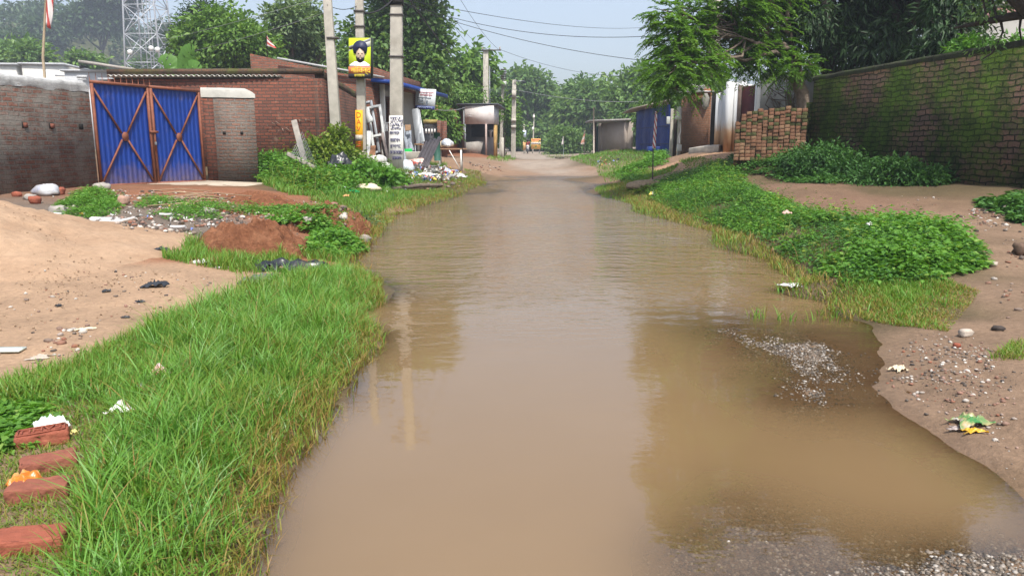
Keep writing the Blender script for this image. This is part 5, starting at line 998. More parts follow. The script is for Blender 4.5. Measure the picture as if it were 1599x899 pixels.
q = at(408, 312, 13.8); heap('soil_mound', 'low reddish soil ridge in front of the gate pillar', 'soil mound', q[0] - .1, q[1] + .3, 1.1, .5, .2, REDM, .9, .07, 3., seed=12)
q = at(1088, 250, 25); heap('soil_mound', 'bare trodden earth rise leading up to the white house door', 'earth mound', q[0], q[1], 1.6, 2.2, .18, M('earth', (.37,.225,.135), .95, .25, 3, bump=.6, bs=12, bd=.05), .9, .03, 1.6, seed=15)
# ================================================================== GRAVEL, STONES, RUBBLE
def stones(name, px_polys, mat, kind='stuff', seed=0, embed=.3):
    Vs, Fs, rd, k = [], [], [], 0
    ico = np.array([(0,0,1),(.894,0,.447),(.276,.851,.447),(-.724,.526,.447),(-.724,-.526,.447),(.276,-.851,.447),(.724,.526,-.447),(-.276,.851,-.447),(-.894,0,-.447),(-.276,-.851,-.447),(.724,-.526,-.447),(0,0,-1)])
    fc = np.array([(0,1,2),(0,2,3),(0,3,4),(0,4,5),(0,5,1),(1,6,2),(2,7,3),(3,8,4),(4,9,5),(5,10,1),(6,7,2),(7,8,3),(8,9,4),(9,10,5),(10,6,1),(11,7,6),(11,8,7),(11,9,8),(11,10,9),(11,6,10)])
    for pl, n, s0, s1 in px_polys:
        x, y = scatter(pl, n); n = len(x); cl = fbm(x * 2.2, y * 2.2, seed + 40, 4); dd = pdist(x, y, np.r_[pl, pl[:1]]); kk = rng.uniform(0, 1, n) < np.clip((cl - .38) * 5, .05, 1) * np.clip(dd / (.12 * np.sqrt(np.ptp(pl[:, 0]) * np.ptp(pl[:, 1])) + 1e-6), .1, 1); x, y = x[kk], y[kk]; n = len(x)
        s = s0 + (s1 - s0) * rng.uniform(0, 1, n) ** 2.5; sc = s[:, None] * rng.uniform(.6, 1.25, (n, 3)) * [1, 1, .62]; a = rng.uniform(0, 6.283, n)
        v = ico[None] * rng.uniform(.78, 1.15, (n, 12, 1)) * sc[:, None]; ca, sa = np.cos(a)[:, None], np.sin(a)[:, None]
        v = np.stack([v[..., 0] * ca - v[..., 1] * sa, v[..., 0] * sa + v[..., 1] * ca, v[..., 2]], -1) + np.c_[x, y, gh(x, y) + s * embed][:, None]
        Vs.append(v.reshape(-1, 3)); Fs.append((np.arange(n)[:, None, None] * 12 + fc[None]).reshape(-1, 3) + k); rd.append(np.repeat(rng.uniform(0, 1, n), 12)); k += n * 12
    o = np_mesh(name, np.concatenate(Vs), [np.concatenate(Fs)], mat, rnd=np.concatenate(rd)); return tag(o, kind=kind)
t = NT('gravel'); a = t.n('Attribute', _attribute_name='rnd').outputs['Fac']; GRAV = t.done(t.ramp(a, [(0, (.035,.03,.025)), (.35, (.10,.08,.06)), (.65, (.17,.135,.10)), (.86, (.25,.21,.17)), (1, (.42,.39,.35))]), .55, None, 0, .4)
t = NT('rubble_bits'); a = t.n('Attribute', _attribute_name='rnd').outputs['Fac']; g = t.n('TexCoord').outputs['Object']; RUBM = t.done(t.mix(.6, t.ramp(a, [(0, (.06,.05,.045)), (.35, (.20,.16,.13)), (.6, (.27,.11,.065)), (.8, (.36,.32,.28)), (1, (.60,.56,.50))]), t.ramp(t.noise(g, 30, 5), [(.3, .65), (.7, 1.25)]), 'MULTIPLY'), .9)
flat_poly = lambda *p: np.array([gz(a, b)[:2] for a, b in p])
stones('gravel', [(flat_poly((1020,905),(1040,850),(1110,800),(1200,790),(1330,830),(1450,850),(1560,830),(1640,860),(1640,960),(1000,960)), 9000, .003, .0105),
  (flat_poly((1040,520),(1120,495),(1260,510),(1370,560),(1390,640),(1300,690),(1180,660),(1090,600)), 5200, .003, .011), (flat_poly((980,905),(1020,810),(1110,760),(1250,770),(1400,800),(1560,800),(1640,850),(1640,960),(980,960)), 5000, .003, .012), (flat_poly((1080,525),(1130,498),(1230,508),(1330,556),(1350,600),(1290,600),(1200,570),(1120,550)), 8500, .003, .011), (flat_poly((1170,610),(1230,590),(1300,620),(1290,650),(1230,650)), 1600, .003, .010),
  (flat_poly((1060,760),(1200,700),(1350,700),(1450,760),(1400,850),(1150,830)), 1800, .003, .010), (flat_poly((1000,520),(1110,500),(1120,560),(1080,640),(1150,680),(1300,660),(1300,600),(1200,575)), 2200, .003, .009)], GRAV, seed=1, embed=.2)
stones('gravel', [(poly((1400,510),(1599,540),(1599,760),(1480,680),(1370,600)), 1500, .004, .016), (poly((1480,330),(1599,310),(1599,520),(1530,470),(1560,400)), 1600, .008, .035), (poly((1290,330),(1480,355),(1560,330),(1450,300)), 500, .008, .03), (poly((700,262),(770,250),(790,268),(745,275)), 300, .02, .07)], RUBM, seed=4)
stones('rubble', [(poly((30,312),(150,296),(330,300),(400,300),(520,330),(430,345),(300,372),(200,372),(110,338)), 5200, .008, .05), (poly((640,285),(730,278),(735,292),(640,300)), 160, .03, .12), (poly((470,310),(585,372),(575,385),(520,380)), 420, .012, .08), (poly((300,350),(400,320),(500,310),(560,350),(500,390),(330,395)), 900, .006, .03)], RUBM, seed=6)
t = NT('sand_clods'); a = t.n('Attribute', _attribute_name='rnd').outputs['Fac']; CLOD = t.done(t.ramp(a, [(0, (.24,.16,.10)), (.3, (.30,.205,.13)), (.7, (.37,.26,.165)), (1, (.45,.34,.23))]), .95)
stones('sand_clods', [(poly((-60,330),(40,330),(160,380),(330,420),(390,435),(300,470),(150,520),(0,570),(-100,560)), 3800, .003, .013), (poly((300,400),(480,400),(560,380),(520,330),(400,340)), 20, .01, .03)], CLOD, seed=14, embed=.75)
stones('rubble', [(poly((0,420),(250,400),(380,430),(300,480),(100,530),(0,560)), 260, .005, .02), (poly((60,520),(160,500),(140,560),(40,570)), 90, .006, .03)], RUBM, seed=8)
def chunk(name, label, cat, px, py, s, mat, flat=.6, group=None, sink=.1):
    p = P(px, py); m = MB(); n = 9
    th, ph = np.meshgrid(np.linspace(0, math.pi, n), np.linspace(0, 2 * math.pi, 12, endpoint=False), indexing='ij'); d = np.stack([np.sin(th) * np.cos(ph), np.sin(th) * np.sin(ph), np.cos(th)], -1).reshape(-1, 3)
    k = rng.uniform(0, 9); box = np.abs(d).max(1, keepdims=True) ** -.65; r = s * box * .8 * (.62 + .75 * fbm(d[:, 0] * 2.4 + k, d[:, 1] * 2.4 + d[:, 2] * 2 + k, 3, 3))[:, None]; V = d * r * [1, .8, flat]
    V += p + [0, 0, s * flat * (.8 - sink)]; m.add(V, [(i * 12 + j, (i + 1) * 12 + j, (i + 1) * 12 + (j + 1) % 12, i * 12 + (j + 1) % 12) for i in range(n - 1) for j in range(12)])
    return tag(m.build(name, mat, uv=False), label, cat, group)
STN = M('stone_pale', (.42,.36,.30), .9, .25, 12, bump=.6, bs=40); STP = M('stone_pink', (.38,.24,.18), .9, .25, 12, bump=.6, bs=40); BRK = M('broken_brick', (.29,.09,.055), .9, .3, 20, bump=.6, bs=50); DKS = M('stone_dark', (.05,.04,.035), .9, .3, 15, bump=.6); PLC = M('plaster_chunk', (.34,.31,.28), .9, .2, 12, bump=.6, bs=40)
for a in (('stone', 'pale rounded stone at the tip of the weedy bank, on bare mud', 'stone', 1507, 526, .055, STN), ('stone', 'dark stone on the bare mud just beyond the pale rounded one', 'stone', 1558, 516, .05, DKS, .4),
  ('stone', 'brown stone lying at the frame side of the dirt path beyond the weeds', 'stone', 1596, 398, .10, M('stone_brown', (.13,.085,.06), .8, .3, 9, bump=.5), .8), ('stone', 'pale block stone among yellow leaves below the mossy wall', 'stone', 1572, 330, .10, STN),
  ('brick_piece', 'flat pink broken tile at the edge of the weeds', 'broken tile', 1503, 412, .09, STP, .25), ('stone', 'grey flat stone beside the pink broken tile', 'stone', 1545, 415, .09, STN, .3), ('stone', 'reddish pebble on mud near the pale rounded stone', 'stone', 1494, 542, .03, BRK),
  ('concrete_chunk', 'biggest pale concrete chunk showing above the sand heap', 'concrete chunk', 92, 335, .15, PLC, .6), ('concrete_chunk', 'pale slab chunk under the white sack by the wall', 'concrete chunk', 47, 312, .13, PLC, .5), ('brick_piece', 'red broken brick at the wall foot, far side of the sand heap', 'broken brick', 27, 307, .10, BRK, .6),
  ('brick_piece', 'red brick piece standing between white sack and green weeds', 'broken brick', 94, 304, .11, BRK, .8), ('brick_piece', 'dark red brick lump tucked in front of the white sack', 'broken brick', 55, 318, .12, BRK, .7), ('concrete_chunk', 'curved plaster lump by the hinge side of the blue gate', 'concrete chunk', 160, 297, .2, PLC, .5),
  ('concrete_chunk', 'beige plaster lump on the weeds below the gate ramp', 'concrete chunk', 193, 320, .13, STP, .8), ('stone', 'pale boulder between two red soil mounds under the ramp', 'stone', 325, 336, .13, PLC, .6), ('stone', 'whitish stone on the creepers of the soil bank', 'stone', 481, 349, .09, PLC, .6), ('stone', 'pale stone at the water edge of the soil bank', 'stone', 570, 379, .11, M('stone_grey', (.2,.18,.15), .9, .3, 9, bump=.5), .5),
  ('stone', 'cream stone lump in the weeds near the kiosk', 'stone', 790, 243, .2, STP, .5), ('stone', 'rounded cream sack-like stone in the grass by the green cloth', 'stone', 572, 300, .0, STP)):
    if a[5] > 0: chunk(*a)
# ================================================================== LITTER
def crumple(name, label, cat, px, py, sx, sy, sz, mat, rot=0., up=.0, group=None, tent=0., seed=None, D=None):
    p = P(px, py) if D is None else at(px, py, D); s = rng.uniform(0, 50) if seed is None else seed; m = MB(); N = 22
    def fn(u, v):
        a, b = (u - .5), (v - .5); e = 1 - .35 * fbm(u * 3 + s, v * 3, 2); x, y = a * sx * e * 2 * (.5 + .2 * np.sin(b * 5 + s)), b * sy * e * 2 * .55
        z = sz * (np.clip(1 - (a * a + b * b) * 3.2, 0, 1) * (.45 + tent) + .9 * np.abs(fbm(u * 4 + s, v * 4, 7) - .5) * 2 * (1 - tent * .5) + .25 * np.abs(fbm(u * 11 + s, v * 11, 9) - .5))
        c, d = math.cos(rot), math.sin(rot); return p + np.c_[x * c - y * d, x * d + y * c, z + .004 + up]
    m.grid(fn, N, N); o = m.build(name, mat, smooth=False); sd = o.modifiers.new('solid', 'SOLIDIFY'); sd.thickness = .002; return tag(o, label, cat, group)
LW_ = M('litter_white', (.58,.57,.55), .4, .06, 20, bump=0, spec=.5); LB = M('litter_bluewhite', (.55,.62,.66), .4, .3, 14, col2=(.75,.78,.76), bump=0, spec=.5); LC = M('litter_cream', (.62,.53,.38), .7, .15, 14, bump=.1); BLK = M('black_plastic', (.018,.020,.024), .32, .3, 12, col2=(.05,.055,.06), bump=.1, spec=.5); DKC = M('dark_cloth', (.03,.035,.045), .9, .3, 20, bump=.3)
def packM(name, cols, sc): t = NT(name); g = t.n('TexCoord').outputs['UV']; return t.done(t.ramp(t.noise(t.n('TexCoord').outputs['Object'], sc, 3), [(.30 + .4 * i / max(1, len(cols) - 1), c) for i, c in enumerate(cols)], 'LINEAR'), .35, None, 0, .5)
crumple('snack_packet', 'green and yellow crumpled snack packet on the bare mud', 'packet', 1509, 664, .17, .12, .055, packM('packet_green', [(.02,.12,.03), (.05,.20,.05), (.34,.28,.13), (.40,.39,.36)], 14), .35, tent=.15, seed=4)
crumple('wrapper', 'small yellow wrapper with dark print, touching the green snack packet', 'wrapper', 1519, 676, .11, .05, .022, packM('packet_yellow', [(.55,.30,.012), (.58,.33,.012), (.06,.04,.02)], 20), .1)
crumple('wrapper', 'flattened dark-and-silver wrapper end sticking out beside the green snack packet', 'wrapper', 1494, 672, .08, .04, .02, packM('packet_silver', [(.05,.04,.04), (.5,.42,.38)], 20), -.5)
crumple('paper_scrap', 'crumpled white paper scrap on wet mud above the pool edge', 'paper scrap', 1404, 580, .11, .07, .04, LC, .4)
pz_ = gz(1236, 451); o = crumple('plastic_bag', 'limp white plastic bag floating on the brown water', 'plastic bag', 1236, 451, .22, .16, .03, LW_, .2); o.location.z += .02 - min(0, P(1236, 451)[2])
crumple('plastic_wrapper', 'pinkish paper scrap caught on the dark weeds', 'paper scrap', 1226, 366, .16, .08, .06, M('pink_paper', (.55,.36,.30), .7, .1, 9, bump=0), .7, up=.26)
crumple('paper_scrap', 'tiny white scrap on the bright weeds near the pink tile', 'paper scrap', 1355, 384, .06, .04, .05, LW_, .1, up=.22)
crumple('carton', 'white packet with a pink edge lying in the near grass', 'packet', 251, 602, .10, .085, .05, packM('packet_white', [(.75,.73,.72), (.72,.70,.70), (.75,.22,.24)], 9), .2, up=.05, tent=.5)
crumple('wrapper', 'pale yellow-green wrapper in the grass behind the pink-edged packet', 'wrapper', 277, 592, .10, .06, .03, M('pale_lime', (.55,.56,.25), .5, .2, 14, bump=0), .5, up=.05)
crumple('wrapper', 'small clear-white wrapper half sunk in grass before the pink-edged packet', 'wrapper', 221, 617, .07, .05, .03, LW_, .5, up=.03)
crumple('carton', 'white packet with an orange edge, deep in the grass above the bricks', 'packet', 191, 660, .10, .07, .05, packM('packet_orange_edge', [(.74,.72,.68), (.72,.68,.62), (.75,.28,.08)], 9), -.1, up=.04, tent=.5)
crumple('plastic_bag', 'crumpled pale green-white plastic bag just above the lettered brick', 'plastic bag', 82, 676, .14, .09, .065, packM('bag_pale', [(.70,.74,.64), (.72,.74,.70), (.35,.55,.66)], 12), .2, tent=.2)
crumple('snack_packet', 'bright orange packet wedged behind the third brick from the top', 'packet', 43, 769, .12, .12, .06, packM('packet_orange', [(.50,.12,.008), (.58,.17,.015), (.6,.40,.2)], 16), .5, tent=.45)
crumple('wrapper', 'small yellow leaf-like wrapper by the end of the lettered brick', 'wrapper', 117, 684, .03, .03, .02, M('pale_yellow', (.66,.58,.22), .5, .2, 14, bump=0), .5, up=.02)
m = MB(); q = P(13, 551); m.box(q + [0, 0, .015], (.17, .085, .012), .05); m.box(q + [.0, -.0, .0225], (.165, .04, .003), .05); tag(m.build('paper_box', M('flat_white_card', (.62,.68,.62), .6, .1, 5, bump=0)), 'flattened white card lying on the sand', 'card')
crumple('stone_slab', 'pale flat cement scrap on the sand near the white card', 'scrap', 62, 561, .12, .07, .02, STN, .3); crumple('paper_scrap', 'tan paper scrap at the sand and grass border', 'paper scrap', 128, 517, .13, .06, .02, LC, .2)
crumple('cloth_rag', 'small dark grey rag lying on the pale sand', 'rag', 243, 448, .20, .14, .06, DKC, .3); crumple('rag_piece', 'black scrap on the sand in front of the dark rag', 'rag', 219, 473, .07, .04, .02, BLK, .1); crumple('rag_piece', 'smallest black scrap on the sand, towards the heap', 'rag', 166, 457, .06, .05, .03, BLK, .6)
crumple('rag_piece', 'thin black scrap by the pale cement scraps', 'rag', 196, 497, .06, .03, .015, BLK, .2); crumple('rag_piece', 'tiny dark scrap high on the sand', 'rag', 92, 479, .05, .04, .02, BLK, .9)
crumple('plastic_bottle_scrap', 'torn white plastic piece where sand meets grass, below the red soil mound', 'plastic scrap', 318, 412, .22, .10, .06, LW_, -.3); crumple('plastic_scrap', 'thin white strip next to the torn white plastic piece', 'plastic scrap', 345, 419, .14, .04, .02, LW_, -.1)
for a in ((440, 423, .75, .34, .14, .12, 'wrinkled black plastic sheet crossing the grass to the water edge'), (412, 443, .42, .16, .10, .35, 'grey-black sheet end lying on the sand side of the grass'), (505, 423, .55, .13, .07, .02, 'narrow twisted black sheet strip at the water edge')):
    crumple('plastic_sheet', a[6], 'plastic sheet', a[0], a[1], a[2], a[3], a[4], BLK if a[0] != 412 else M('grey_plastic', (.10,.105,.10), .5, .3, 9, bump=.2), a[5])
crumple('rag_piece', 'dark blue-grey scrap at the grass tuft above the sand', 'rag', 252, 391, .16, .08, .04, DKC, .0)
for k, (x, y, L, an, lab) in enumerate(((162, 360, .30, -.1, 'short thick white pipe piece nearest the sand edge'), (186, 353, .45, .55, 'long thin white pipe leaning across the dark rubble'), (150, 351, .28, -.8, 'bent white pipe piece pointing down toward the thick one'), (177, 349, .22, .15, 'short grey-white strip on the dark rubble'), (260, 341, .2, -.15, 'white strip lying below the ramp weeds'), (279, 365, .2, .05, 'small white strip at the foot of the soil mound'), (93, 340, .15, 0, 'white scrap peeping over the sand heap crest'))):
    p = P(x, y); m = MB(); d = np.array([math.cos(an), math.sin(an) * .6, .0]); m.tube([p - d * L / 2 + [0, 0, .06], p + [0, 0, .055], p + d * L / 2 + [0, 0, .10 if k == 1 else .06]], .022 if k != 0 else .05, 7); tag(m.build('pipe_piece', LW_), lab, 'pipe piece')
m = MB()
for k in range(14): x, y = rng.uniform(255, 345), rng.uniform(296, 330); p = P(x, y); an = rng.uniform(-.5, .3); d = np.array([math.cos(an), math.sin(an), 0]) * rng.uniform(.3, .8); m.tube([p - d + [0, 0, .05], p + [0, 0, .09], p + d + [0, 0, .05]], .009, 5)
tag(m.build('dry_twigs', M('dry_twig', (.33,.24,.15), .9, .3, 9, bump=0)), 'tangle of dry twigs strewn below the gate ramp', 'twigs', kind='stuff')
def sack(name, label, cat, px, py, s, mat, flat=.75, up=0., D=None, ax=(1, .8)):
    p = P(px, py) if D is None else at(px, py, D); m = MB(); n, k = 14, rng.uniform(0, 30); th, ph = np.meshgrid(np.linspace(0, math.pi, n), np.linspace(0, 2 * math.pi, 22, endpoint=False), indexing='ij'); d = np.stack([np.sin(th) * np.cos(ph), np.sin(th) * np.sin(ph), np.cos(th)], -1).reshape(-1, 3)
    r = s * (.62 + .55 * fbm(d[:, 0] * 1.6 + k, d[:, 1] * 1.6 + d[:, 2] * 1.3, 3, 3) + .22 * (np.abs(fbm(d[:, 0] * 4 + k, d[:, 1] * 4 + d[:, 2] * 3, 5, 3) - .5)))[:, None]; V = d * r * [ax[0], ax[1], flat]; V[:, 2] = np.where(V[:, 2] < 0, V[:, 2] * .5, V[:, 2]); V += p + [0, 0, s * flat * .3 + up]
    m.add(V, [(i * 22 + j, (i + 1) * 22 + j, (i + 1) * 22 + (j + 1) % 22, i * 22 + (j + 1) % 22) for i in range(n - 1) for j in range(22)]); return tag(m.build(name, mat, uv=False, smooth=True), label, cat)
sack('plastic_sack', 'bulging white sack against the wall on the rubble', 'sack', 72, 305, .25, packM('sack_white', [(.48,.49,.52), (.46,.46,.46), (.34,.36,.46)], 5), flat=.7, ax=(1.1, .7))
# litter dump by the poles
scr = M('litter_scraps', (.66,.63,.60), .5, .1, 9, bump=0); t = NT('litter_scrap_mix'); a = t.n('Attribute', _attribute_name='rnd').outputs['Fac']; SCR = t.done(t.ramp(a, [(0, (.50,.49,.47)), (.45, (.58,.57,.55)), (.55, (.33,.26,.19)), (.7, (.46,.43,.38)), (.8, (.16,.22,.50)), (.86, (.55,.10,.09)), (.92, (.70,.52,.1)), (1, (.55,.62,.66))], 'CONSTANT'), .45)
def scraps(pl, n, s, hmax):
    x, y = scatter(pl, n); n = len(x); c = pl.mean(0); hh = hmax * np.clip(1 - np.hypot((x - c[0]) / 1.7, (y - c[1]) / 1.2), 0, 1); p = np.c_[x, y, gh(x, y) + .02 + hh * rng.uniform(.2, 1, n)]
    V, f, rd = leaves(p, rdir(n) * [1, 1, .35], unit(rng.normal(size=(n, 3)) * .6 + [0, 0, .8]), s * rng.uniform(.4, 1.3, n), s * rng.uniform(.4, 1.1, n), rng.uniform(0, 1, n), .5); return V, f, rd
V1, f1, r1 = scraps(poly((628,278),(640,262),(690,262),(728,276),(700,284),(650,282)), 800, .17, .28); V2, f2, r2 = scraps(poly((560,305),(640,270),(640,300),(600,310)), 60, .12, .05); V5, f5, r5 = scraps(poly((110,340),(180,312),(330,320),(420,345),(300,372),(190,370)), 130, .07, .02); V3_, f3_, r3_ = scraps(poly((1000,300),(1090,300),(1010,312)), 24, .12, .05); V4, f4, r4 = scraps(poly((930,248),(970,245),(960,260),(925,262)), 30, .16, .03)
Vl, fl, rl, k = [], [], [], 0
for v, f, r in ((V5, f5, r5), (V1, f1, r1), (V2, f2, r2), (V3_, f3_, r3_), (V4, f4, r4)): Vl.append(v); fl.append(f + k); rl.append(r); k += len(v)
tag(np_mesh('litter', np.concatenate(Vl), [np.concatenate(fl)], SCR, rnd=np.concatenate(rl)), kind='stuff')
sack('plastic_sack', 'stuffed red and cream sack on top of the litter dump', 'sack', 652, 266, 0.42, packM('sack_red', [(.40,.07,.05), (.60,.50,.42), (.62,.56,.50)], 3), flat=0.75, ax=(1, 0.7))
crumple('plastic_bag', 'blue and white plastic bag at the road end of the litter dump', 'plastic bag', 698, 272, .5, .3, .2, packM('bag_blue', [(.10,.16,.50), (.55,.58,.68), (.72,.72,.72)], 4), .1, tent=.4); crumple('plastic_bag', 'clear greyish plastic bag at the outer end of the litter dump', 'plastic bag', 715, 277, .5, .28, .14, LB, .1, tent=.3)
crumple('plastic_bag', 'long white plastic bag along the near side of the litter dump', 'plastic bag', 664, 276, .8, .3, .16, LW_, .1); sack('plastic_bag', 'white plastic bag against the foot of the written pole', 'plastic bag', 634, 268, 0.3, LB, flat=0.9, ax=(1, 0.7)); sack('plastic_bag', 'white dome-shaped plastic bag in the weeds just before the written pole', 'plastic bag', 602, 266, 0.26, LW_, flat=0.7, ax=(1, 0.8)); sack('plastic_bag', 'white crumpled bag at the foot of the leaning door frame', 'plastic bag', 589, 255, 0.32, LW_, flat=0.7, ax=(1.1, 0.7))
crumple('green_cloth', 'bright green plastic cloth in the grass near the water', 'cloth', 549, 305, .38, .16, .08, M('green_cloth', (.01,.26,.08), .5, .3, 9, bump=0), -.25, up=.06); crumple('plastic_bag', 'greyish plastic bag just behind the green cloth', 'plastic bag', 543, 300, .35, .16, .1, LB, -.1, up=.05); sack('cloth_sack', 'cream cloth bundle lying in the grass beyond the green cloth', 'cloth bundle', 575, 301, 0.28, LC, flat=0.5, ax=(1.2, 0.6), up=.04); crumple('fruit_peel', 'small orange peel-like scrap beside the green cloth', 'scrap', 541, 312, .12, .08, .07, M('peel_orange', (.62,.33,.14), .6, .1, 9, bump=0), 0, up=.06)
crumple('plastic_sheet', 'black plastic sheet draped in the bushes below the poster pole', 'plastic sheet', 532, 278, .62, .4, .35, BLK, .3, tent=.5, up=.22)
m = MB(); p = P(700, 293); m.tube([P(612, 300) + [0, 0, .06], P(655, 296) + [0, 0, .10], P(690, 292) + [0, 0, .05]], [.05, .06, .04], 8); tag(m.build('fallen_branch', BARK), 'dark fallen branch lying along the muddy margin below the litter dump', 'branch')
sack('cloth_bundle', 'white and blue cloth bundle on the wooden table', 'cloth bundle', 699, 228.5, 0.26, packM('bundle', [(.30,.36,.45), (.68,.70,.72), (.72,.72,.70)], 5), flat=0.9, ax=(0.9, 0.7), D=29.6); sack('cloth_bundle', 'beige cloth bundle on the wooden table beside the roofing sheet', 'cloth bundle', 692, 229, 0.2, LC, flat=0.9, ax=(0.9, 0.7), D=29.7)
sack('dry_grass_heap', 'grey-brown dried plant clump with a white scrap on the bank by the striped flag', 'dried plants', 1008, 295, 0.5, M('dry_clump', (.25,.185,.12), .95, .4, 20, bump=.6), flat=0.4, ax=(1.1, 0.6))
# slanting planks with wire netting in the weeds
WD_ = M('grey_wood', (.34,.31,.27), .85, .25, 8, bump=.3)
m = MB(); m.bar(at(478, 262, 19.6), at(459, 188, 19.9), .14, .06, up=(0, -1, 0)); tag(m.build('wooden_plank', WD_, bevel=.005), 'tall grey plank leaning up out of the weeds before the brick building', 'plank')
m = MB(); m.bar(at(449, 240, 19.4), at(492, 262, 19.0), .09, .05, up=(0, -1, 0)); tag(m.build('wooden_plank', WD_, bevel=.005), 'grey plank lying slantwise across the foot of the tall leaning one', 'plank')
m = MB(); c0_, c1_, c2_, c3_ = at(455, 240, 19.3), at(472, 206, 19.75), at(495, 262, 19.0), at(470, 268, 19.3)
for u in np.linspace(0, 1, 12): m.tube([c0_ + (c1_ - c0_) * u, c3_ + (c2_ - c3_) * u], .004, 4, cap=False); m.tube([c0_ + (c3_ - c0_) * u, c1_ + (c2_ - c1_) * u], .004, 4, cap=False)
tag(m.build('wire_netting', STEEL), 'torn wire netting stretched between the two grey planks', 'netting')
# ================================================================== FOREGROUND BRICKS
BRM = M('new_brick', (.27,.082,.05), .9, .18, 14, bump=.5, bs=70, stain=((.44,.19,.11), 6, .58)); BRD = M('worn_brick', (.24,.085,.055), .9, .2, 14, bump=.5, bs=70, stain=((.28,.12,.08), 6, .55))
def fbrick(label, x0, y0, x1, y1, mat, txt=None, hz=.065):
    a, b = P(x0, y0), P(x1, y1); c = (a + b) / 2; L = np.linalg.norm((b - a)[:2]); an = math.atan2(b[1] - a[1], b[0] - a[0]); T = thing('brick', label, 'brick', (c[0], c[1], c[2]), 'bricks laid in the short grass', world=False)
    T.rotation_euler = (rng.uniform(-.03, .03), rng.uniform(-.04, .04), an); w = .108
    m = MB(); m.box((0, 0, .018), (L, w, hz)); o = m.build('block', mat, T, bevel=.008); sb_ = o.modifiers.new('fine', 'SUBSURF'); sb_.subdivision_type = 'SIMPLE'; sb_.levels = sb_.render_levels = 4; dp_ = o.modifiers.new('chips', 'DISPLACE'); tx_ = bpy.data.textures.new('chips', 'CLOUDS'); tx_.noise_scale = .035; dp_.texture = tx_; dp_.texture_coords = 'GLOBAL'; dp_.strength = .012; dp_.mid_level = .55
    if txt:
        f = MB(); zt = .018 + hz / 2
        for s in (-1, 1): f.box((0, s * .040, zt + .003), (L * .86, .006, .006)); f.box((s * L * .43, 0, zt + .003), (.006, .074, .006))
        put_text(f, txt, (0, 0, zt), (-1, 0, 0), (0, -1, 0), w=L * .74, h=.052, lift=.0075); base = f.k
        g_ = MB(); co, fs = text_mesh(txt); lo, hi = co.min(0), co.max(0); V = (co - (lo + hi) / 2) / (hi - lo + 1e-9) * [L * .74, .052, 0] * [-1, -1, 0]
        ed = {}
        for q in fs:
            for i in range(len(q)): e_ = (q[i], q[(i + 1) % len(q)]); ed[e_] = 1
        rim = [e_ for e_ in ed if (e_[1], e_[0]) not in ed]; nV = len(V); f.add(np.r_[V + [0, 0, zt + .0075], V + [0, 0, zt - .002]], [(i, j, nV + j, nV + i) for i, j in rim])
        f.build('lettering', mat, T, uv=False)
    return T
fbrick('brick with raised SAHU lettering seen upside down, topmost of the row in the grass', 24, 695, 110, 686, BRM, 'SAHU'); fbrick('plain brick second from the top of the row, no packet beside it', 32, 737, 122, 726, BRD); fbrick('plain brick third from the top, an orange packet tucked behind it', 15, 784, 112, 771, BRD); fbrick('brick lowest in the row, cut by the frame edge', -8, 862, 106, 851, BRM)
# ================================================================== GRASS AND WEEDS
def grass(pl, n, h0, h1, w, lean=.5, dryline=None, dryw=.3, seed=0, seg=3, tone=.0, name='grass', clump=.0, keep=0.0):
    x, y = scatter(pl, n)
    cl = fbm(x * 1.8, y * 1.8, 60 + seed, 3); k = cl > np.quantile(cl, keep); x, y, cl = x[k], y[k], cl[k]; n = len(x)
    if clump: a = rng.integers(0, n, n // 2); x[:n // 2] = x[a] + rng.normal(size=n // 2) * clump; y[:n // 2] = y[a] + rng.normal(size=n // 2) * clump
    z = gh(x, y); ok = z > -.035; x, y, z, cl = x[ok], y[ok], z[ok], cl[ok]; n = len(x)
    h = rng.uniform(h0, h1, n) * (.55 + .9 * np.clip((cl - .25) * 2, 0, 1)); r = np.clip(.26 + .5 * rng.uniform(0, 1, n) + .35 * (fbm(x * .8, y * .8, 70 + seed, 3) - .5) + tone, .2, 1); dry = rng.uniform(0, 1, n) < .05; r[dry] = rng.uniform(0, .2, dry.sum())
    if dryline is not None:
        d = pdist(x, y, dryline); pd = np.clip(1 - d / dryw, 0, 1) ** .8 * (.35 + .9 * fbm(x * 2.5, y * 2.5, 77, 3)); k = rng.uniform(0, 1, n) < pd; r[k] = rng.uniform(.0, .3, k.sum()); h *= np.clip(.45 + d / (dryw * 1.6), .45, 1)
    return blades(x, y, z - .01, h, w * rng.uniform(.6, 1.3, n), rng.uniform(.15, lean * 1.7, n), r, seg)
def tufts(pl, n, per, h0, h1, w, seed):
    x, y = scatter(pl, n); d = pdist(x, y, shoreL); k = d > .12; x, y, d = x[k], y[k], d[k]; n = len(x); hs = rng.uniform(h0, h1, n) * np.clip(.5 + d, .5, 1); tn = rng.uniform(.3, .95, n); R = rng.uniform(.015, .05, n)
    X = np.repeat(x, per) + rng.normal(size=n * per) * np.repeat(R, per); Y = np.repeat(y, per) + rng.normal(size=n * per) * np.repeat(R, per); N = n * per
    r = np.clip(np.repeat(tn, per) + rng.normal(size=N) * .12, .22, 1); dr = rng.uniform(0, 1, N) < .05; r[dr] = rng.uniform(0, .24, dr.sum())
    return blades(X, Y, gh(X, Y) - .01, np.repeat(hs, per) * rng.uniform(.55, 1.1, N), w * rng.uniform(.6, 1.4, N), rng.uniform(.25, 1.15, N), r, 4)
def build_grass(name, parts, mat=LGR):
    Vl, q4, q3, rl, k = [], [], [], [], 0
    for V, a, b, r in parts: Vl.append(V); q4.append(a + k); q3.append(b + k); rl.append(r); k += len(V)
    return tag(np_mesh(name, np.concatenate(Vl), [np.concatenate(q3), np.concatenate(q4)], mat, rnd=np.concatenate(rl)), kind='stuff')
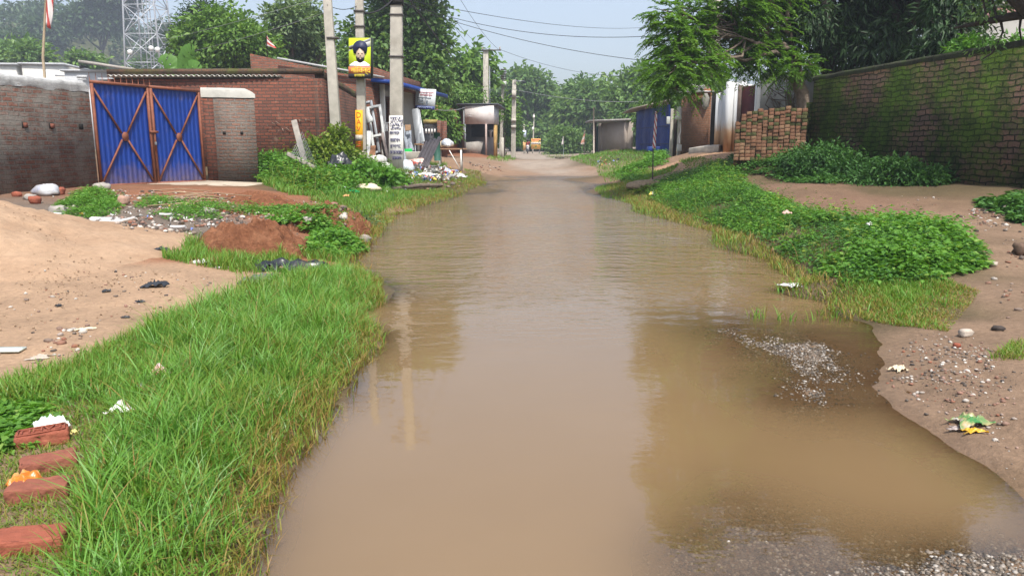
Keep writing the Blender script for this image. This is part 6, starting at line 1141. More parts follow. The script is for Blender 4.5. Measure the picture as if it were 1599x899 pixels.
gtall = poly((368,960),(388,899),(416,800),(449,740),(482,690),(519,640),(546,600),(574,555),(594,520),(602,470),(592,438),(548,428),(440,440),(380,458),(300,495),(230,540),(210,600),(190,680),(140,760),(110,860),(100,960))
gshort = poly((-80,650),(0,612),(120,570),(250,505),(380,460),(300,600),(200,700),(140,800),(120,960),(-120,960))
build_grass('grass', [grass(gtall, 19000, .07, .20, .006, .7, shoreL, .30, 1, 4, .04, clump=.035, keep=.06), tufts(gtall, 420, 34, .16, .30, .0065, 31), tufts(poly((-40,640),(200,580),(330,490),(300,600),(180,760),(140,880),(135,680)), 150, 22, .06, .15, .006, 32), grass(gtall, 12000, .04, .11, .0055, .9, shoreL, .36, 2, 3, -.05), grass(gshort, 20000, .02, .06, .005, .9, None, .3, 3, 3, -.12, keep=.12),
  grass(poly((-60,620),(120,560),(250,505),(360,470),(330,540),(240,600),(200,660),(120,610),(40,640)), 8000, .05, .12, .006, .7, None, .3, 4, 3, 0.)])
rag = poly((240,395),(300,378),(330,400),(420,400),(500,402),(545,405),(540,425),(440,422),(380,430),(290,412))
build_grass('grass', [grass(rag, 6000, .05, .16, .009, .5, None, .3, 5, 3, .04, keep=.42), grass(poly((560,330),(600,318),(650,320),(705,308),(700,297),(600,300),(560,312)), 9000, .05, .13, .012, .5, shoreL, .7, 6, 3, .02), grass(poly((595,372),(600,352),(640,345),(650,330),(590,335),(570,355),(580,380)), 3500, .05, .14, .011, .5, shoreL, .9, 7, 3, -.02),
  grass(poly((690,300),(745,294),(752,284),(735,270),(660,262),(640,266),(630,285)), 9000, .05, .13, .016, .5, shoreL, 1.1, 8, 3, .05), grass(poly((400,285),(400,262),(470,250),(560,262),(640,256),(700,262),(620,300),(520,310),(450,305)), 14000, .08, .25, .016, .5, None, .3, 9, 3, .05), grass(poly((480,312),(560,300),(620,300),(600,330),(570,340)), 6000, .05, .16, .011, .5, None, .3, 10, 3, .03), grass(poly((770,243),(800,241),(806,250),(790,254),(760,250)), 1500, .08, .22, .03, .5, None, .3, 11, 3, .05)])
gr1 = poly((1000,325),(960,292),(1000,282),(1060,300),(1130,350),(1200,390),(1260,430),(1320,470),(1300,490),(1255,447),(1200,405),(1130,370),(1060,347))
build_grass('grass', [grass(gr1, 15000, .05, .13, .010, .6, shoreR, .5, 12, 3, .0), grass(poly((1290,470),(1345,500),(1480,520),(1530,455),(1440,430),(1330,430)), 16000, .03, .095, .007, .6, np.array([P(1290,478)[:2], P(1345,505)[:2], P(1480,522)[:2], P(1535,455)[:2]]), .45, 13, 3, .02), grass(poly((890,250),(905,240),(985,234),(1040,238),(1000,256),(965,272),(990,280),(945,285),(930,262)), 15000, .06, .18, .022, .5, None, .3, 14, 3, .10), grass(poly((1000,282),(990,268),(1060,258),(1050,268)), 2000, .06, .15, .02, .5, None, .3, 15, 3, .05),
  grass(poly((1545,560),(1599,525),(1640,560),(1600,600)), 1200, .02, .06, .006, .7, None, .3, 16, 3, -.15, keep=.4), grass(poly((840,240),(880,236),(900,244),(870,248)), 800, .1, .25, .04, .5, None, .3, 17, 3, .05), grass(poly((1060,253),(1110,250),(1120,256),(1070,262)), 700, .05, .14, .016, .5, None, .3, 18, 3, .0)])
def fringe(line, n, off0, off1, h0, h1, w, seed, side=1):
    L = np.r_[0, np.cumsum(np.hypot(*np.diff(line, axis=0).T))]; s = rng.uniform(0, L[-1], n); x = np.interp(s, L, line[:, 0]); y = np.interp(s, L, line[:, 1]); e = np.c_[np.interp(s + .2, L, line[:, 0]) - np.interp(s - .2, L, line[:, 0]), np.interp(s + .2, L, line[:, 1]) - np.interp(s - .2, L, line[:, 1])]; e /= np.hypot(*e.T)[:, None] + 1e-9
    o = off0 + (off1 - off0) * rng.uniform(0, 1, n) + .25 * (fbm(x * 1.2, y * 1.2, seed, 3) - .5); x = x - e[:, 1] * o * side; y = y + e[:, 0] * o * side; z = gh(x, y); k = z > -.03; x, y, z, o = x[k], y[k], z[k], o[k]; n = len(x)
    r = np.where(rng.uniform(0, 1, n) < np.clip(.75 - o * 1.2, .12, .8), rng.uniform(0, .32, n), rng.uniform(.25, .75, n)); return blades(x, y, z - .01, rng.uniform(h0, h1, n) * (.5 + fbm(x * 2, y * 2, seed + 1, 3)), w * rng.uniform(.6, 1.3, n), rng.uniform(.2, .9, n), r, 3)
build_grass('grass', [fringe(shoreR[:8], 9000, -.06, .75, .05, .16, .010, 201, -1), fringe(shoreR[:8], 3500, -.1, .3, .05, .12, .010, 203, -1), fringe(shoreL[11:], 1500, -.05, .2, .05, .12, .013, 205, -1), fringe(shoreL[:12], 3200, -.03, .16, .04, .13, .006, 207, 1), fringe(shoreR[:8], 3000, -.06, .75, .05, .16, .010, 211, 1), fringe(shoreL[11:], 4500, -.05, .5, .05, .14, .013, 215, 1)])
def weeds(pl, n, h0, h1, per, ln, wd, edge=.5, seed=0, keep=0., spread=.09):
    x, y = scatter(pl, n); f = fbm(x * 1.1, y * 1.1, 80 + seed, 4); k = f > np.quantile(f, keep); x, y, f = x[k], y[k], f[k]; n = len(x); d = pdist(x, y, np.r_[pl, pl[:1]]); f2 = fbm(x * 3.1, y * 3.1, 180 + seed, 3); h = rng.uniform(h0, h1, n) * np.clip(.3 + d / edge, .3, 1) * np.clip(.15 + 1.1 * f + 1.5 * (f2 - .5), .15, 1.6)
    t_ = rng.uniform(.25, 1, (n, per)) ** .7; a = rng.uniform(0, 6.283, (n, per)); lean = rng.normal(size=(n, 1, 2)) * .35
    p = np.stack([x[:, None] + np.cos(a) * spread * t_ + lean[..., 0] * h[:, None] * t_, y[:, None] + np.sin(a) * spread * t_ + lean[..., 1] * h[:, None] * t_, gh(x, y)[:, None] + h[:, None] * t_], -1).reshape(-1, 3); a = a.ravel(); N = len(p)
    ax = unit(np.c_[np.cos(a), np.sin(a), rng.uniform(-.35, .45, N)]); nr = unit(np.c_[rng.normal(size=N) * .35, rng.normal(size=N) * .35, np.ones(N)]); s = rng.uniform(.6, 1.3, N)
    r = np.clip(np.repeat(rng.uniform(0, 1, n), per) * .5 + .4 * t_.ravel() + .15 * rng.normal(size=N), 0, 1); return leaves(p, ax, nr, ln * s, wd * s, r, .15)
def build_leaves(name, parts, mat, kind='stuff', parent=None):
    Vl, fl, rl, k = [], [], [], 0
    for V, f, r in parts: Vl.append(V); fl.append(f + k); rl.append(r); k += len(V)
    o = np_mesh(name, np.concatenate(Vl), [np.concatenate(fl)], mat, parent, rnd=np.concatenate(rl)); return tag(o, kind=kind) if kind else o
bank = poly((1012,300),(1030,285),(1075,275),(1130,252),(1160,275),(1185,300),(1270,335),(1345,350),(1400,360),(1480,365),(1520,385),(1540,415),(1500,425),(1450,445),(1380,447),(1320,440),(1270,425),(1215,392),(1150,362),(1090,340),(1040,322))
fine = lambda *a, **k: weeds(*a, **k)
build_leaves('weeds', [weeds(bank, 5200, .10, .29, 9, .058, .032, .5, 1, .2), weeds(poly((1330,360),(1480,365),(1535,415),(1450,440),(1330,425)), 1700, .13, .32, 10, .066, .036, .4, 2, .1)], LW)
build_leaves('weeds', [weeds(bank, 4200, .08, .27, 11, .042, .02, .5, 21, .1), weeds(bank, 600, .3, .5, 9, .05, .018, .5, 22, .3)], LWD)
build_leaves('weeds', [weeds(bank, 420, .2, .45, 7, .06, .035, .5, 23, .3), weeds(poly((400,282),(405,255),(470,250),(600,275),(640,285),(560,305),(480,305)), 260, .3, .6, 8, .1, .05, .6, 24, .3)], LY)
build_grass('grass', [grass(bank, 500, .2, .42, .004, .9, None, .3, 25, 4, -.18, keep=.3), grass(poly((400,282),(405,255),(470,250),(600,275),(640,285),(560,305),(480,305)), 900, .3, .7, .010, .35, None, .3, 26, 4, -.15, keep=.2)])
build_leaves('weeds', [weeds(poly((1140,246),(1262,236),(1330,252),(1300,290),(1200,276),(1160,272)), 2600, .2, .5, 9, .085, .045, .8, 3), weeds(poly((1530,318),(1599,300),(1640,330),(1599,352),(1560,335)), 350, .1, .3, 9, .10, .055, .4, 4), weeds(poly((1040,290),(1075,284),(1100,290),(1070,297)), 160, .1, .2, 8, .08, .04, .3, 5)], LWD)
build_leaves('weeds', [weeds(poly((400,282),(405,255),(470,250),(500,262),(560,264),(600,275),(640,285),(560,305),(480,305)), 2600, .2, .55, 9, .11, .055, .7, 6, .1), weeds(poly((400,322),(450,312),(500,325),(540,345),(560,365),(500,365),(440,345)), 700, .04, .13, 9, .05, .025, .3, 17, .4), weeds(poly((400,325),(420,335),(470,340),(540,372),(565,395),(520,405),(480,395),(500,370),(430,345)), 900, .06, .2, 9, .07, .04, .3, 7, .1), weeds(poly((75,340),(100,315),(150,297),(190,312),(180,335),(110,345)), 1100, .1, .3, 11, .05, .02, .4, 8, .15), weeds(poly((215,330),(230,305),(290,318),(420,312),(440,330),(330,345),(270,345)), 1000, .05, .2, 9, .05, .024, .4, 9, .42), weeds(poly((-20,690),(-20,640),(20,630),(60,650),(55,680),(20,700)), 260, .03, .10, 8, .055, .03, .2, 10)], LW)
build_leaves('weeds', [weeds(poly((1000,262),(1010,240),(1045,242),(1040,258)), 420, .1, .4, 9, .14, .07, .6, 11), weeds(poly((960,275),(985,262),(1015,262),(1005,282),(975,285)), 300, .1, .3, 9, .12, .06, .5, 12)], LW)
build_leaves('weeds', [weeds(poly((985,297),(1040,292),(1030,300),(995,303)), 120, .1, .25, 9, .12, .05, .3, 13)], LY)
# larger plants and bushes
def bush(name, label, base, lobes, mat, n, per, crad, ln, wd, cat='bush', droop=.1, group=None):
    base = V3(base); T = thing(name, label, cat, base, group); cen, out = crown_points(lobes, n, .35); cen[:, 2] = np.maximum(cen[:, 2], gh(cen[:, 0], cen[:, 1]) + .03); V, f, r = clump_leaves(cen, out, per, crad, ln, wd, droop); np_mesh('foliage', V, [f], mat, T, rnd=r)
    m = MB()
    for l in lobes:
        for _ in range(4): branchy(m, base + rng.normal(size=3) * [.1, .1, 0], np.array(l[:3]) + rdir(1)[0] * np.array(l[3:6]) * .7, .02, .006, .1, 5)
    m.build('stems', BARKD, T, uv=False); return T
bush('bush', 'dense dark green bush at the foot of the mossy wall, its taller end', on(*at(1400, 290, 14.6)[:2]), [lobe_px(1395, 278, 14.4, 42, 34, 30), lobe_px(1440, 285, 14.2, 38, 26, 30), lobe_px(1360, 285, 14.6, 34, 26, 30)], LWD, 420, 16, .10, .085, .038)
bush('bush', 'dark green bush between the brick pile and the taller wall bush', on(*at(1290, 260, 16.5)[:2]), [lobe_px(1290, 250, 16.5, 40, 26, 30), lobe_px(1325, 268, 15.8, 34, 24, 30), lobe_px(1250, 252, 17.3, 34, 18, 26)], LWD, 380, 16, .11, .09, .038)
bush('bush', 'yellow-green leafy bush around the foot of the leaning pole', P(520, 270), [lobe_px(505, 250, 20.6, 26, 30, 26), lobe_px(535, 252, 21, 28, 26, 26), lobe_px(490, 235, 20.8, 14, 20, 16), lobe_px(555, 262, 21, 16, 16, 16)], LY, 420, 12, .14, .13, .075)
bush('climbing_plant', 'creeper climbing up the leaning pole above the yellow-green bush', P(530, 262), [lobe_px(528, 215, 21.2, 12, 20, 12), lobe_px(524, 238, 21.2, 15, 16, 14)], LY, 130, 12, .10, .12, .07, 'creeper')
bush('bush', 'big-leaved light green plant before the written pole', P(545, 290), [lobe_px(545, 276, 19.2, 16, 14), lobe_px(575, 274, 19.6, 20, 14), lobe_px(600, 280, 19.4, 16, 12)], LW, 120, 9, .12, .2, .12)
bush('bush', 'light green low bush behind the gate pillar', P(430, 268), [lobe_px(425, 258, 20.2, 26, 14), lobe_px(455, 262, 20, 20, 14)], LW, 260, 12, .12, .1, .05)
bush('weed_plant', 'slender upright weeds at the water edge below the green cloth', on(*at(562, 352, 12.6)[:2]), [lobe_px(560, 345, 12.6, 12, 16, 12), lobe_px(572, 350, 12.4, 8, 18, 10)], LP, 60, 8, .10, .07, .022, 'weed plant')
bush('creeper', 'leafy creeper hanging over the orange compound wall', at(700, 190, 40), [lobe_px(678, 182, 40, 18, 9, 12), lobe_px(692, 186, 41, 10, 9, 12), lobe_px(696, 206, 41, 10, 12, 10)], LG, 240, 12, .25, .26, .14, 'creeper', .6)
bush('bush', 'roundish bush standing on the right verge at the far bend', on(*at(880, 236, 82)[:2]), [lobe_px(872, 225, 82, 14, 14), lobe_px(888, 222, 82, 18, 18), lobe_px(880, 212, 82, 12, 12), lobe_px(905, 225, 82, 14, 12)], LM, 420, 12, .5, .38, .2)
# banana plant
bn_ = at(275, 130, 34); bn_ = on(bn_[0] , 34); BN = thing('banana_plant', 'banana plant with broad ribbed leaves between gate and brick building', 'banana plant', bn_)
m = MB(); m.tube([bn_ - [0, 0, .1], at(278, 140, 34), at(280, 118, 34)], [.16, .13, .09], 9); m.build('trunk', M('banana_stem', (.16,.19,.07), .7, .3, 5, bump=.2), BN)
BLF = leafM('banana_leaf', [(0, (.06,.14,.02)), (.5, (.10,.24,.035)), (1, (.15,.32,.06))], .4)
for (bx_, by_, tx_, ty_, w_, sg) in ((282,112,306,76,.42,.25),(280,114,243,98,.36,-.5),(278,116,238,130,.30,-.7),(282,118,318,112,.34,.6),(280,116,262,132,.25,-.5),(281,114,290,84,.22,.1),(283,120,300,126,.26,.5)):
    b, e_ = at(bx_, by_, 34), at(tx_, ty_, 34 + rng.uniform(-.6, .4)); n = 26
    tt = np.linspace(0, 1, n); mid = b + (e_ - b) * tt[:, None] + np.array([0, 0, 1]) * (np.sin(tt * math.pi) * .28)[:, None]; tg = unit(np.gradient(mid, axis=0)); sd = unit(np.cross(tg, [0.05, -1, .15])); wv_ = w_ * np.sin(np.clip(tt * 1.05 + .06, 0, 1) * math.pi) ** .6; V = []; nrm = np.cross(sd, tg)
    for i in range(n): j = .05 * math.sin(i * 2.1); V += [mid[i] + sd[i] * wv_[i] * (1 + j) - nrm[i] * wv_[i] * .35, mid[i], mid[i] - sd[i] * wv_[i] * (1 - j) - nrm[i] * wv_[i] * .35]
    f = [(3*i + k, 3*i + k + 1, 3*i + k + 4, 3*i + k + 3) for i in range(n - 1) for k in (0, 1) if not (i % 5 == 3 and k == (i // 5) % 2)]
    np_mesh('leaf', np.array(V), [np.array(f)], BLF, BN, rnd=np.clip(.5 + .18 * np.sin(np.repeat(np.arange(n), 3) * 2.6) + rng.uniform(-.1, .1), 0, 1))
# ================================================================== TREES
g_ = lambda x, y: on(x, y)
def T_(name, label, D, bpx, lobes, mat, **k):
    b = at(bpx, 225, D); ls = [lobe_px(l[0], l[1], D + (l[4] if len(l) > 4 else rng.uniform(-1.2, 1.2) * D / 40), l[2] * .9, l[3] * .88, l[5] if len(l) > 5 else None) for l in lobes]
    return tree(name, label, 'tree', on(b[0], D), ls, mat, k.pop('bark', BARK), **k)
T_('tree', 'bright green leafy tree just behind the low brick building, beside the banana plant', 40, 350, [(312,66,36,36),(352,42,46,34),(392,84,42,34),(335,98,50,24),(372,66,36,30),(405,98,26,22)], LG, n=900, per=15, crad=.32, ln=.3, wd=.15, trunk=.22)
T_('tree', 'dark slim evergreen behind the bright leafy tree', 46, 298, [(300,40,18,30),(296,75,20,34),(318,22,22,18)], LD, n=420, per=14, crad=.3, ln=.28, wd=.08, trunk=.16)
T_('tree', 'grey-green broad tree with bare lower twigs above the low brick building', 46, 460, [(448,38,32,30),(482,54,30,36),(462,80,40,28),(500,92,16,18),(470,18,20,14)], LP, n=820, per=13, crad=.34, ln=.34, wd=.17, trunk=.24, twigs=90)
T_('tree', 'tallest dark tree spreading behind the utility poles and workshop', 43, 620, [(566,68,30,36),(598,30,36,40),(642,26,52,44),(610,88,54,46),(668,66,30,38),(662,112,36,36),(560,104,32,34),(640,-40,60,44),(590,-60,46,34),(686,120,22,30)], LM, n=1700, per=14, crad=.34, ln=.34, wd=.19, trunk=.32, twigs=90)
T_('tree', 'young teak tree with very large leaves beside the kiosk pole', 58, 735, [(736,88,20,20),(726,112,26,22),(748,116,14,30),(704,144,26,22),(738,146,22,22)], LG, n=210, per=9, crad=.5, ln=.62, wd=.42, trunk=.14, droop=.5)
T_('shrub_tree', 'light green shrubby growth spilling over the compound wall', 50, 690, [(672,150,30,16),(700,156,32,14),(730,150,18,12),(660,135,16,14)], LG, n=430, per=13, crad=.35, ln=.3, wd=.12, trunk=.1, droop=.7)
T_('creeper_tree', 'bright creeper-clad small tree just past the kiosk', 62, 788, [(786,170,14,20),(790,196,14,24),(795,215,12,16),(776,175,10,16)], LG, n=300, per=12, crad=.4, ln=.36, wd=.2, trunk=.12, droop=.6)
T_('tree', 'broad hazy tree mass over the far end of the road', 112, 835, [(828,140,34,28),(800,160,28,34),(848,172,34,34),(820,195,34,34),(855,205,26,28),(812,125,18,16)], LM, n=1100, per=13, crad=.75, ln=.85, wd=.45, trunk=.4)
T_('tree', 'hazy pale tree filling the gap above the road bend', 150, 872, [(868,185,22,28),(880,205,22,26),(855,222,24,14)], LM, n=420, per=12, crad=.9, ln=1.0, wd=.55, trunk=.4)
T_('tree', 'round-crowned dark tree behind the grey hut', 100, 930, [(912,150,28,26),(935,160,36,34),(900,182,30,34),(950,186,42,34),(915,205,36,28),(975,200,28,26)], LM, n=1200, per=13, crad=.7, ln=.8, wd=.42, trunk=.4)
T_('tree', 'taller layered tree above the blue shack', 76, 1010, [(982,132,26,20),(1012,126,32,24),(1002,158,38,26),(1035,170,34,30),(965,150,18,14),(1000,190,44,26)], LM, n=900, per=13, crad=.55, ln=.6, wd=.3, trunk=.35)
T_('tree', 'dark low tree directly behind blue shack and brick house', 52, 1060, [(1060,150,34,26),(1090,135,34,24),(1035,185,22,20)], LM, n=460, per=13, crad=.5, ln=.42, wd=.22, trunk=.25)
T_('tree', 'low dark tree behind the orange hoarding', 118, 838, [(838,215,26,16),(815,222,22,14),(862,222,24,14)], LD, n=360, per=13, crad=.7, ln=.7, wd=.4, trunk=.2)
# feathery tree that leans over the bank
def feather(name, label, base, lobes, n, mat, per=13, fl=.42, trunk=.2):
    base = V3(base); T = thing(name, label, 'tree', base); cen, out = crown_points(lobes, n, .4)
    s = 1.0; f = fbm(cen[:, 0] * s, cen[:, 2] * s + cen[:, 1] * .7, 43, 3); k = f > np.quantile(f, .22); cen, out = cen[k], out[k]; n = len(cen)
    d = unit(out * [1, 1, .3] * .9 + rng.normal(size=(n, 3)) * .45 + [0, 0, .05]); up = np.array([0, 0, 1.]); sd = unit(np.cross(d, up)); L = rng.uniform(.6, 1.25, n) * fl; P_, A_, R_ = [], [], []; rb = rng.uniform(0, 1, n)
    for j in range(per):
        q = (j + .6) / per; c = cen + d * (L * q)[:, None] - up * (L * .42 * q * q)[:, None]
        for sg in (-1, 1): P_.append(c); A_.append(unit(sd * sg + d * .55 - up * .28 + rng.normal(size=(n, 3)) * .12)); R_.append(np.clip(rb * .7 + .3 * rng.uniform(0, 1, n), 0, 1))
    P_, A_, R_ = map(np.concatenate, (P_, A_, R_)); V, f3, rd = leaves(P_, A_, unit(np.array([0, 0, 1.]) + rng.normal(size=P_.shape) * .4), .115 * rng.uniform(.7, 1.2, len(P_)), .034, R_, .1); np_mesh('crown', V, [f3], mat, T, rnd=rd)
    m = MB(); fk = base + [-.5, .1, 2.6]; branchy(m, base - [0, 0, .2], fk, trunk, trunk * .75, .05, 8)
    for l in lobes:
        pts = branchy(m, fk, np.array(l[:3]), trunk * .3, .02, .09, 8)
        for _ in range(7): e_ = np.array(l[:3]) + rdir(1)[0] * np.array(l[3:6]) * .9; branchy(m, pts[rng.integers(3, 8)], e_, .028, .007, .12, 6)
    m.build('trunk', BARK, T, smooth=True, uv=False); return T
fb = at(1262, 225, 19.6); feather('tree', 'feathery light green tree leaning out over the bank from beside the brick pile', on(fb[0], 19.6),
  [lobe_px(px, py, D, rx, ry) for px, py, D, rx, ry in ((1062,62,18.4,42,38),(1108,44,19,56,44),(1080,100,18.2,50,26),(1040,112,17.8,30,24),(1148,82,19.5,58,28),(1205,86,19.8,48,30),(1050,138,18.0,32,14),(1130,0,19,64,46),(1185,20,20,60,50),(1040,26,18.2,22,28),(1125,-80,19.5,74,50),(1190,-150,20.5,86,70),(1100,-190,19.5,64,50),(1150,-290,20,78,56),(1238,104,19.4,36,18))], 5200, LF)
# mango trees behind the mossy wall
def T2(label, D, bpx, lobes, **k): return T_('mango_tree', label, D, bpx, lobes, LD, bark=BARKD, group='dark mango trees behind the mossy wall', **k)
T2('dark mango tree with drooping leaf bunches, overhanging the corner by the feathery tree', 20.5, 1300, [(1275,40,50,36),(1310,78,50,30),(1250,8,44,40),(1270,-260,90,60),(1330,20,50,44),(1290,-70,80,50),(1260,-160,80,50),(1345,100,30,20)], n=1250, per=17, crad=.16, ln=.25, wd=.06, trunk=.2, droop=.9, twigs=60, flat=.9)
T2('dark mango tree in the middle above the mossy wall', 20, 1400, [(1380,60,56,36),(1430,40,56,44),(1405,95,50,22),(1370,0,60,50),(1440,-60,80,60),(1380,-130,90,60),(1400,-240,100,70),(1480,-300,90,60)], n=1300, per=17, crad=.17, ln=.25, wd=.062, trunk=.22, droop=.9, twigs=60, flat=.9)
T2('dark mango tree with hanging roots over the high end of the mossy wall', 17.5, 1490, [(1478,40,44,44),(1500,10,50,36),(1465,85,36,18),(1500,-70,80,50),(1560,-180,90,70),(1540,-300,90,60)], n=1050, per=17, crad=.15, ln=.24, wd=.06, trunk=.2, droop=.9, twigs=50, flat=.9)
# bare thorny shrub by the grey plaster wall
tb_ = at(1235, 190, 20.6); TT = thing('thorny_shrub', 'leafless thorny branches in front of the grey plastered wall', 'shrub', tb_); m = MB()
for _ in range(26): e_ = at(rng.uniform(1190, 1262), rng.uniform(100, 165), 20.6 + rng.uniform(-.5, .5)); branchy(m, tb_ + rng.normal(size=3) * [.25, .1, .05], e_, .022, .005, .16, 7)
m.build('branches', BARK, TT, uv=False)
# tree just outside the frame whose limb crosses the corner
lb = thing('tree', 'tree at the near end of the mossy wall with one dark limb reaching over it', 'tree', on(10.6, 12.6)); m = MB(); B_ = on(10.6, 12.6)
branchy(m, B_ - [0, 0, .2], at(1680, 60, 12.6), .24, .22, .02, 7); m.tube([at(1680, 60, 12.6), at(1605, 8, 12.7), at(1560, -35, 12.9), at(1500, -120, 13.2)], [.2, .17, .15, .1], 9)
l1 = [at(1680, 70, 12.6), at(1620, 20, 12.8), at(1575, 27, 13.0), at(1530, 36, 13.3), at(1490, 44, 13.6)]; m.tube(l1, [.13, .09, .07, .05, .02], 7)
for p0_, p1_, p2_ in (((1562,30),(1566,50),(1556,72)),((1556,72),(1548,84),(1535,92)),((1595,22),(1592,45),(1596,70)),((1540,34),(1538,15),(1534,-5)),((1556,30),(1552,10),(1548,-8))): m.tube([at(*p0_, 13.05), at(*p1_, 13.1), at(*p2_, 13.1)], [.025, .018, .01], 5)
m.build('trunk', BARKD, lb, smooth=True, uv=False)
cen, out = crown_points([lobe_px(x, y, D, a, b) for x, y, D, a, b in ((1545,14,13.2,36,16),(1590,-10,13,40,20),(1540,62,13.2,16,18),(1580,85,13.4,26,14),(1530,-60,13.4,70,40),(1640,-80,12.5,90,60))], 420, .2); V, f, r = clump_leaves(cen, out, 9, .13, .10, .035, .5); np_mesh('crown', V, [f], LM, lb, rnd=r)
# small bright plants on the ground behind the mossy wall
bush('bush', 'bright green bush peeping over the high end of the mossy wall', on(*at(1515, 100, 16)[:2]), [lobe_px(1512, 78, 16, 20, 16), lobe_px(1545, 84, 16.4, 22, 14), lobe_px(1590, 72, 16, 24, 12)], LW, 160, 11, .12, .12, .06)
# house behind
q0, q1 = at(1440, 100, 30), at(1680, 100, 25); PH = thing('plaster_house', 'grey house with a pink upper wall glimpsed behind the mango trees', 'house', (*q0[:2], 1)); z1_, z2_ = at(1560, 28, 27)[2], at(1560, 10, 27)[2]
m = MB(); m.wall(q0[:2], q1[:2], .3, .5, z1_); m.build('wall', M('house_grey', (.42,.40,.36), .9, .2, 2, stain=((.24,.24,.2), 1., .5)), PH); m = MB(); m.wall(q0[:2], q1[:2], .3, z1_ + .002, z2_); m.build('upper_wall', M('house_pink', (.62,.36,.32), .9, .15, 2), PH)
m = MB(); m.wall(q0[:2] - [.2, .2], q1[:2] + [.2, -.2], .8, z2_ + .002, z2_ + .2); m.build('roof_slab', CONC, PH)
m = MB(); q = at(1118, 0, 34); m.bar((q[0], 34, at(1118, 120, 34)[2]), (q[0], 34, at(1118, -30, 34)[2]), .5, .5); tag(m.build('concrete_column', CONC), 'grey concrete column showing above the feathery tree', 'column')
# ================================================================== FAR LEFT: WHITE BUILDINGS, TOWER, HILL
WB = M('far_white', (.58,.57,.53), .8, .06, 2, bump=0); WG = M('far_greywhite', (.50,.51,.52), .8, .08, 2, bump=0)
def far_wall(name, label, D, x0, x1, ytop, mat, depth=5, xtr=None):
    q0, q1 = at(x0, 225, D), at(x1, 225, D + .5); T = thing(name, label, 'building', (*q0[:2], .8)); m = MB(); zt = at((x0 + x1) / 2, ytop, D)[2]; m.wall(q0[:2], q1[:2], depth, .3, zt); m.build('wall', mat, T)
    m = MB(); m.wall(q0[:2] - [.2, .2], q1[:2] + [.2, -.2], depth + .4, zt + .004, zt + .15); m.build('roof_slab', WG, T); return T, zt
T, zt = far_wall('white_building', 'long white building left of the flag pole behind the boundary wall', 62, -60, 39, 101, WB); T, zt = far_wall('white_building', 'white building right of the flag pole, behind the boundary wall', 62.6, 48, 112, 101, WB)
m = MB(); q = at(98, 118, 62.3); m.box(q, (1.2, .12, .14)); m.build('window_shade', WG, T)
T, zt = far_wall('white_building', 'pale grey building with a sloping sheet roof between flag pole and tower', 58, 112.5, 209, 112, WG, 6)
m = MB(); a, b = at(122, 98, 57.4), at(210, 111, 57.4); m.hexa([a, b, b + [-.8, 2.5, .1], a + [0, 2.5, .1]], [p + [0, 0, .2] for p in (a, b, b + [-.8, 2.5, .1], a + [0, 2.5, .1])]); m.build('sheet_roof', M('far_roof', (.36,.33,.29), .8, .15, 2), T)
m = MB(); q = at(128, 120, 57.8); m.box(q, (.75, .1, .22)); m.box(q + [0, 0, -.2], (.6, .1, .08)); m.build('vent', WG, T); m = MB(); q = at(139, 107, 57.85); m.prism([at(124, 101, 57.85), at(139, 106, 57.85), at(124, 107, 57.85)], (0, .05, 0)); m.build('dark_gable', DARK, T)
T, zt = far_wall('white_building', 'low cream wall seen through the spikes of the blue gate', 50, 170, 272, 126, M('far_cream', (.70,.62,.47), .85, .08, 2, bump=0), .3)
# lattice tower
TS = M('galvanised', (.50,.52,.55), .5, .1, 3, bump=0, metallic=.2); TD = 118.; tz = .9
LT = thing('lattice_tower', 'tall grey steel lattice telecom tower standing before the hill', 'tower', (*at(232, 225, TD)[:2], tz)); cx_ = at(232, 225, TD)[0]
H_, wb, wt = 46., 3.15, 1.3; cor = lambda k, z: np.array([cx_ + (1 if k in (1, 2) else -1) * (wb + (wt - wb) * z / H_), TD + 3 + (1 if k > 1 else -1) * (wb + (wt - wb) * z / H_), tz + z])
for k in range(4): m = MB(); m.bar(cor(k, -.5), cor(k, H_), .20, .20); m.build('leg', TS, LT)
lv = np.linspace(0, H_, 12)
for i in range(11):
    m = MB()
    for k in range(4):
        j = (k + 1) % 4; m.bar(cor(k, lv[i]), cor(j, lv[i+1]), .10); m.bar(cor(j, lv[i]), cor(k, lv[i+1]), .10); m.bar(cor(k, lv[i+1]), cor(j, lv[i+1]), .11)
        c_ = (cor(k, lv[i]) + cor(j, lv[i+1])) / 2; m.bar((cor(k, lv[i]) + cor(k, lv[i+1])) / 2, c_, .06); m.bar((cor(j, lv[i]) + cor(j, lv[i+1])) / 2, c_, .06)
    m.build('bracing', TS, LT)
m = MB()
for dx in (-.5, .1, .55): m.bar((cx_ + dx, TD + 3, tz), (cx_ + dx, TD + 3, tz + H_), .12)
for z_ in np.arange(0, H_, 1.2): m.bar((cx_ - .5, TD + 3, tz + z_), (cx_ + .55, TD + 3, tz + z_), .05)
m.build('cable_ladder', TS, LT)
for k, (px_, py_) in enumerate(((236, 76), (246, 78), (203, 82))): m = MB(); q = at(px_, py_, TD - .6); m.lathe(q, [(.05, -.35), (.34, -.25), (.36, .25), (.1, .4)], 12); m.build('antenna_drum', WHITE, LT)
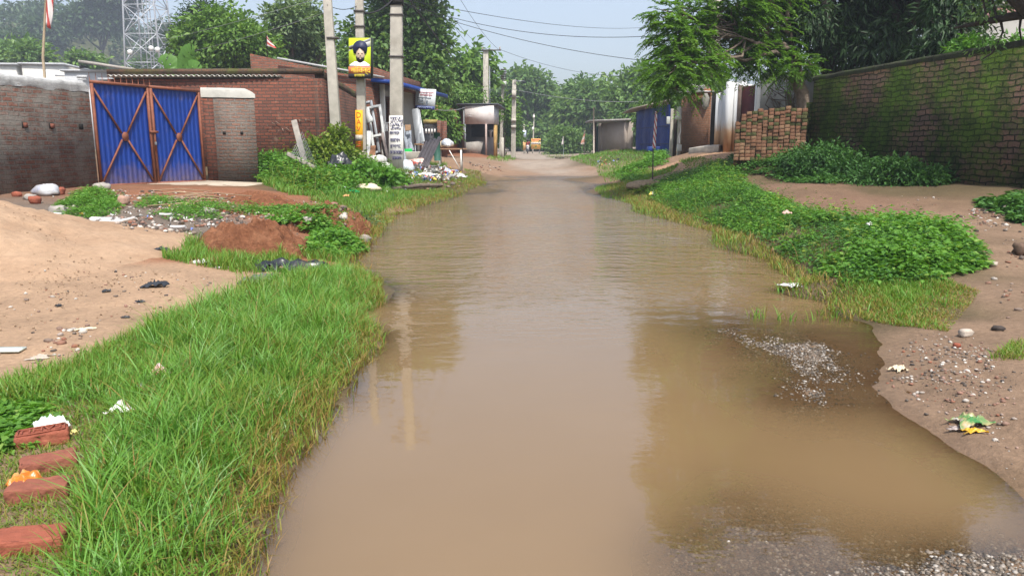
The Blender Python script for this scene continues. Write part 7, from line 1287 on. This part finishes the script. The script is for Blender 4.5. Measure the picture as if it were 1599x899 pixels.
# second slimmer mast beside it
# ---- wooded hill
def hillz(x, y):
    a = at(190, -12, 235); z = 37 * np.exp(-((x + 132) / 42.) ** 2 - ((y - 250) / 70.) ** 2) + 20 * np.exp(-((x + 195) / 50.) ** 2 - ((y - 250) / 80.) ** 2); return z * (.9 + .2 * fbm(x * .03, y * .03, 90, 3))
hx, hy = np.meshgrid(np.linspace(-330, 20, 90), np.linspace(140, 420, 70)); hz_ = np.maximum(hillz(hx, hy) - 1.0, -4); hi = np.arange(hx.size).reshape(hx.shape); hq = np.c_[hi[:-1, :-1].ravel(), hi[:-1, 1:].ravel(), hi[1:, 1:].ravel(), hi[1:, :-1].ravel()]
tag(np_mesh('hill', np.c_[hx.ravel(), hy.ravel(), hz_.ravel()], [hq], M('hill_soil', (.10,.11,.05), .95, .4, .05, bump=0), smooth=True), kind='structure')
n = 3000; x = rng.uniform(-270, -20, n); y = rng.uniform(150, 300, n); z = hillz(x, y); k = z > 2.5; x, y, z = x[k], y[k], z[k]; n = len(x); h = 1.6 + 5.5 * fbm(x * .045, y * .045, 93, 3) ** 2 * 1.6
pr = 30; u = rdir(n * pr) ; c = np.repeat(np.c_[x, y, z + h * .55], pr, 0) + u * np.repeat(np.c_[h * .6, h * .6, h * .55], pr, 0) * rng.uniform(.5, 1, (n * pr, 1)); V, f, r = leaves(c, unit(u + rng.normal(size=c.shape) * .6), unit(u * .6 + [0, 0, .7] + rng.normal(size=c.shape) * .4), rng.uniform(.9, 1.7, len(c)), rng.uniform(.6, 1.0, len(c)), np.clip(np.repeat(rng.uniform(0, 1, n), pr) * .7 + .3 * rng.uniform(0, 1, len(c)), 0, 1)); 
tag(np_mesh('wooded_hillside', V, [f], LX, rnd=r), kind='stuff')
def far_tree(label, px, base_y, D, lobes, mat=LX, **k):
    b = at(px, base_y, D); ls = [lobe_px(a, b_, D + rng.uniform(-3, 3), c_, d_) for a, b_, c_, d_ in lobes]; return tree('tree', label, 'tree', (b[0], D, max(float(hillz(b[0], D)) - 1.5, .8)), ls, mat, BARKD, **k)
far_tree('tall crowned tree on the hilltop left of the tower', 160, 60, 205, [(150,12,24,13),(185,6,26,14),(130,30,24,16),(165,28,30,18),(170,-14,34,16),(112,40,16,12)], n=520, per=12, crad=1.3, ln=1.5, wd=.8, trunk=.5)
far_tree('spindly thin-crowned tree low on the hill, left of the flag', 20, 90, 170, [(22,60,18,9),(30,74,18,9),(8,68,14,9),(48,66,10,8)], n=240, per=10, crad=.9, ln=1.1, wd=.6, trunk=.4)
far_tree('pale hill tree between flag and tower', 75, 80, 195, [(62,44,18,12),(82,50,18,16),(70,66,22,16)], n=330, per=11, crad=1.1, ln=1.3, wd=.7, trunk=.4)
far_tree('dark rounded tree behind the white building left of the flag', 30, 110, 84, [(20,92,24,16),(48,90,20,16),(30,80,20,12)], LM, n=420, per=12, crad=.6, ln=.6, wd=.35, trunk=.3)
far_tree('yellowish shrub tree above the sloping sheet roof', 130, 100, 92, [(130,92,16,8),(146,98,12,6)], LG, n=150, per=11, crad=.5, ln=.5, wd=.3, trunk=.2)
far_tree('hazy tree right of the tower on the hill shoulder', 275, 90, 180, [(262,64,22,22),(278,84,20,24),(255,95,30,20),(268,44,12,10)], n=380, per=11, crad=1.1, ln=1.3, wd=.7, trunk=.4)
far_tree('mid green tree low behind the tower foot', 245, 110, 128, [(238,112,26,16),(265,108,24,18),(215,118,20,12)], LM, n=330, per=11, crad=.8, ln=.9, wd=.5, trunk=.3)
# distant tree line all round so the horizon is closed
n = 900; ang = rng.uniform(math.radians(-75), math.radians(75), n); R_ = rng.uniform(190, 300, n); x, y = R_ * np.sin(ang), R_ * np.cos(ang); k = ~((x < -15) & (x > -280) & (y > 140)); x, y = x[k], y[k]; n = len(x); h = rng.uniform(5, 11, n); pr = 40; u = rdir(n * pr); c = np.repeat(np.c_[x, y, 1 + h * .5], pr, 0) + u * np.repeat(np.c_[h * .6, h * .6, h * .5], pr, 0) * rng.uniform(.5, 1, (n * pr, 1)); c[:, 2] = np.maximum(c[:, 2], .6)
V, f, r = leaves(c, unit(u + rng.normal(size=c.shape) * .6), unit(u * .6 + [0, 0, .7] + rng.normal(size=c.shape) * .4), rng.uniform(1., 2., len(c)), rng.uniform(.7, 1.2, len(c)), np.clip(np.repeat(rng.uniform(0, 1, n), pr) * .7 + .3 * rng.uniform(0, 1, len(c)), 0, 1)); tag(np_mesh('distant_woods', V, [f], LX, rnd=r), kind='stuff')
# ================================================================== OVERHEAD WIRES
WIRE = M('wire_black', (.03,.03,.035), .6, .1, 5, bump=0); WIREL = M('wire_pale', (.30,.31,.31), .6, .1, 5, bump=0)
def wire(label, a, b, sag, r=.008, mat=WIRE): r = r * .8; a, b = V3(a), V3(b); t_ = np.linspace(0, 1, 40); p = a + (b - a) * t_[:, None]; p[:, 2] -= sag * 4 * t_ * (1 - t_); m = MB(); m.tube(p, r, 5); return tag(m.build('overhead_wire', mat, uv=False), label, 'wire', 'overhead wires')
wp_top = lambda px, py: at(px, py, WD); kp = lambda px: at(px, 77, 51.8)
wire('long wire crossing the sky from the written pole to the feathery tree, middle of three', wp_top(626, 3), at(1070, 52, 21), .45, .010); wire('lowest of the three long wires crossing to the feathery tree', wp_top(626, 6), at(1075, 101, 22), .30, .010); wire('topmost of the three long wires crossing the sky, ending among far treetops', wp_top(626, -2), at(1045, 38, 60), .55, .012)
wire('wire from the iron crossarm past the kiosk toward the trees', kp(779), at(1010, 118, 62), .6, .014); wire('steep wire from the crossarm end up to the top of the written pole', wp_top(640, -145), kp(778), .5, .011); wire('second steep wire from the crossarm up to the written pole', wp_top(600, -145), kp(760), .7, .010); wire('slack third wire between crossarm pole and written pole', wp_top(628, -120), at(759, 84, 51.9), 1.0, .009)
wire('thick black cable hanging from the written pole down to the teak tree', wp_top(640, 0), at(722, 106, 44), .10, .028); wire('pale wire running from the stub-arm pole across to the far treetops', at(803, 140, 55.8), at(1010, 158, 70), .35, .018, WIREL); wire('short cable between crossarm pole and cage-box pole', at(760, 104, 51.8), at(786, 118, 59.8), .15, .02)
wire('wire between the two near poles above the workshop', at(511, 8, 21.5), at(560, 8, PD), .12, .012); wire('frayed cable bundle between poster pole and written pole', at(562, 20, PD), at(618, -6, WD), .18, .03); wire('faint wire from the leaning pole to the tower side', at(508, 20, 21.6), at(150, 86, 80), .8, .008, WIREL); wire('upper faint wire from the leaning pole toward the hill', at(507, -5, 21.6), at(60, 80, 90), .8, .008, WIREL); wire('wire along the roof of the compound wall to the kiosk', at(672, 170, 33), at(726, 168, 46), .12, .02, WIREL)
# ================================================================== AIR, SKY, SUN
m = MB(); m.box((0, 190, 29), (900, 520, 72)); hz = NT('haze_air'); pv_ = hz.n('VolumePrincipled', Density=.0014, Anisotropy=.25); pv_.inputs['Color'].default_value = (.80, .88, 1, 1); hz.l(pv_.outputs[0], hz.out.inputs['Volume'])
HZ = m.build('haze', hz.m, uv=False); tag(HZ, kind='stuff')
SUN_EL, SUN_AZ = 60., 164.          # degrees; azimuth clockwise from the road direction (+Y)
W_ = bpy.data.worlds.new('World'); S.world = W_; W_.use_nodes = True; nt = W_.node_tree; bg = nt.nodes['Background']; sky = nt.nodes.new('ShaderNodeTexSky'); sky.sky_type = 'NISHITA'; sky.sun_disc = False
sky.sun_elevation = math.radians(SUN_EL); sky.sun_rotation = math.radians(SUN_AZ); sky.air_density = 1.0; sky.dust_density = 3.0; sky.ozone_density = 1.5; hs = nt.nodes.new('ShaderNodeHueSaturation'); hs.inputs['Saturation'].default_value = .72; nt.links.new(sky.outputs[0], hs.inputs['Color']); nt.links.new(hs.outputs[0], bg.inputs[0]); bg.inputs[1].default_value = .15
ld = bpy.data.lights.new('sun', 'SUN'); lo = bpy.data.objects.new('sun', ld); C.objects.link(lo); ld.energy = 3.3; ld.angle = math.radians(1.5); ld.color = (1, .955, .88)
az, el = math.radians(SUN_AZ), math.radians(SUN_EL); dv = Vector((math.sin(az) * math.cos(el), math.cos(az) * math.cos(el), math.sin(el))); lo.rotation_euler = dv.to_track_quat('Z', 'Y').to_euler(); lo.location = (0, 0, 40)
vs = S.view_settings; S.display_settings.display_device = 'sRGB'; vs.view_transform = 'Standard'; vs.look = 'None'; vs.gamma = 1; vs.exposure = 0.68; vs.use_curve_mapping = False
cy = S.cycles; cy.max_bounces = 7; cy.diffuse_bounces = 3; cy.glossy_bounces = 3; cy.transmission_bounces = 3; cy.transparent_max_bounces = 8; cy.volume_bounces = 0; cy.caustics_reflective = False; cy.caustics_refractive = False; cy.use_denoising = True
try: cy.denoiser = 'OPENIMAGEDENOISE'; cy.denoising_input_passes = 'RGB_ALBEDO_NORMAL'
except Exception: pass
cy.sample_clamp_indirect = 6
